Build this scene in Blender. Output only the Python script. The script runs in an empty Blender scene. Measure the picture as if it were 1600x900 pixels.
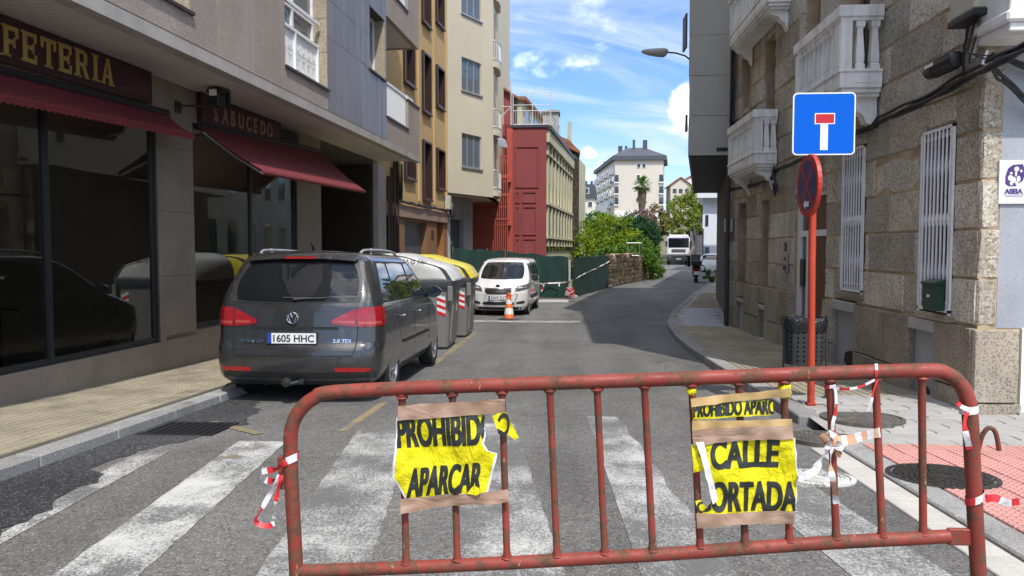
import bpy, bmesh, math, random
from mathutils import Vector, Matrix
random.seed(7)
SC = bpy.context.scene
COL = SC.collection
R = math.radians
pi = math.pi

# ------------------------------------------------------------------ camera, sky, sun, exposure
cam_d = bpy.data.cameras.new('camera')
cam_d.sensor_width = 36.0
cam_d.lens = 1210 / 1600 * 36
cam_d.clip_end = 3000
cam = bpy.data.objects.new('camera', cam_d)
COL.objects.link(cam)
cam.location = (0, 0, 1.4)
cam.rotation_euler = (R(90 - 2.93), 0, R(3.78))
SC.camera = cam
SC.view_settings.view_transform = 'Standard'
SC.view_settings.look = 'None'
SC.view_settings.exposure = 1.05
SC.view_settings.gamma = 1.0

SUN_EL, SUN_AZ = 56.0, 21.0          # azimuth: degrees to the right of straight behind the camera's street
sd = Vector((math.sin(R(SUN_AZ)) * math.cos(R(SUN_EL)), -math.cos(R(SUN_AZ)) * math.cos(R(SUN_EL)), math.sin(R(SUN_EL))))
sun_d = bpy.data.lights.new('sun', 'SUN')
sun_d.energy = 2.0
sun_d.angle = R(0.5)
sun_d.color = (1.0, 0.95, 0.87)
sun = bpy.data.objects.new('sun', sun_d)
COL.objects.link(sun)
sun.rotation_euler = sd.to_track_quat('Z', 'Y').to_euler()

W = bpy.data.worlds.new('World')
SC.world = W
W.use_nodes = True
wn, wl = W.node_tree.nodes, W.node_tree.links
for n in list(wn): wn.remove(n)
def wnode(t, **k):
    n = wn.new(t)
    for a, b in k.items():
        if hasattr(n, a): setattr(n, a, b)
        else: n.inputs[a].default_value = b
    return n
wo = wnode('ShaderNodeOutputWorld')
bg = wnode('ShaderNodeBackground'); bg.inputs['Strength'].default_value = 0.15
sky = wnode('ShaderNodeTexSky', sky_type='NISHITA', sun_disc=False)
sky.sun_elevation = R(SUN_EL)
sky.sun_rotation = math.atan2(sd.x, sd.y)
sky.air_density = 1.0; sky.dust_density = 0.2; sky.ozone_density = 2.5
tc = wnode('ShaderNodeTexCoord')
sep = wnode('ShaderNodeSeparateXYZ'); wl.new(tc.outputs['Generated'], sep.inputs[0])
def wmath(op, a, b=None, clamp=False):
    n = wnode('ShaderNodeMath', operation=op); n.use_clamp = clamp
    for i, v in enumerate((a, b)):
        if v is None: continue
        if isinstance(v, (int, float)): n.inputs[i].default_value = v
        else: wl.new(v, n.inputs[i])
    return n.outputs[0]
zc = wmath('ADD', wmath('MAXIMUM', sep.outputs['Z'], 0.0), 0.22)
px = wmath('DIVIDE', sep.outputs['X'], zc); py = wmath('DIVIDE', sep.outputs['Y'], zc)
comb = wnode('ShaderNodeCombineXYZ'); wl.new(wmath('ADD', wmath('MULTIPLY', px, .55), wmath('MULTIPLY', py, .45)), comb.inputs[0]); wl.new(wmath('SUBTRACT', wmath('MULTIPLY', py, 1.9), wmath('MULTIPLY', px, .9)), comb.inputs[1])
n1 = wnode('ShaderNodeTexNoise'); n1.inputs['Scale'].default_value = 1.5; n1.inputs['Detail'].default_value = 9; n1.inputs['Roughness'].default_value = .6; n1.inputs['Distortion'].default_value = .6
wl.new(comb.outputs[0], n1.inputs['Vector'])
def wramp(src, a, b, lo=0., hi=1.):
    n = wnode('ShaderNodeMapRange'); n.interpolation_type = 'SMOOTHSTEP'
    n.inputs['From Min'].default_value = a; n.inputs['From Max'].default_value = b
    n.inputs['To Min'].default_value = lo; n.inputs['To Max'].default_value = hi
    wl.new(src, n.inputs['Value']); return n.outputs[0]
cirrus = wramp(n1.outputs['Fac'], .36, .66, 0.04, .80)
# puffy cumulus low over the horizon
mp = wnode('ShaderNodeMapping'); mp.inputs['Scale'].default_value = (1, 1, 1.7)
wl.new(tc.outputs['Generated'], mp.inputs['Vector'])
n2 = wnode('ShaderNodeTexNoise'); n2.inputs['Scale'].default_value = 7.0; n2.inputs['Detail'].default_value = 8; n2.inputs['Roughness'].default_value = .55
wl.new(mp.outputs[0], n2.inputs['Vector'])
low = wramp(sep.outputs['Z'], .42, .12)
cum = wmath('MULTIPLY', wmath('MULTIPLY', wramp(n2.outputs['Fac'], .55, .70), low), .45)
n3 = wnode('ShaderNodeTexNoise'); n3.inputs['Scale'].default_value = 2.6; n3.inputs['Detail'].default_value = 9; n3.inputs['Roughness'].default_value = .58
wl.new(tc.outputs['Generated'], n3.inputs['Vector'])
cum = wmath('MAXIMUM', cum, wmath('MULTIPLY', wramp(n3.outputs['Fac'], .47, .60), wramp(sep.outputs['Z'], .32, .50)))  # bright cumulus above the view, added to raise the fill light
def puff(d, size, thr):
    dn = wnode('ShaderNodeVectorMath', operation='DISTANCE'); wl.new(tc.outputs['Generated'], dn.inputs[0]); dn.inputs[1].default_value = d
    a = wmath('SUBTRACT', 1.0, wmath('DIVIDE', dn.outputs['Value'], size))
    a = wmath('ADD', a, wmath('MULTIPLY', wmath('SUBTRACT', n2.outputs['Fac'], .5), 2.0))
    return wramp(a, thr, thr + .3)
p1 = puff((.150, .968, .182), .046, .40)
p2 = puff((.03, .99, .125), .032, .62)
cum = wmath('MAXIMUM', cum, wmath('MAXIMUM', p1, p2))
hz = wramp(sep.outputs['Z'], .22, .0, 0, .45)
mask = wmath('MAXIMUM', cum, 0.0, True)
thin = wnode('ShaderNodeMix', data_type='RGBA'); wl.new(wmath('MAXIMUM', cirrus, hz, True), thin.inputs['Factor']); thin.inputs[7].default_value = (3.0, 3.35, 3.8, 1)
shade = wnode('ShaderNodeMix', data_type='RGBA'); 
wl.new(wramp(n2.outputs['Fac'], .42, .62), shade.inputs['Factor'])
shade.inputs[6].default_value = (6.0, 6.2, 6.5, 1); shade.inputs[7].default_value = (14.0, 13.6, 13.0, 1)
mx = wnode('ShaderNodeMix', data_type='RGBA')
tint = wnode('ShaderNodeMix', data_type='RGBA', blend_type='MULTIPLY'); tint.inputs[0].default_value = 1.0; wl.new(sky.outputs[0], tint.inputs[6]); tint.inputs[7].default_value = (.37, .485, .70, 1)
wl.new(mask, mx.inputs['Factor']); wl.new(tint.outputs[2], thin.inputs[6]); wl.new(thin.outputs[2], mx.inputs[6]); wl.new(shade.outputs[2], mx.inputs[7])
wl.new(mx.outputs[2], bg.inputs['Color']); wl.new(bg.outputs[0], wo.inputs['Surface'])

# ------------------------------------------------------------------ materials
MATS = {}
class NT:
    def __init__(s, name):
        m = bpy.data.materials.new(name); m.use_nodes = True
        s.m = m; s.n = m.node_tree.nodes; s.l = m.node_tree.links
        s.b = s.n['Principled BSDF']
        g = s.n.new('ShaderNodeNewGeometry'); s.pos = g.outputs['Position']
        s.objpos = None
        MATS[name] = m
    def math(s, op, a, b=0., clamp=False):
        n = s.n.new('ShaderNodeMath'); n.operation = op; n.use_clamp = clamp
        for i, v in enumerate((a, b)):
            if isinstance(v, (int, float)): n.inputs[i].default_value = v
            else: s.l.new(v, n.inputs[i])
        return n.outputs[0]
    def obj(s):
        if s.objpos is None:
            s.objpos = s.n.new('ShaderNodeTexCoord').outputs['Object']
        return s.objpos
    def noise(s, scale, detail=4, rough=.55, vec=None, stretch=None, dist=0.):
        n = s.n.new('ShaderNodeTexNoise')
        n.inputs['Scale'].default_value = scale; n.inputs['Detail'].default_value = detail; n.inputs['Roughness'].default_value = rough; n.inputs['Distortion'].default_value = dist
        v = vec or s.pos
        if stretch:
            mp = s.n.new('ShaderNodeMapping'); mp.inputs['Scale'].default_value = stretch
            s.l.new(v, mp.inputs['Vector']); v = mp.outputs[0]
        s.l.new(v, n.inputs['Vector'])
        return n.outputs['Fac']
    def voro(s, scale, vec=None, out='Color'):
        n = s.n.new('ShaderNodeTexVoronoi'); n.inputs['Scale'].default_value = scale
        s.l.new(vec or s.pos, n.inputs['Vector'])
        if out == 'Color':
            x = s.n.new('ShaderNodeSeparateColor'); s.l.new(n.outputs['Color'], x.inputs[0]); return x.outputs[0]
        return n.outputs[out]
    def ramp(s, src, a, b, lo=0., hi=1.):
        n = s.n.new('ShaderNodeMapRange')
        for k, v in (('From Min', a), ('From Max', b), ('To Min', lo), ('To Max', hi)): n.inputs[k].default_value = v
        s.l.new(src, n.inputs['Value']); return n.outputs[0]
    def rnd(s):
        n = s.n.new('ShaderNodeObjectInfo'); return n.outputs['Random']
    def mix(s, f, a, b, mode='MIX'):
        n = s.n.new('ShaderNodeMix'); n.data_type = 'RGBA'; n.blend_type = mode
        for i, v in ((0, f), (6, a), (7, b)):
            if isinstance(v, (int, float)): n.inputs[i].default_value = v if i == 0 else (v, v, v, 1)
            elif isinstance(v, tuple): n.inputs[i].default_value = tuple(v[:3]) + (1,)
            else: s.l.new(v, n.inputs[i])
        return n.outputs[2]
    def set(s, k, v):
        i = s.b.inputs[k]
        if isinstance(v, tuple): i.default_value = tuple(v[:3]) + (1,)
        elif isinstance(v, (int, float)): i.default_value = v
        else: s.l.new(v, i)
        return s
    def bump(s, h, strength=.3, dist=.01):
        n = s.n.new('ShaderNodeBump'); n.inputs['Strength'].default_value = strength; n.inputs['Distance'].default_value = dist
        s.l.new(h, n.inputs['Height']); s.l.new(n.outputs[0], s.b.inputs['Normal']); return s

def mat(name, col, rough=.6, metal=0., var=.15, vscale=1.5, speck=None, rnd=0., bump=None, spec=.5, coat=0., dirt=None, emit=None, local=False, streak=None):
    """speck=(scale, amount, colour)   bump=(scale, strength, dist)   dirt=(scale, lo, hi, colour)"""
    if name in MATS: return MATS[name]
    t = NT(name)
    vec = t.obj() if local else None
    f = t.ramp(t.noise(vscale, 5, .6, vec), .3, .7, 1 - var, 1 + var)
    if rnd: f = t.math('MULTIPLY', f, t.ramp(t.rnd(), 0, 1, 1 - rnd, 1 + rnd))
    base = t.mix(1.0, col, f, 'MULTIPLY')
    if speck:
        sc, am, c2 = speck
        base = t.mix(t.math('MULTIPLY', t.ramp(t.voro(sc, vec), .45, .75), am), base, c2)
    if dirt:
        sc, lo, hi, c2 = dirt
        base = t.mix(t.ramp(t.noise(sc, 6, .65, vec), lo, hi), base, c2)
    if streak:
        sc, am, c2 = streak
        base = t.mix(t.math('MULTIPLY', t.ramp(t.noise(sc, 4, .6, vec, (1, 1, .06)), .48, .72), am), base, c2)
    t.set('Base Color', base); t.set('Roughness', rough); t.set('Metallic', metal); t.set('Specular IOR Level', spec)
    if coat: t.set('Coat Weight', coat); t.set('Coat Roughness', .03)
    if bump: t.bump(t.noise(bump[0], 3, .6, vec), bump[1], bump[2])
    if emit: t.set('Emission Color', emit[0]); t.set('Emission Strength', emit[1])
    return t.m

def asphalt(name, c0, c1, c2, patch=.25):
    t = NT(name)
    v = t.voro(190); v2 = t.voro(95)
    base = t.mix(t.ramp(v, .0, 1.), c0, c1)
    base = t.mix(t.ramp(v2, .86, .90, 0, .8), base, c2)
    base = t.mix(t.ramp(v2, .12, .08, 0, .75), base, tuple(x * .35 for x in c0))
    big = t.ramp(t.noise(.55, 6, .6), .3, .7, 1 - patch, 1 + patch)
    base = t.mix(1., base, big, 'MULTIPLY')
    stain = t.ramp(t.noise(.9, 5, .65, None, (1.0, .35, 1)), .50, .68, 1, .70)
    track = t.ramp(t.noise(1.3, 3, .5, None, (1, .06, 1)), .35, .65, .88, 1.13)
    base = t.mix(1., base, track, 'MULTIPLY')
    base = t.mix(1., base, stain, 'MULTIPLY')
    vc = t.n.new('ShaderNodeTexVoronoi'); vc.feature = 'DISTANCE_TO_EDGE'; vc.inputs['Scale'].default_value = .75
    wv = t.n.new('ShaderNodeVectorMath'); wv.operation = 'ADD'; nz = t.n.new('ShaderNodeTexNoise'); nz.inputs['Scale'].default_value = 2.5; nz.inputs['Detail'].default_value = 5; t.l.new(t.pos, nz.inputs['Vector']); t.l.new(t.pos, wv.inputs[0]); t.l.new(nz.outputs['Color'], wv.inputs[1]); t.l.new(wv.outputs[0], vc.inputs['Vector'])
    crack = t.math('MULTIPLY', t.ramp(vc.outputs['Distance'], .0, .012, .75, 0), t.ramp(t.noise(.45, 3), .50, .60))
    base = t.mix(crack, base, tuple(x * .3 for x in c0))
    med = t.ramp(t.noise(14, 4, .7), .3, .7, .86, 1.14)
    base = t.mix(1., base, med, 'MULTIPLY')
    t.set('Base Color', base); t.set('Roughness', .85); t.set('Specular IOR Level', .3)
    t.bump(t.math('ADD', t.voro(130, None, 'Distance'), t.noise(60, 3)), .6, .006)
    return t.m
M_asph = asphalt('asphalt_worn', (.118, .115, .110), (.165, .161, .154), (.27, .264, .25), .18)
M_asph2 = asphalt('asphalt_new', (.028, .028, .030), (.06, .06, .063), (.16, .16, .16), .3)

def worn_paint(name, col, thr, base=(.13, .129, .125), soft=.05):
    t = NT(name)
    f = t.math('ADD', t.math('MULTIPLY', t.noise(1.7, 4, .6), .45), t.math('ADD', t.math('MULTIPLY', t.noise(75, 3, .7, None, (1, .6, 1)), .42), t.math('MULTIPLY', t.noise(9, 4, .7, None, (1, .4, 1)), .16)))
    asp = t.mix(t.voro(130), tuple(x * .75 for x in base), tuple(x * 1.35 for x in base))
    pc = t.mix(t.ramp(t.noise(5, 4), .3, .7), tuple(x * .82 for x in col), col)
    t.set('Base Color', t.mix(t.ramp(f, thr - soft, thr + soft), asp, pc)); t.set('Roughness', .8); t.set('Specular IOR Level', .3)
    t.bump(t.noise(90, 3), .5, .005)
    return t.m
M_zebra = worn_paint('zebra_paint', (.58, .58, .56), .512, soft=.06)
M_zebra_old = worn_paint('zebra_paint_faded', (.56, .56, .54), .556, soft=.075)
M_yel_line = worn_paint('yellow_line_paint', (.38, .28, .12), .525, soft=.12)
M_white_old = worn_paint('white_line_old', (.45, .44, .40), .50)

def stone_mat(name, ca, cb, speck_d, speck_l, sc=55, rnd=.25, bump=.7):
    t = NT(name)
    r = t.rnd()
    base = t.mix(t.ramp(r, .15, .85), ca, cb)
    base = t.mix(1., base, t.ramp(t.noise(1.3, 5), .3, .7, .78, 1.2), 'MULTIPLY')
    v = t.voro(sc)
    base = t.mix(t.ramp(v, .72, .82, 0, .60), base, speck_d)
    base = t.mix(t.ramp(v, .25, .15, 0, .55), base, speck_l)
    base = t.mix(t.ramp(t.noise(2.2, 6, .7), .56, .72, 0, .6), base, tuple(x * .45 for x in cb))
    base = t.mix(t.math('MULTIPLY', t.ramp(t.noise(1.6, 5, .65, None, (1.4, 1.4, .12)), .52, .68), .45), base, tuple(x * .38 for x in ca))
    base = t.mix(1., base, t.ramp(t.math('FRACT', t.math('MULTIPLY', r, 7.31)), 0, 1, 1 - rnd, 1 + rnd), 'MULTIPLY')
    t.set('Base Color', base); t.set('Roughness', .9); t.set('Specular IOR Level', .25)
    t.bump(t.math('ADD', t.noise(sc * .9, 4, .7), t.math('MULTIPLY', t.noise(9, 4), 1.2)), bump, .02)
    return t.m
M_gran = stone_mat('granite_ashlar', (.52, .485, .415), (.46, .40, .31), (.16, .14, .11), (.70, .66, .57), bump=.5)
M_plinth = stone_mat('granite_plinth', (.40, .355, .285), (.38, .325, .25), (.09, .08, .07), (.32, .30, .26), 70, .15, .4)
M_mortar = mat('brown_mortar', (.42, .315, .20), .95, var=.3, vscale=2.5, bump=(30, .5, .01))
M_kerb = stone_mat('granite_kerb', (.33, .325, .315), (.28, .275, .265), (.15, .15, .145), (.45, .445, .43), 150, .1, .3)
M_gutter = mat('concrete_gutter', (.48, .46, .42), .9, var=.15, vscale=4, speck=(120, .3, (.3, .29, .27)))
M_tile_y = mat('paving_yellow', (.325, .285, .205), .85, var=.2, vscale=1.2, rnd=.08, speck=(140, .35, (.21, .18, .13)), dirt=(2.0, .5, .72, (.175, .15, .115)))
M_tile_g = mat('paving_grey', (.38, .37, .35), .85, var=.15, vscale=1.5, rnd=.07, speck=(140, .3, (.27, .26, .24)), dirt=(1.4, .58, .78, (.22, .21, .19)))
M_tile_p = mat('paving_pink', (.50, .25, .22), .85, var=.12, vscale=1.5, rnd=.06, speck=(140, .3, (.45, .2, .17)), dirt=(1.6, .58, .78, (.34, .19, .16)))
M_joint = mat('paving_joint', (.085, .075, .06), .95, var=.2, vscale=4)
M_joint_l = mat('paving_joint_light', (.33, .315, .28), .95, var=.2, vscale=4)
M_conc = mat('concrete', (.42, .41, .39), .9, var=.15, vscale=1.5, speck=(90, .25, (.25, .25, .24)), dirt=(1.5, .55, .8, (.2, .2, .2)))
M_conc_b = mat('bluish_concrete', (.38, .395, .43), .85, var=.18, vscale=1.2, speck=(90, .25, (.2, .21, .24)))
M_earth = mat('earth_ground', (.14, .13, .07), .95, var=.4, vscale=.3, bump=(3, .5, .1))
M_chip = mat('granite_chip_cladding', (.36, .305, .265), .8, var=.12, vscale=.8, rnd=.05, speck=(75, .6, (.20, .165, .14)), bump=(70, .2, .01), streak=(2.2, .5, (.38, .34, .31)))
M_chip_sunlit = mat('granite_chip_sunlit', (.42, .355, .26), .85, var=.1, vscale=2, speck=(65, .7, (.20, .16, .12)), bump=(65, .5, .01))  # sunlit copy of the chip cladding, lightened in its colour
M_polish = mat('polished_cladding', (.165, .14, .128), .27, var=.14, vscale=.9, rnd=.12, speck=(120, .4, (.10, .09, .09)), spec=.28, streak=(2.5, .35, (.2, .18, .17)))
M_shopstone = mat('shop_stone', (.25, .21, .165), .6, var=.16, vscale=1.8, rnd=.06, speck=(110, .5, (.15, .125, .10)), bump=(80, .12, .005), dirt=(2.2, .6, .8, (.17, .145, .115)))
M_soffit = mat('soffit_slats', (.56, .53, .49), .65, var=.06, vscale=.8)
M_trim = mat('drip_edge_concrete', (.36, .34, .32), .8, var=.15, vscale=2.5, streak=(4, .4, (.2, .18, .14)))
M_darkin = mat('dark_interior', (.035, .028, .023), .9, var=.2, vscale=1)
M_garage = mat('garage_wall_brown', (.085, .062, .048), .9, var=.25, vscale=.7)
M_blackframe = mat('black_window_frame', (.022, .023, .026), .4, var=.1)
def glass(name, col=(.012, .013, .015), rough=.03, spec=.6, tr=0.):
    t = NT(name); t.set('Base Color', col); t.set('Roughness', rough); t.set('Specular IOR Level', spec)
    if tr:
        t.set('Transmission Weight', tr); t.set('IOR', 1.02)
    return t.m
M_shopglass = glass('shop_glass', (.020, .018, .016), .012, .75)
def clear_glass(name, tint):
    m = bpy.data.materials.new(name); m.use_nodes = True; n = m.node_tree.nodes; l = m.node_tree.links
    n.remove(n['Principled BSDF'])
    tr = n.new('ShaderNodeBsdfTransparent'); tr.inputs[0].default_value = (*tint, 1)
    gl = n.new('ShaderNodeBsdfGlossy'); gl.inputs['Roughness'].default_value = .008; gl.inputs[0].default_value = (.95, .96, .95, 1)
    lw = n.new('ShaderNodeLayerWeight'); lw.inputs['Blend'].default_value = .5; pw = n.new('ShaderNodeMath'); pw.operation = 'POWER'; pw.inputs[1].default_value = 4.5; l.new(lw.outputs['Facing'], pw.inputs[0]); fr = n.new('ShaderNodeMath'); fr.operation = 'MULTIPLY_ADD'; fr.inputs[1].default_value = .86; fr.inputs[2].default_value = .11; l.new(pw.outputs[0], fr.inputs[0])
    nz = n.new('ShaderNodeTexNoise'); nz.inputs['Scale'].default_value = .35; g = n.new('ShaderNodeNewGeometry'); l.new(g.outputs['Position'], nz.inputs['Vector'])
    bp = n.new('ShaderNodeBump'); bp.inputs['Strength'].default_value = .25; bp.inputs['Distance'].default_value = .02; l.new(nz.outputs['Fac'], bp.inputs['Height']); l.new(bp.outputs[0], gl.inputs['Normal'])
    mx_ = n.new('ShaderNodeMixShader'); l.new(fr.outputs[0], mx_.inputs[0]); l.new(tr.outputs[0], mx_.inputs[1]); l.new(gl.outputs[0], mx_.inputs[2])
    l.new(mx_.outputs[0], n['Material Output'].inputs['Surface']); MATS[name] = m; return m
M_shopglass = clear_glass('shop_window_glass', (.62, .62, .60))
M_glass = glass('window_glass', (.03, .035, .04), .05, .8)
M_glass_sky = glass('window_glass_blue', (.10, .12, .14), .06, .9)
M_carglass = glass('car_glass', (.010, .011, .013), .02, .6)
M_white_pvc = mat('white_pvc', (.78, .78, .78), .45, var=.05, vscale=3)
M_white_paint = mat('white_masonry_paint', (.82, .82, .81), .65, var=.1, vscale=2.2, streak=(4.5, .55, (.36, .35, .31)), dirt=(3.5, .56, .82, (.40, .39, .35)), bump=(25, .15, .01))
M_iron_white = mat('white_iron', (.80, .81, .83), .5, var=.08, vscale=3, dirt=(9, .62, .78, (.36, .30, .25)))
M_awning = mat('awning_fabric', (.15, .017, .021), .85, var=.12, vscale=1.5, bump=(200, .15, .004), streak=(3, .2, (.10, .011, .018)))
M_alu = mat('aluminium', (.45, .45, .45), .4, .6, var=.08)
M_signboard = mat('burgundy_signboard', (.040, .010, .014), .45, var=.15)
M_signlogo = mat('faded_burgundy_print', (.075, .026, .030), .5, var=.25, vscale=7)
M_gold = mat('gold_lettering', (.36, .245, .07), .45, .0, var=.1, vscale=8)
M_gold2 = mat('copper_lettering', (.30, .165, .105), .5, .0, var=.15, vscale=8)
M_black = mat('black_plastic', (.016, .016, .017), .45, var=.2, vscale=6)
M_cable = mat('black_cable', (.020, .020, .022), .6, var=.3, vscale=8)
M_ochre = mat('ochre_render', (.50, .345, .155), .9, var=.10, vscale=.7, dirt=(.9, .55, .8, (.40, .28, .13)), bump=(40, .12, .01))
M_brownbase = mat('brown_render', (.235, .120, .058), .85, var=.15, vscale=1.2, dirt=(1.4, .58, .8, (.15, .085, .05)))
M_cornice = mat('pinkish_cornice', (.30, .21, .165), .85, var=.15, vscale=1.5, dirt=(2, .5, .75, (.16, .12, .1)))
M_brownframe = mat('brown_aluminium', (.052, .026, .019), .4, .2, var=.12)
M_shutter = mat('grey_roller_shutter', (.13, .14, .15), .5, .3, var=.12)
M_orangewood = mat('orange_brown_wood', (.34, .145, .045), .6, var=.15, vscale=2, streak=(5, .4, (.24, .10, .03)))
M_cream = mat('cream_render', (.56, .50, .375), .9, var=.06, vscale=.6, dirt=(.8, .6, .85, (.56, .49, .36)), bump=(40, .1, .01))
M_greyrender = mat('grey_render', (.36, .355, .34), .9, var=.15, vscale=1, dirt=(1.2, .52, .75, (.24, .23, .22)))
M_red = mat('red_render', (.235, .048, .048), .75, var=.08, vscale=.7, dirt=(.8, .58, .85, (.24, .04, .045)))
M_redsteel = mat('red_steel', (.40, .07, .042), .55, .1, var=.15, vscale=2)
M_greencream = mat('greenish_cream_render', (.52, .50, .345), .9, var=.1, vscale=.6, streak=(1.5, .35, (.34, .34, .24)))
M_tileroof = mat('clay_tile_roof', (.24, .10, .06), .9, var=.3, vscale=2)
M_slate = mat('slate_roof', (.060, .066, .080), .6, var=.12, vscale=.4)
M_block = mat('pale_stone_cladding', (.58, .53, .46), .9, var=.05, vscale=.15)
M_blockw = mat('white_render', (.74, .73, .70), .9, var=.05, vscale=.2)
M_railing = mat('painted_railing', (.60, .61, .62), .5, .3, var=.1)
M_darkrail = mat('dark_railing', (.05, .055, .065), .5, .3)
M_greyclad = mat('grey_metal_cladding', (.42, .405, .37), .6, .0, var=.06, vscale=.6, streak=(1.2, .2, (.34, .33, .30)))
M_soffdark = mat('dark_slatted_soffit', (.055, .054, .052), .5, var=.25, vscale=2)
M_darkwall = mat('dark_brown_wall', (.10, .08, .066), .85, var=.2, vscale=1)
M_whitebld = mat('white_bluish_render', (.66, .70, .76), .85, var=.05, vscale=.4)
M_mesh = mat('green_shade_netting', (.006, .033, .027), .85, var=.18, vscale=1.6, bump=(14, .5, .03), streak=(2.5, .35, (.014, .066, .048)))
M_galv = mat('galvanised_steel', (.40, .41, .41), .45, .6, var=.15, vscale=6)
M_rough_stone = stone_mat('rubble_stone', (.15, .115, .08), (.085, .062, .042), (.03, .024, .016), (.22, .19, .145), 14, .35, .9)

# ------------------------------------------------------------------ helpers
WORLD = {}                                  # roots whose parts are given in world coordinates
def root_of(o):
    while o.parent is not None: o = o.parent
    return o
class MB:
    def __init__(s, tf=None): s.v = []; s.f = []; s.mi = []; s.tf = tf; s.cm = 0
    def P(s, p):
        if s.tf: p = s.tf(*p)
        s.v.append((p[0], p[1], p[2])); return len(s.v) - 1
    def face(s, pts):
        s.f.append([s.P(p) for p in pts]); s.mi.append(s.cm)
    def idx(s, ids): s.f.append(list(ids)); s.mi.append(s.cm)
    def box(s, x0, x1, y0, y1, z0, z1, c=0.):
        if c <= 0:
            i = [s.P(p) for p in ((x0,y0,z0),(x1,y0,z0),(x1,y1,z0),(x0,y1,z0),(x0,y0,z1),(x1,y0,z1),(x1,y1,z1),(x0,y1,z1))]
            for q in ((3,2,1,0),(4,5,6,7),(0,1,5,4),(1,2,6,5),(2,3,7,6),(3,0,4,7)): s.idx([i[k] for k in q])
        else:
            pts = []
            for sx in (0, 1):
                for sy in (0, 1):
                    for sz in (0, 1):
                        X, Y, Z = (x0, x1)[sx], (y0, y1)[sy], (z0, z1)[sz]
                        dx, dy, dz = c * (1 - 2 * sx), c * (1 - 2 * sy), c * (1 - 2 * sz)
                        pts.append([s.P((X, Y + dy, Z + dz)), s.P((X + dx, Y, Z + dz)), s.P((X + dx, Y + dy, Z))])
            g = lambda a, b, d, k: pts[a * 4 + b * 2 + d][k]
            for a in (0, 1):
                q = [g(a,0,0,0), g(a,1,0,0), g(a,1,1,0), g(a,0,1,0)]; s.idx(q if a == 0 else q[::-1])
                q = [g(0,a,0,1), g(1,a,0,1), g(1,a,1,1), g(0,a,1,1)]; s.idx(q if a == 0 else q[::-1])
                q = [g(0,0,a,2), g(1,0,a,2), g(1,1,a,2), g(0,1,a,2)]; s.idx(q[::-1] if a == 0 else q)
            for a in (0, 1):
                for b in (0, 1):
                    s.idx([g(a,b,0,0), g(a,b,1,0), g(a,b,1,1), g(a,b,0,1)])
                    s.idx([g(a,0,b,0), g(a,1,b,0), g(a,1,b,2), g(a,0,b,2)])
                    s.idx([g(0,a,b,1), g(1,a,b,1), g(1,a,b,2), g(0,a,b,2)])
                    for d in (0, 1): pass
            for a in (0, 1):
                for b in (0, 1):
                    for d in (0, 1): s.idx(pts[a * 4 + b * 2 + d])
    def tube(s, pts, r, n=8, cap=True):
        pts = [Vector(p) for p in pts]; rings = []
        rs = r if isinstance(r, (list, tuple)) else [r] * len(pts)
        t0 = (pts[1] - pts[0]).normalized()
        up = Vector((0, 0, 1)) if abs(t0.z) < .9 else Vector((1, 0, 0))
        u = t0.cross(up).normalized(); w = u.cross(t0)
        for k, p in enumerate(pts):
            t = (pts[min(k + 1, len(pts) - 1)] - pts[max(k - 1, 0)]).normalized()
            u = (u - t * u.dot(t)).normalized(); w = t.cross(u)
            rings.append([s.P(tuple(p + (u * math.cos(2*pi*a/n) + w * math.sin(2*pi*a/n)) * rs[k])) for a in range(n)])
        for A, B in zip(rings, rings[1:]):
            for a in range(n): s.idx((A[a], A[(a+1) % n], B[(a+1) % n], B[a]))
        if cap: s.idx(rings[0][::-1]); s.idx(rings[-1])
    def lathe(s, prof, n=12, at=(0, 0, 0), axis='z', cap=True):
        rings = []
        for r, z in prof:
            ring = []
            for a in range(n):
                c, d = r * math.cos(2*pi*a/n), r * math.sin(2*pi*a/n)
                p = (c, d, z) if axis == 'z' else ((z, c, d) if axis == 'x' else (c, z, d))
                ring.append(s.P((at[0]+p[0], at[1]+p[1], at[2]+p[2])))
            rings.append(ring)
        for A, B in zip(rings, rings[1:]):
            for a in range(n): s.idx((A[a], A[(a+1) % n], B[(a+1) % n], B[a]))
        if cap: s.idx(rings[0][::-1]); s.idx(rings[-1])
    def prism(s, poly, d0, d1, axis='y'):
        mk = {'y': lambda a, b, d: (a, d, b), 'x': lambda a, b, d: (d, a, b), 'z': lambda a, b, d: (a, b, d)}[axis]
        A = [s.P(mk(a, b, d0)) for a, b in poly]; B = [s.P(mk(a, b, d1)) for a, b in poly]; n = len(poly)
        s.idx(A[::-1]); s.idx(B)
        for k in range(n): s.idx((A[k], A[(k+1) % n], B[(k+1) % n], B[k]))
    def grid(s, fn, nu, nv, closed=False):
        g = [[s.P(fn(i / nu, j / nv)) for j in range(nv + 1)] for i in range(nu + 1)]
        for i in range(nu):
            for j in range(nv): s.idx((g[i][j], g[i+1][j], g[i+1][j+1], g[i][j+1]))
        return g
    def sheet(s, fn, nu, nv, th, nrm):
        """a two-sided thin sheet with edges; nrm = thickness direction"""
        a = s.grid(fn, nu, nv)
        n = Vector(nrm) * th
        b = s.grid(lambda u, v: tuple(Vector(fn(u, v)) + n), nu, nv)
        for i in range(nu):
            s.idx((a[i][0], a[i+1][0], b[i+1][0], b[i][0])); s.idx((a[i][nv], b[i][nv], b[i+1][nv], a[i+1][nv]))
        for j in range(nv):
            s.idx((a[0][j], b[0][j], b[0][j+1], a[0][j+1])); s.idx((a[nu][j], a[nu][j+1], b[nu][j+1], b[nu][j]))
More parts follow.
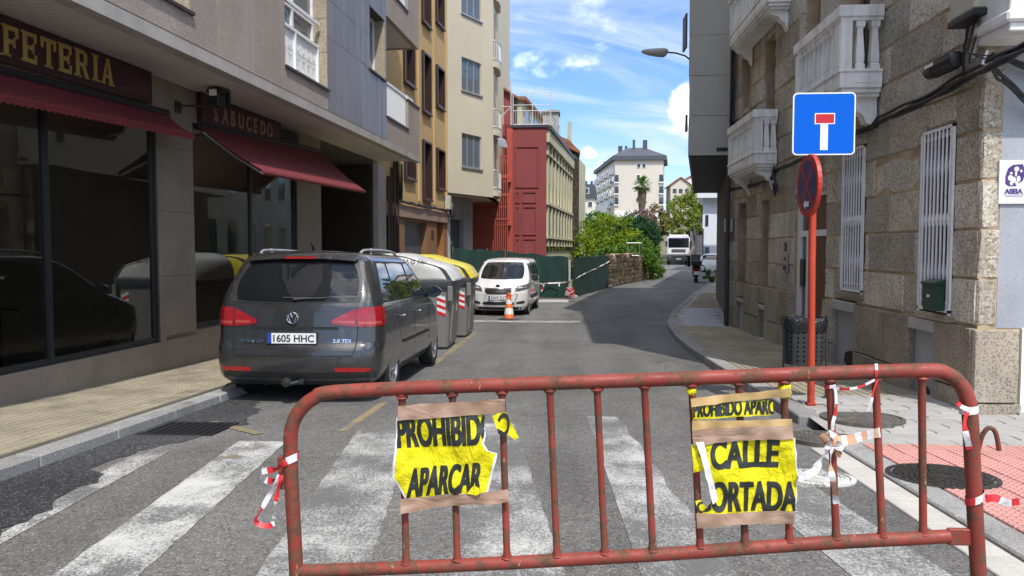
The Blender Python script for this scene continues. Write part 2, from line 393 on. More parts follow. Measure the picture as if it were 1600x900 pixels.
    def facade(s, u0, u1, v0, v1, holes, depth, back=True, thick=None):
        """wall in the (u, v) plane, outward = +w; holes get reveals of the given depth"""
        us = sorted({u0, u1} | {h[0] for h in holes} | {h[1] for h in holes}); us = [u for u in us if u0 <= u <= u1]
        vs = sorted({v0, v1} | {h[2] for h in holes} | {h[3] for h in holes}); vs = [v for v in vs if v0 <= v <= v1]
        for a, b in zip(us, us[1:]):
            for c, d in zip(vs, vs[1:]):
                m, n = (a + b) / 2, (c + d) / 2
                if any(h[0] < m < h[1] and h[2] < n < h[3] for h in holes): continue
                s.face(((a, c, 0), (b, c, 0), (b, d, 0), (a, d, 0)))
        for h in holes:
            a, b, c, d = max(h[0], u0), min(h[1], u1), max(h[2], v0), min(h[3], v1)
            D = -(h[4] if len(h) > 4 else depth)
            s.face(((a, c, 0), (a, c, D), (a, d, D), (a, d, 0))); s.face(((b, c, 0), (b, d, 0), (b, d, D), (b, c, D)))
            s.face(((a, c, 0), (b, c, 0), (b, c, D), (a, c, D))); s.face(((a, d, 0), (a, d, D), (b, d, D), (b, d, 0)))
        if thick:
            t = -thick
            s.face(((u0, v0, 0), (u0, v0, t), (u0, v1, t), (u0, v1, 0))); s.face(((u1, v0, 0), (u1, v1, 0), (u1, v1, t), (u1, v0, t)))
            s.face(((u0, v1, 0), (u0, v1, t), (u1, v1, t), (u1, v1, 0))); s.face(((u0, v0, 0), (u1, v0, 0), (u1, v0, t), (u0, v0, t)))
            if back: s.face(((u0, v0, t), (u1, v0, t), (u1, v1, t), (u0, v1, t)))
    def mesh(s, name, off=None, smooth=False, sharp=40):
        me = bpy.data.meshes.new(name)
        v = s.v if off is None else [(a - off[0], b - off[1], c - off[2]) for a, b, c in s.v]
        me.from_pydata(v, [], s.f); me.update()
        if smooth:
            me.polygons.foreach_set('use_smooth', [True] * len(me.polygons))
            me.set_sharp_from_angle(angle=R(sharp))
        return me
    def build(s, name, m, parent=None, smooth=False, kind=None, label=None, loc=None, sharp=40, recalc=False):
        off = loc
        if parent is not None and loc is None: off = WORLD.get(root_of(parent).name)
        me = s.mesh(name, off, smooth, sharp)
        if recalc:
            bm = bmesh.new(); bm.from_mesh(me); bmesh.ops.recalc_face_normals(bm, faces=bm.faces); bm.to_mesh(me); bm.free()
        ms = m if isinstance(m, (list, tuple)) else [m]
        for q in ms: me.materials.append(q)
        if len(ms) > 1: me.polygons.foreach_set('material_index', s.mi)
        o = bpy.data.objects.new(name, me); COL.objects.link(o)
        if parent is not None: o.parent = parent
        elif loc is not None: o.location = loc
        if kind: o['kind'] = kind
        if label: o['label'] = label
        return o
def tag(o, label, cat, group=None):
    o['label'] = label; o['category'] = cat
    if group: o['group'] = group
    return o
def thing(name, label, cat, loc=(0, 0, 0), rz=0., group=None, world=True):
    o = bpy.data.objects.new(name, None); COL.objects.link(o)
    o.location = loc; o.rotation_euler = (0, 0, rz); o.empty_display_size = .2
    if world and rz == 0: WORLD[o.name] = loc
    return tag(o, label, cat, group)
PIV = (-5.75, 7.0); AZA = 3.0
def on_block(o, src):
    """turn a thing laid out in the cafe block's own axes about the block's corner"""
    x, y = src[0] - PIV[0], src[1] - PIV[1]; a = R(-AZA); c, s = math.cos(a), math.sin(a)
    o.location = (PIV[0] + x * c - y * s, PIV[1] + x * s + y * c, src[2]); o.rotation_euler = (0, 0, a); WORLD[o.name] = src
    return o
def mono(name, label, cat, mb, m, loc=(0, 0, 0), smooth=False, group=None, sharp=40):
    return tag(mb.build(name, m, None, smooth, loc=loc, sharp=sharp), label, cat, group)
def inst(src, parent, loc, rot=None, sc=None):
    o = src.copy(); COL.objects.link(o); o.parent = parent; o.location = loc
    if rot: o.rotation_euler = rot
    if sc: o.scale = sc
    return o
def kids(o): return [c for c in bpy.data.objects if c.parent is o]
def dup(root, loc, rz=0., label=None):
    r = root.copy(); COL.objects.link(r); r.location = loc; r.rotation_euler = (0, 0, rz)
    if label: r['label'] = label
    for ch in kids(root):
        c = ch.copy(); COL.objects.link(c); c.parent = r
        for g in kids(ch):
            d = g.copy(); COL.objects.link(d); d.parent = c
    return r
def text_mesh(txt, size, bold=0., xs=1., depth=.002, align='LEFT'):
    c = bpy.data.curves.new('t', 'FONT'); c.body = txt; c.size = size; c.offset = bold; c.extrude = depth; c.align_x = align
    o = bpy.data.objects.new('t', c); COL.objects.link(o)
    dg = bpy.context.evaluated_depsgraph_get(); dg.update()
    me = bpy.data.meshes.new_from_object(o.evaluated_get(dg))
    bpy.data.objects.remove(o); bpy.data.curves.remove(c)
    v = [(p.co.x * xs, p.co.y, p.co.z) for p in me.vertices]
    f = [list(p.vertices) for p in me.polygons]
    bpy.data.meshes.remove(me)
    return v, f
def add_text(mb, txt, size, fn, bold=0., xs=1., depth=.002, align='LEFT'):
    """fn(x, y, d) -> world point, d = relief"""
    v, f = text_mesh(txt, size, bold, xs, depth, align)
    k = len(mb.v)
    for p in v: mb.P(fn(*p))
    for q in f: mb.idx([k + i for i in q])
def rand(a, b): return random.uniform(a, b)

# ------------------------------------------------------------------ the lie of the land
PTS = [(-300, 0.), (-50, 0.2), (-4, .04), (0, 0), (9, -.36), (15, -.52), (22, -.62), (28, -.64), (34, -.60), (40, -.55), (60, -.47), (92, -.38), (130, 2.6), (200, 8.6), (300, 15), (900, 30)]
def gz(y):
    for (a, za), (b, zb) in zip(PTS, PTS[1:]):
        if y <= b: return za + (zb - za) * (y - a) / (b - a)
    return PTS[-1][1]
def slope(y): return math.atan((gz(y + .2) - gz(y - .2)) / .4)
def interp(tab, y):
    if y <= tab[0][0]: return tab[0][1]
    for (a, za), (b, zb) in zip(tab, tab[1:]):
        if y <= b: return za + (zb - za) * (y - a) / (b - a)
    return tab[-1][1]
def pzl(y): return gz(y) + .095
def pzr(y): return gz(y) + interp([(6.6, .03), (8.2, .12), (100, .12)], y)

def frange(a, b, s):
    n = max(1, int(round((b - a) / s))); return [a + (b - a) * k / n for k in range(n + 1)]

b = MB()
ys = [-300, -60, -20, -4, 0, 4, 9, 15, 22, 28, 34, 40, 60, 92, 110, 130, 160, 200, 250, 300, 500, 900]
xs = [-500, -200, -80, -40, -20, -8, 0, 8, 20, 40, 80, 200, 500]
g = [[b.P((x, y, gz(y) - .06)) for x in xs] for y in ys]
for i in range(len(ys) - 1):
    for j in range(len(xs) - 1): b.idx((g[i][j], g[i][j+1], g[i+1][j+1], g[i+1][j]))
ground = b.build('ground', M_earth); ground['kind'] = 'structure'

LEFT = [(-30, -30), (.8, -30), (1.2, -3.9), (24, -3.9), (28, -4.5), (30, -4.2), (31.2, -1.0), (31.4, .25), (38.5, 2.25), (49.7, 5.6), (65, 8.6), (92, 10.2), (100, 10.6)]
KERB = [(-2, 2.28), (14, 2.28), (16.5, 2.36), (19.4, 2.58), (22, 2.98), (24, 3.36), (27.5, 4.15), (31.4, 5.05), (44, 8.3), (60, 11.6), (92, 17.4)]
def road_left(y): return interp(LEFT, y)
def road_right(y): return 30 if y < -2.2 else interp(KERB, y) + .05
b = MB()
rows = sorted(set([-30, -10, -2.3] + frange(-2.1, 31, .9) + [.8, 1.2] + frange(31, 92, 3)))
pr = None
for y in rows:
    a, c = road_left(y), road_right(y)
    r = [b.P((a + (c - a) * k / 12, y, gz(y))) for k in range(13)]
    if pr:
        for k in range(12): b.idx((pr[k], pr[k+1], r[k+1], r[k]))
    pr = r
road = b.build('road', M_asph, smooth=True); road['kind'] = 'structure'

def strip(pts, dz=.004):
    """a flat patch following the road from a ground polygon given as rows of (y, x0, x1)"""
    m = MB(); pr = None
    for y, x0, x1 in pts:
        r = [m.P((x0 + (x1 - x0) * k / 4, y, gz(y) + dz)) for k in range(5)]
        if pr:
            for k in range(4): m.idx((pr[k], pr[k+1], r[k+1], r[k]))
        pr = r
    return m
pts = []
for y in frange(1.4, 8.6, .12):
    e = interp([(1.4, -2.85), (3.8, -3.0), (4.6, -3.16), (5.2, -3.24), (5.35, -3.40), (5.7, -3.48), (6.2, -3.30), (7.2, -3.05), (8.0, -3.25), (8.6, -3.5)], y)
    pts.append((y, -3.88, e + .04 * math.sin(y * 9) + .03 * math.sin(y * 23)))
strip(pts, .005).build('asphalt_patch', M_asph2, road)
def zebra(x_at, w0, w1, y0, y1, m, az=.128):
    strip([(y, x_at + (y - 6.3) * -az + w0 + .004 * math.sin(y * 13), x_at + (y - 6.3) * -az + w1 + .005 * math.cos(y * 17)) for y in frange(y0, y1, .12)], .004).build('zebra_stripe', m, road)
# thin remnant of the first stripe, then the other stripes
strip([(y, max(interp([(1.4, -2.85), (3.8, -3.0), (4.6, -3.16), (5.2, -3.24), (5.35, -3.40), (5.7, -3.48), (6.2, -3.3)], y) - .02, -3.27 - (y - 6) * .13 - .14), -3.17 - (y - 6) * .105) for y in frange(1.6, 6.0, .1)], .004).build('zebra_stripe', M_zebra, road)
zebra(-2.76, 0, .41, 2.6, 6.42, M_zebra)
zebra(-1.80, 0, .52, 2.4, 6.95, M_zebra_old)
zebra(-.88, 0, .55, 2.3, 7.4, M_zebra_old)
strip([(y, .25 - (y - 7.75) * .03, .56 - (y - 7.9) * .06 + .02 * math.sin(y * 7)) for y in frange(2.5, 7.85, .12)], .004).build('zebra_stripe', M_zebra_old, road)
strip([(y, 1.2 - (y - 5.5) * .09, 1.68 - (y - 5.5) * .09) for y in frange(2.4, 6.6, .12)], .004).build('zebra_stripe', M_zebra_old, road)
strip([(y, -2.12, -2.0) for y in frange(12.2, 18.0, .5)], .004).build('yellow_line', M_yel_line, road)
strip([(y, -2.06, -1.97) for y in frange(6.9, 8.6, .4)], .0035).build('yellow_line', M_yel_line, road)
m = MB()
for (xa, ya, xb, yb) in ((-3.42, 7.25, -2.72, 6.72), (-2.62, 5.85, -2.5, 5.8)):
    d = Vector((xb - xa, yb - ya, 0)); n = Vector((-d.y, d.x, 0)).normalized() * .05
    for k in range(3):
        p, q = Vector((xa, ya, 0)) + d * k / 3, Vector((xa, ya, 0)) + d * (k + 1) / 3
        m.face([(v.x, v.y, gz(v.y) + .0065) for v in (p - n, q - n, q + n, p + n)])
m.build('yellow_mark', M_yel_line, road)
strip([(y, -2.7, .45 + (y - 21) * .1) for y in frange(20.9, 21.5, .3)], .004).build('white_line', M_white_old, road)
strip([(y, -3.6, .2) for y in frange(29.2, 30.6, .35)], .003).build('concrete_apron', M_conc, road)

# ------------------------------------------------------------------ pavements, kerbs, tiles
def pads(m, sx, sy, nx, ny, gap=.011, c=.005, h=.014, z=0., ox=0., oy=0.):
    for i in range(nx):
        for j in range(ny):
            x0, x1 = ox + sx * i / nx + gap / 2, ox + sx * (i + 1) / nx - gap / 2
            y0, y1 = oy + sy * j / ny + gap / 2, oy + sy * (j + 1) / ny - gap / 2
            o = [m.P(p) for p in ((x0, y0, z - h), (x1, y0, z - h), (x1, y1, z - h), (x0, y1, z - h))]
            t = [m.P(p) for p in ((x0 + c, y0 + c, z), (x1 - c, y0 + c, z), (x1 - c, y1 - c, z), (x0 + c, y1 - c, z))]
            m.idx(t)
            for k in range(4): m.idx((o[k], o[(k+1) % 4], t[(k+1) % 4], t[k]))
def base_sheet(name, x0f, x1f, ya, yb, zf, m, kind='structure', step=.8):
    s = MB(); pr = None
    for y in frange(ya, yb, step):
        a, c = x0f(y), x1f(y)
        r = [s.P((a + (c - a) * k / 3, y, zf(y) - .012)) for k in range(4)]
        if pr:
            for k in range(3): s.idx((pr[k], pr[k+1], r[k+1], r[k]))
        pr = r
    o = s.build(name, m); o['kind'] = kind
    return o
def lay(parent, mesh_mb, name, mats, spots, limit, smooth=False):
    """spots: (x, y, z, slope) nearest first; parts up to the limit, the rest joined"""
    spots = sorted(spots, key=lambda p: p[0] ** 2 + p[1] ** 2)
    src = mesh_mb.build(name, mats, parent)
    src.location = spots[0][:3]; src.rotation_euler = (spots[0][3] + rand(-.006, .006), rand(-.008, .008), 0)
    for x, y, z, s in spots[1:limit]:
        inst(src, parent, (x, y, z + rand(-.0015, .0015)), (s + rand(-.006, .006), rand(-.008, .008), 0))
    rest = spots[limit:]
    if rest:
        q = MB()
        for x, y, z, s in rest:
            k = len(q.v); t = math.tan(s); dz = rand(-.002, .002)
            q.v += [(x + a, y + b_, z + dz + c + b_ * t) for a, b_, c in mesh_mb.v]
            for f in mesh_mb.f: q.idx([k + i for i in f])
        q.build('distant_' + name, mats, parent, kind='stuff')
pav_l = base_sheet('pavement', lambda y: -9.5 if y > 16.0 else -5.9, lambda y: -3.95, 1.3, 29, pzl, M_joint)
t4 = MB(); pads(t4, .2, .2, 2, 2)
sp = []
y = 3.0
while y < 22:
    x = -5.75
    while x < -4.2:
        if -x < y * .85 + .6: sp.append((x, y, pzl(y), slope(y)))
        x += .2
    y += .2
lay(pav_l, t4, 'paving_tile', M_tile_y, sp, 295)
# kerb stones of the left side
kb = MB(); kb.box(-.21, 0, 0, .992, -.26, 0, .012)
kerb_l = bpy.data.objects.new('kerb', None); COL.objects.link(kerb_l); kerb_l['kind'] = 'structure'
src = kb.build('kerb_stone', M_kerb, kerb_l)
src.location = (-3.84, 1.4, pzl(1.4)); src.rotation_euler = (slope(2), 0, 0)
for k in range(1, 27): inst(src, kerb_l, (-3.84, 1.4 + k, pzl(1.4 + k)), (slope(1.9 + k), 0, 0))

def wallx(y): return interp([(7.85, 9.), (7.86, 4.12), (19.3, 4.12), (31, 6.05), (44, 9.6), (60, 13)], y)
pav_r = base_sheet('pavement', lambda y: interp(KERB, y) + .1, lambda y: wallx(y) + .1, 1.0, 42, pzr, M_joint_l, step=.575)
COVERS = [(2.65, 5.53, .36), (2.86, 7.55, .38), (2.27, 6.83, .29), (1.81, 5.52, .24)]
def clear(x, y, sx, sy):
    for cx, cy, r in COVERS:
        dx = max(x - cx, 0, cx - x - sx); dy = max(y - cy, 0, cy - y - sy)
        qx, qy = min(abs(x - cx), abs(x + sx - cx)), min(abs(y - cy), abs(y + sy - cy))
        if math.hypot(x + sx / 2 - cx, y + sy / 2 - cy) < r * .45: return False
    return True
tp = MB(); pads(tp, .2, .2, 1, 1, .006, .003)
for i in range(4):
    for j in range(4):
        cx, cy, r = .025 + .05 * i, .025 + .05 * j, .015
        o = [tp.P((cx + a * r, cy + b_ * r, 0)) for a, b_ in ((-1, -1), (1, -1), (1, 1), (-1, 1))]
        t = [tp.P((cx + a * r * .6, cy + b_ * r * .6, .005)) for a, b_ in ((-1, -1), (1, -1), (1, 1), (-1, 1))]
        tp.idx(t)
        for k in range(4): tp.idx((o[k], o[(k+1) % 4], t[(k+1) % 4], t[k]))
sp = []
y = 3.4
while y < 6.55:
    x = 2.5
    while x < .60 * y + .45:
        if clear(x, y, .2, .2): sp.append((x, y, pzr(y), slope(y)))
        x += .2
    y += .2
lay(pav_r, tp, 'tactile_tile', M_tile_p, sp, 140)
tg = MB(); pads(tg, .4, .2, 1, 1, .010, .004)
sp = []
y = 6.6; row = 0
while y < 8.75:
    x = 2.5 - (.2 if row % 2 else 0)
    while x < (5.6 if y < 7.7 else 3.95):
        if clear(x, y, .4, .2) and x > 2.44 and x < .60 * y + .6: sp.append((x, y, pzr(y), slope(y)))
        x += .4
    y += .2; row += 1
lay(pav_r, tg, 'grey_paving_slab', M_tile_g, sp, 150)
sp = []
y = 8.8
while y < 18.6:
    x = interp(KERB, y) + .23
    while x < 3.95:
        sp.append((x, y, pzr(y), slope(y))); x += .2
    y += .2
lay(pav_r, t4, 'paving_tile', M_tile_y, sp, 295)
# bluish concrete slabs of the bend, beyond the tiles
tb = MB(); pads(tb, 1.0, 1.2, 1, 1, .03, .006)
sp = []
y = 18.65
while y < 25:
    x = interp(KERB, y + .6) + .34
    while x < wallx(y) - .6: sp.append((x, y, pzr(y), slope(y))); x += 1.0
    y += 1.2
lay(pav_r, tb, 'concrete_slab', M_conc_b, sp, 40)
sp = []
y = 25.2
while y < 33:
    x = interp(KERB, y + .1) + .36
    while x < wallx(y) - .2: sp.append((x, y, pzr(y), slope(y))); x += .2
    y += .2
lay(pav_r, t4, 'far_paving_tile', M_tile_y, sp, 1)
# right kerb: flush granite strip near, real step from the bin onwards
kerb_r = bpy.data.objects.new('kerb', None); COL.objects.link(kerb_r); kerb_r['kind'] = 'structure'
ka = MB(); ka.box(0, .21, 0, .992, -.26, 0, .012)
src = ka.build('kerb_stone', M_kerb, kerb_r); first = True
y = .6
while y < 41:
    L = 1.0
    if not (6.2 < y < 7.0):
        x, xn = interp(KERB, y), interp(KERB, y + 1)
        rot = (math.atan(pzr(y + 1) - pzr(y)), 0, -math.atan2(xn - x, 1))
        if first: src.location = (x, y, pzr(y)); src.rotation_euler = rot; first = False
        else: inst(src, kerb_r, (x, y, pzr(y) + .001), rot)
    y += L
gut = MB(); gut.box(0, .22, 0, .495, -.1, .012, .006)
gutter = bpy.data.objects.new('gutter', None); COL.objects.link(gutter); gutter['kind'] = 'structure'
src = gut.build('gutter_block', M_gutter, gutter); src.location = (2.05, 1.5, gz(1.5)); src.rotation_euler = (slope(2), 0, 0)
for k in range(1, 10): inst(src, gutter, (2.05, 1.5 + k * .5, gz(1.5 + k * .5)), (slope(2), 0, 0))

M_lampglow = mat('warm_lamp_glow', (.8, .7, .5), .5, emit=((1.0, .90, .76), 8.0))
# ------------------------------------------------------------------ left apartment building with the cafe
XA, XW = -4.60, -5.75
tfA = lambda u, v, w: (XA + w, u, v)
tfW = lambda u, v, w: (XW + w, u, v)
A = thing('apartment_building', 'dark granite-chip apartment block over a cafe, left of the street', 'building', (-5.75, 7, 0)); on_block(A, (-5.75, 7, 0))
holesU = [(7.0, 9.24, 4.23, 6.4), (12.03, 13.9, 4.25, 6.9), (16.45, 17.6, 5.2, 6.52), (7.0, 9.24, 7.2, 9.2), (12.03, 13.9, 7.3, 9.9)]
b = MB(tfA); b.facade(-4, 17.72, 3.76, 15, holesU, .28, thick=.4)
b.tf = None
b.box(-12, XA - .4, 17.5, 17.72, 3.76, 15); b.box(-12, XA - .4, -4, -3.8, -.4, 15); b.box(-12.2, -12, -4, 17.72, -.5, 15); b.box(-12, -4.62, -4, 20.84, 15, 15.2)
b.build('upper_wall', M_joint, A)
# cladding panels proud of the backing wall, cut round the openings
def clad(name, mats, u0, u1, v0, v1, holes, tf, parent, w=.012, th=.02, gap=.006, c=.002, tilt=0.):
    """one panel (or the pieces of it left round an opening)"""
    rects = [(u0 + gap / 2, u1 - gap / 2, v0 + gap / 2, v1 - gap / 2)]
    for h in holes:
        out = []
        for a, b_, c_, d in rects:
            if h[0] >= b_ or h[1] <= a or h[2] >= d or h[3] <= c_: out.append((a, b_, c_, d)); continue
            if h[0] > a: out.append((a, h[0], c_, d))
            if h[1] < b_: out.append((h[1], b_, c_, d))
            a2, b2 = max(a, h[0]), min(b_, h[1])
            if h[2] > c_: out.append((a2, b2, c_, h[2]))
            if h[3] < d: out.append((a2, b2, h[3], d))
        rects = out
    for a, b_, c_, d in rects:
        if b_ - a < .03 or d - c_ < .03: continue
        m = MB(tf)
        t1, t2 = rand(-tilt, tilt), rand(-tilt, tilt); m.face(((a + c, c_ + c, w - t1 - t2), (b_ - c, c_ + c, w + t1 - t2), (b_ - c, d - c, w + t1 + t2), (a + c, d - c, w - t1 + t2)))
        q = ((a, c_), (b_, c_), (b_, d), (a, d)); r = ((a + c, c_ + c), (b_ - c, c_ + c), (b_ - c, d - c), (a + c, d - c))
        for k in range(4):
            e = (k + 1) % 4
            m.face(((*q[k], w - c), (*q[e], w - c), (*r[e], w), (*r[k], w))); m.face(((*q[k], w - th), (*q[e], w - th), (*q[e], w - c), (*q[k], w - c)))
        m.build(name, mats, parent)
for (a, c) in zip(frange(2.9, 13.9, 1.0)[:-1], frange(2.9, 13.9, 1.0)[1:]):
    for lo, hi in ((3.87, 7.0), (7.0, 10.0)):
        clad('facade_panel', M_chip, a, c, lo, hi, holesU, tfA, A)
for (a, c) in zip(frange(13.9, 17.72, .382)[:-1], frange(13.9, 17.72, .382)[1:]):
    for lo, hi in ((3.87, 5.2), (5.2, 5.87), (5.87, 6.52), (6.52, 7.6), (7.6, 10)):
        clad('polished_panel', M_polish, a, c, lo, hi, holesU, tfA, A, gap=.004, tilt=.0022)
# jambs facing the sun: sunlight put into the colour as a lighter chip
for (y, z0, z1) in ((9.24, 4.23, 6.4), (13.9, 4.25, 4.9), (13.9, 4.908, 5.5), (13.9, 5.508, 6.9), (17.6, 5.2, 6.52), (9.24, 7.2, 9.2), (13.9, 7.3, 9.9)):
    b = MB(); b.box(XA - .28, XA + .013, y - .03, y + .004, z0, z1); b.build('jamb', M_chip_sunlit, A)
for (y0, y1, z) in ((7.0, 9.24, 4.23), (12.03, 13.9, 4.25), (16.45, 17.6, 5.2), (12.03, 13.9, 7.3)):
    b = MB(); b.box(XA - .28, XA + .05, y0 - .02, y1 + .04, z - .035, z + .005); b.build('sill', M_brownframe, A)
# window with the white embossed parapet panel
def pvc_window(u0, u1, v0, v1, x, cols, mid=None):
    b = MB(); f = .06
    b.box(x - .05, x + .02, u0, u1, v0, v0 + f); b.box(x - .05, x + .02, u0, u1, v1 - f, v1)
    us = [u0 + (u1 - u0) * k / cols for k in range(cols + 1)]
    for k, u in enumerate(us): b.box(x - .047, x + .023, max(u0, u - f / 2), min(u1, u + f / 2 + (f if k == 0 else 0)), v0 + .01, v1 - .01)
    if mid: b.box(x - .048, x + .024, u0, u1, mid - f / 2, mid + f / 2)
    w = b.build('window', M_white_pvc, A)
    g = MB()
    for k in range(cols): g.face(((x - .02, us[k], v0), (x - .02, us[k+1], v0), (x - .02, us[k+1], v1), (x - .02, us[k], v1)))
    g.build('pane', M_glass_sky, w)
    return w
pvc_window(7.0, 9.2, 4.23, 6.4, XA - .24, 3)
pvc_window(12.03, 13.87, 5.02, 6.9, XA - .26, 2, 5.42)
pvc_window(16.45, 17.56, 5.2, 6.52, XA - .24, 2)
pvc_window(12.03, 13.87, 7.3, 9.9, XA - .24, 3); pvc_window(7.0, 9.2, 7.2, 9.2, XA - .24, 3)
b = MB()
b.box(XA - .2, XA - .17, 12.03, 13.87, 4.26, 4.98)
pp = b.build('parapet_panel', M_white_pvc, A)
b = MB()
b.box(XA - .19, XA - .13, 12.03, 13.86, 4.97, 5.02); b.box(XA - .19, XA - .13, 12.03, 13.86, 4.26, 4.30); b.box(XA - .19, XA - .13, 12.80, 12.84, 4.30, 4.97); b.box(XA - .19, XA - .13, 13.82, 13.86, 4.30, 4.97)
b.box(XA - .14, XA - .08, 12.03, 13.8, 5.34, 5.39)
b.build('rail', M_white_pvc, pp)
emb = MB()
emb.box(0, .004, 0, .19, 0, .02); emb.box(0, .004, 0, .19, .24, .26); emb.box(0, .004, 0, .02, .02, .24); emb.box(0, .004, .17, .19, .02, .24); emb.prism([(.06, .05), (.13, .05), (.095, .12)], 0, .004, 'x')
src = None
for y in (12.06, 12.31, 12.56, 12.89, 13.13, 13.37, 13.60):
    for z in (4.33, 4.66):
        if src is None:
            src = emb.build('embossed_square', M_white_pvc, pp, loc=(0, 0, 0)); src.location = (XA - .17 + 5.75, y - 7, z)
        else: inst(src, pp, (XA - .17 + 5.75, y - 7, z))
# corner balconies
def balcony_A(z0, hi_par):
    b = MB(); b.box(-8, XA - .03, 17.73, 20.80, z0 + .02, z0 + .25); b.build('balcony_slab', M_soffit, A)
    b = MB()
    b.box(XA - .12, XA + .01, 17.725, 19.68, z0, z0 + .62); b.box(XA - .12, XA + .012, 19.68, 20.84, z0, z0 + 1.36); b.box(-8, XA - .122, 20.74, 20.842, z0, z0 + 1.36)
    b.build('balcony_parapet', M_chip, A)
    b = MB()
    b.box(XA - .14, XA + .04, 17.73, 19.70, z0 + .62, z0 + .66); b.box(XA - .14, XA + .04, 19.66, 20.88, z0 + 1.36, z0 + 1.40)
    b.build('coping', M_brownframe, A)
    b = MB()
    b.box(XA - .08, XA - .03, 17.74, 19.66, z0 + 1.42, z0 + 1.48); b.box(XA - .08, XA - .03, 17.74, 19.66, z0 + .68, z0 + .72)
    b.box(XA - .10, XA - .02, 19.66, 20.3, z0 + 1.36, z0 + 1.50)
    rl = b.build('balcony_railing', M_white_pvc, A)
    s = MB(); s.box(0, .02, 0, .068, 0, .72, .004)
    src = None
    for k in range(18):
        p = (XA - .065 + 5.75, 17.76 + k * .106 - 7, z0 + .71)
        if src is None: src = s.build('slat', M_white_pvc, rl, loc=(0, 0, 0)); src.location = p
        else: inst(src, rl, p)
balcony_A(3.77, 0); balcony_A(6.70, 0); balcony_A(9.63, 0)
b = MB(); b.box(-8.3, -7.9, 17.72, 19.6, 3.77, 15); b.build('loggia_wall', M_chip, A)
b = MB(); b.box(-7.9, -7.86, 18.0, 19.4, 4.0, 6.3); b.build('loggia_door', M_brownframe, A)
# soffit of transverse slats and the drip edge
b = MB(); b.box(-12, XA + .005, 13.2, 20.82, 3.745, 3.765); b.box(-12, XA - .15, -4, 13.2, 3.775, 3.79); b.build('soffit_board', M_soffit, A)
b = MB()
for k in range(118):
    y = 1.4 + k * .1
    b.box(XW + .0, XA - .14, y + .005, y + .095, 3.748, 3.772)
b.build('soffit_slat', M_soffit, A, kind='stuff')
b = MB(); b.box(XA - .14, XA + .035, -4, 20.9, 3.70, 3.744); b.box(XA - .05, XA + .015, -4, 20.9, 3.7445, 3.86); b.build('drip_edge', M_trim, A)
# ground floor: stone piers, plinth, shop windows
b = MB()
H1 = [(3.2, 10.36, .10, 3.14, .12), (11.3, 15.25, .19, 3.28, .12), (16.56, 20.4, -1.0, 3.62, 3.2)]
b.tf = tfW; b.facade(-4, 20.84, -.9, 3.75, H1, .12)
b.tf = None; b.box(-9.2, -9.0, 16.3, 20.84, -.8, 3.74); b.box(XW - 3.2, XW - .02, 20.6, 20.84, -.8, 3.74)
b.build('ground_floor_wall', M_joint, A)
def stonepanels(u0, u1, v0, v1, nu, nv, holes=()):
    uu, vv = frange(u0, u1, (u1 - u0) / nu), frange(v0, v1, (v1 - v0) / nv)
    for a, c in zip(uu, uu[1:]):
        for d, e in zip(vv, vv[1:]): clad('stone_panel', M_shopstone, a, c, d, e, holes, tfW, A, gap=.004)
stonepanels(10.36, 11.3, .10, 3.74, 1, 4); stonepanels(15.25, 16.56, .19, 3.74, 1, 4); stonepanels(20.4, 20.84, -.6, 3.74, 1, 4)
for a in frange(2.4, 16.56, 1.012)[:-1]: clad('plinth_panel', M_shopstone, a, min(a + 1.012, 16.56), -.75, .10 if a < 10.3 else .17, [], tfW, A, gap=.004)
clad('stone_panel', M_shopstone, 3.2, 10.36, 3.14, 3.74, [], tfW, A); clad('stone_panel', M_shopstone, 11.3, 15.25, 3.28, 3.74, [], tfW, A)
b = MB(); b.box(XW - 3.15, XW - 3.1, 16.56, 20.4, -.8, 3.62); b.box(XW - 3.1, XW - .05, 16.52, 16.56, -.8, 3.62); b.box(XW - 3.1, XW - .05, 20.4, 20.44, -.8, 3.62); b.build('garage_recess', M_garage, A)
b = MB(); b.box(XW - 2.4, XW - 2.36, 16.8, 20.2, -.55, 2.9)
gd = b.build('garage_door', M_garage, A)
b = MB(); b.lathe([(.07, 0), (.07, .04), (.03, .07)], 10, (XW - 1.0, 19.6, 3.54), 'z'); b.build('ceiling_lamp', M_white_pvc, A)
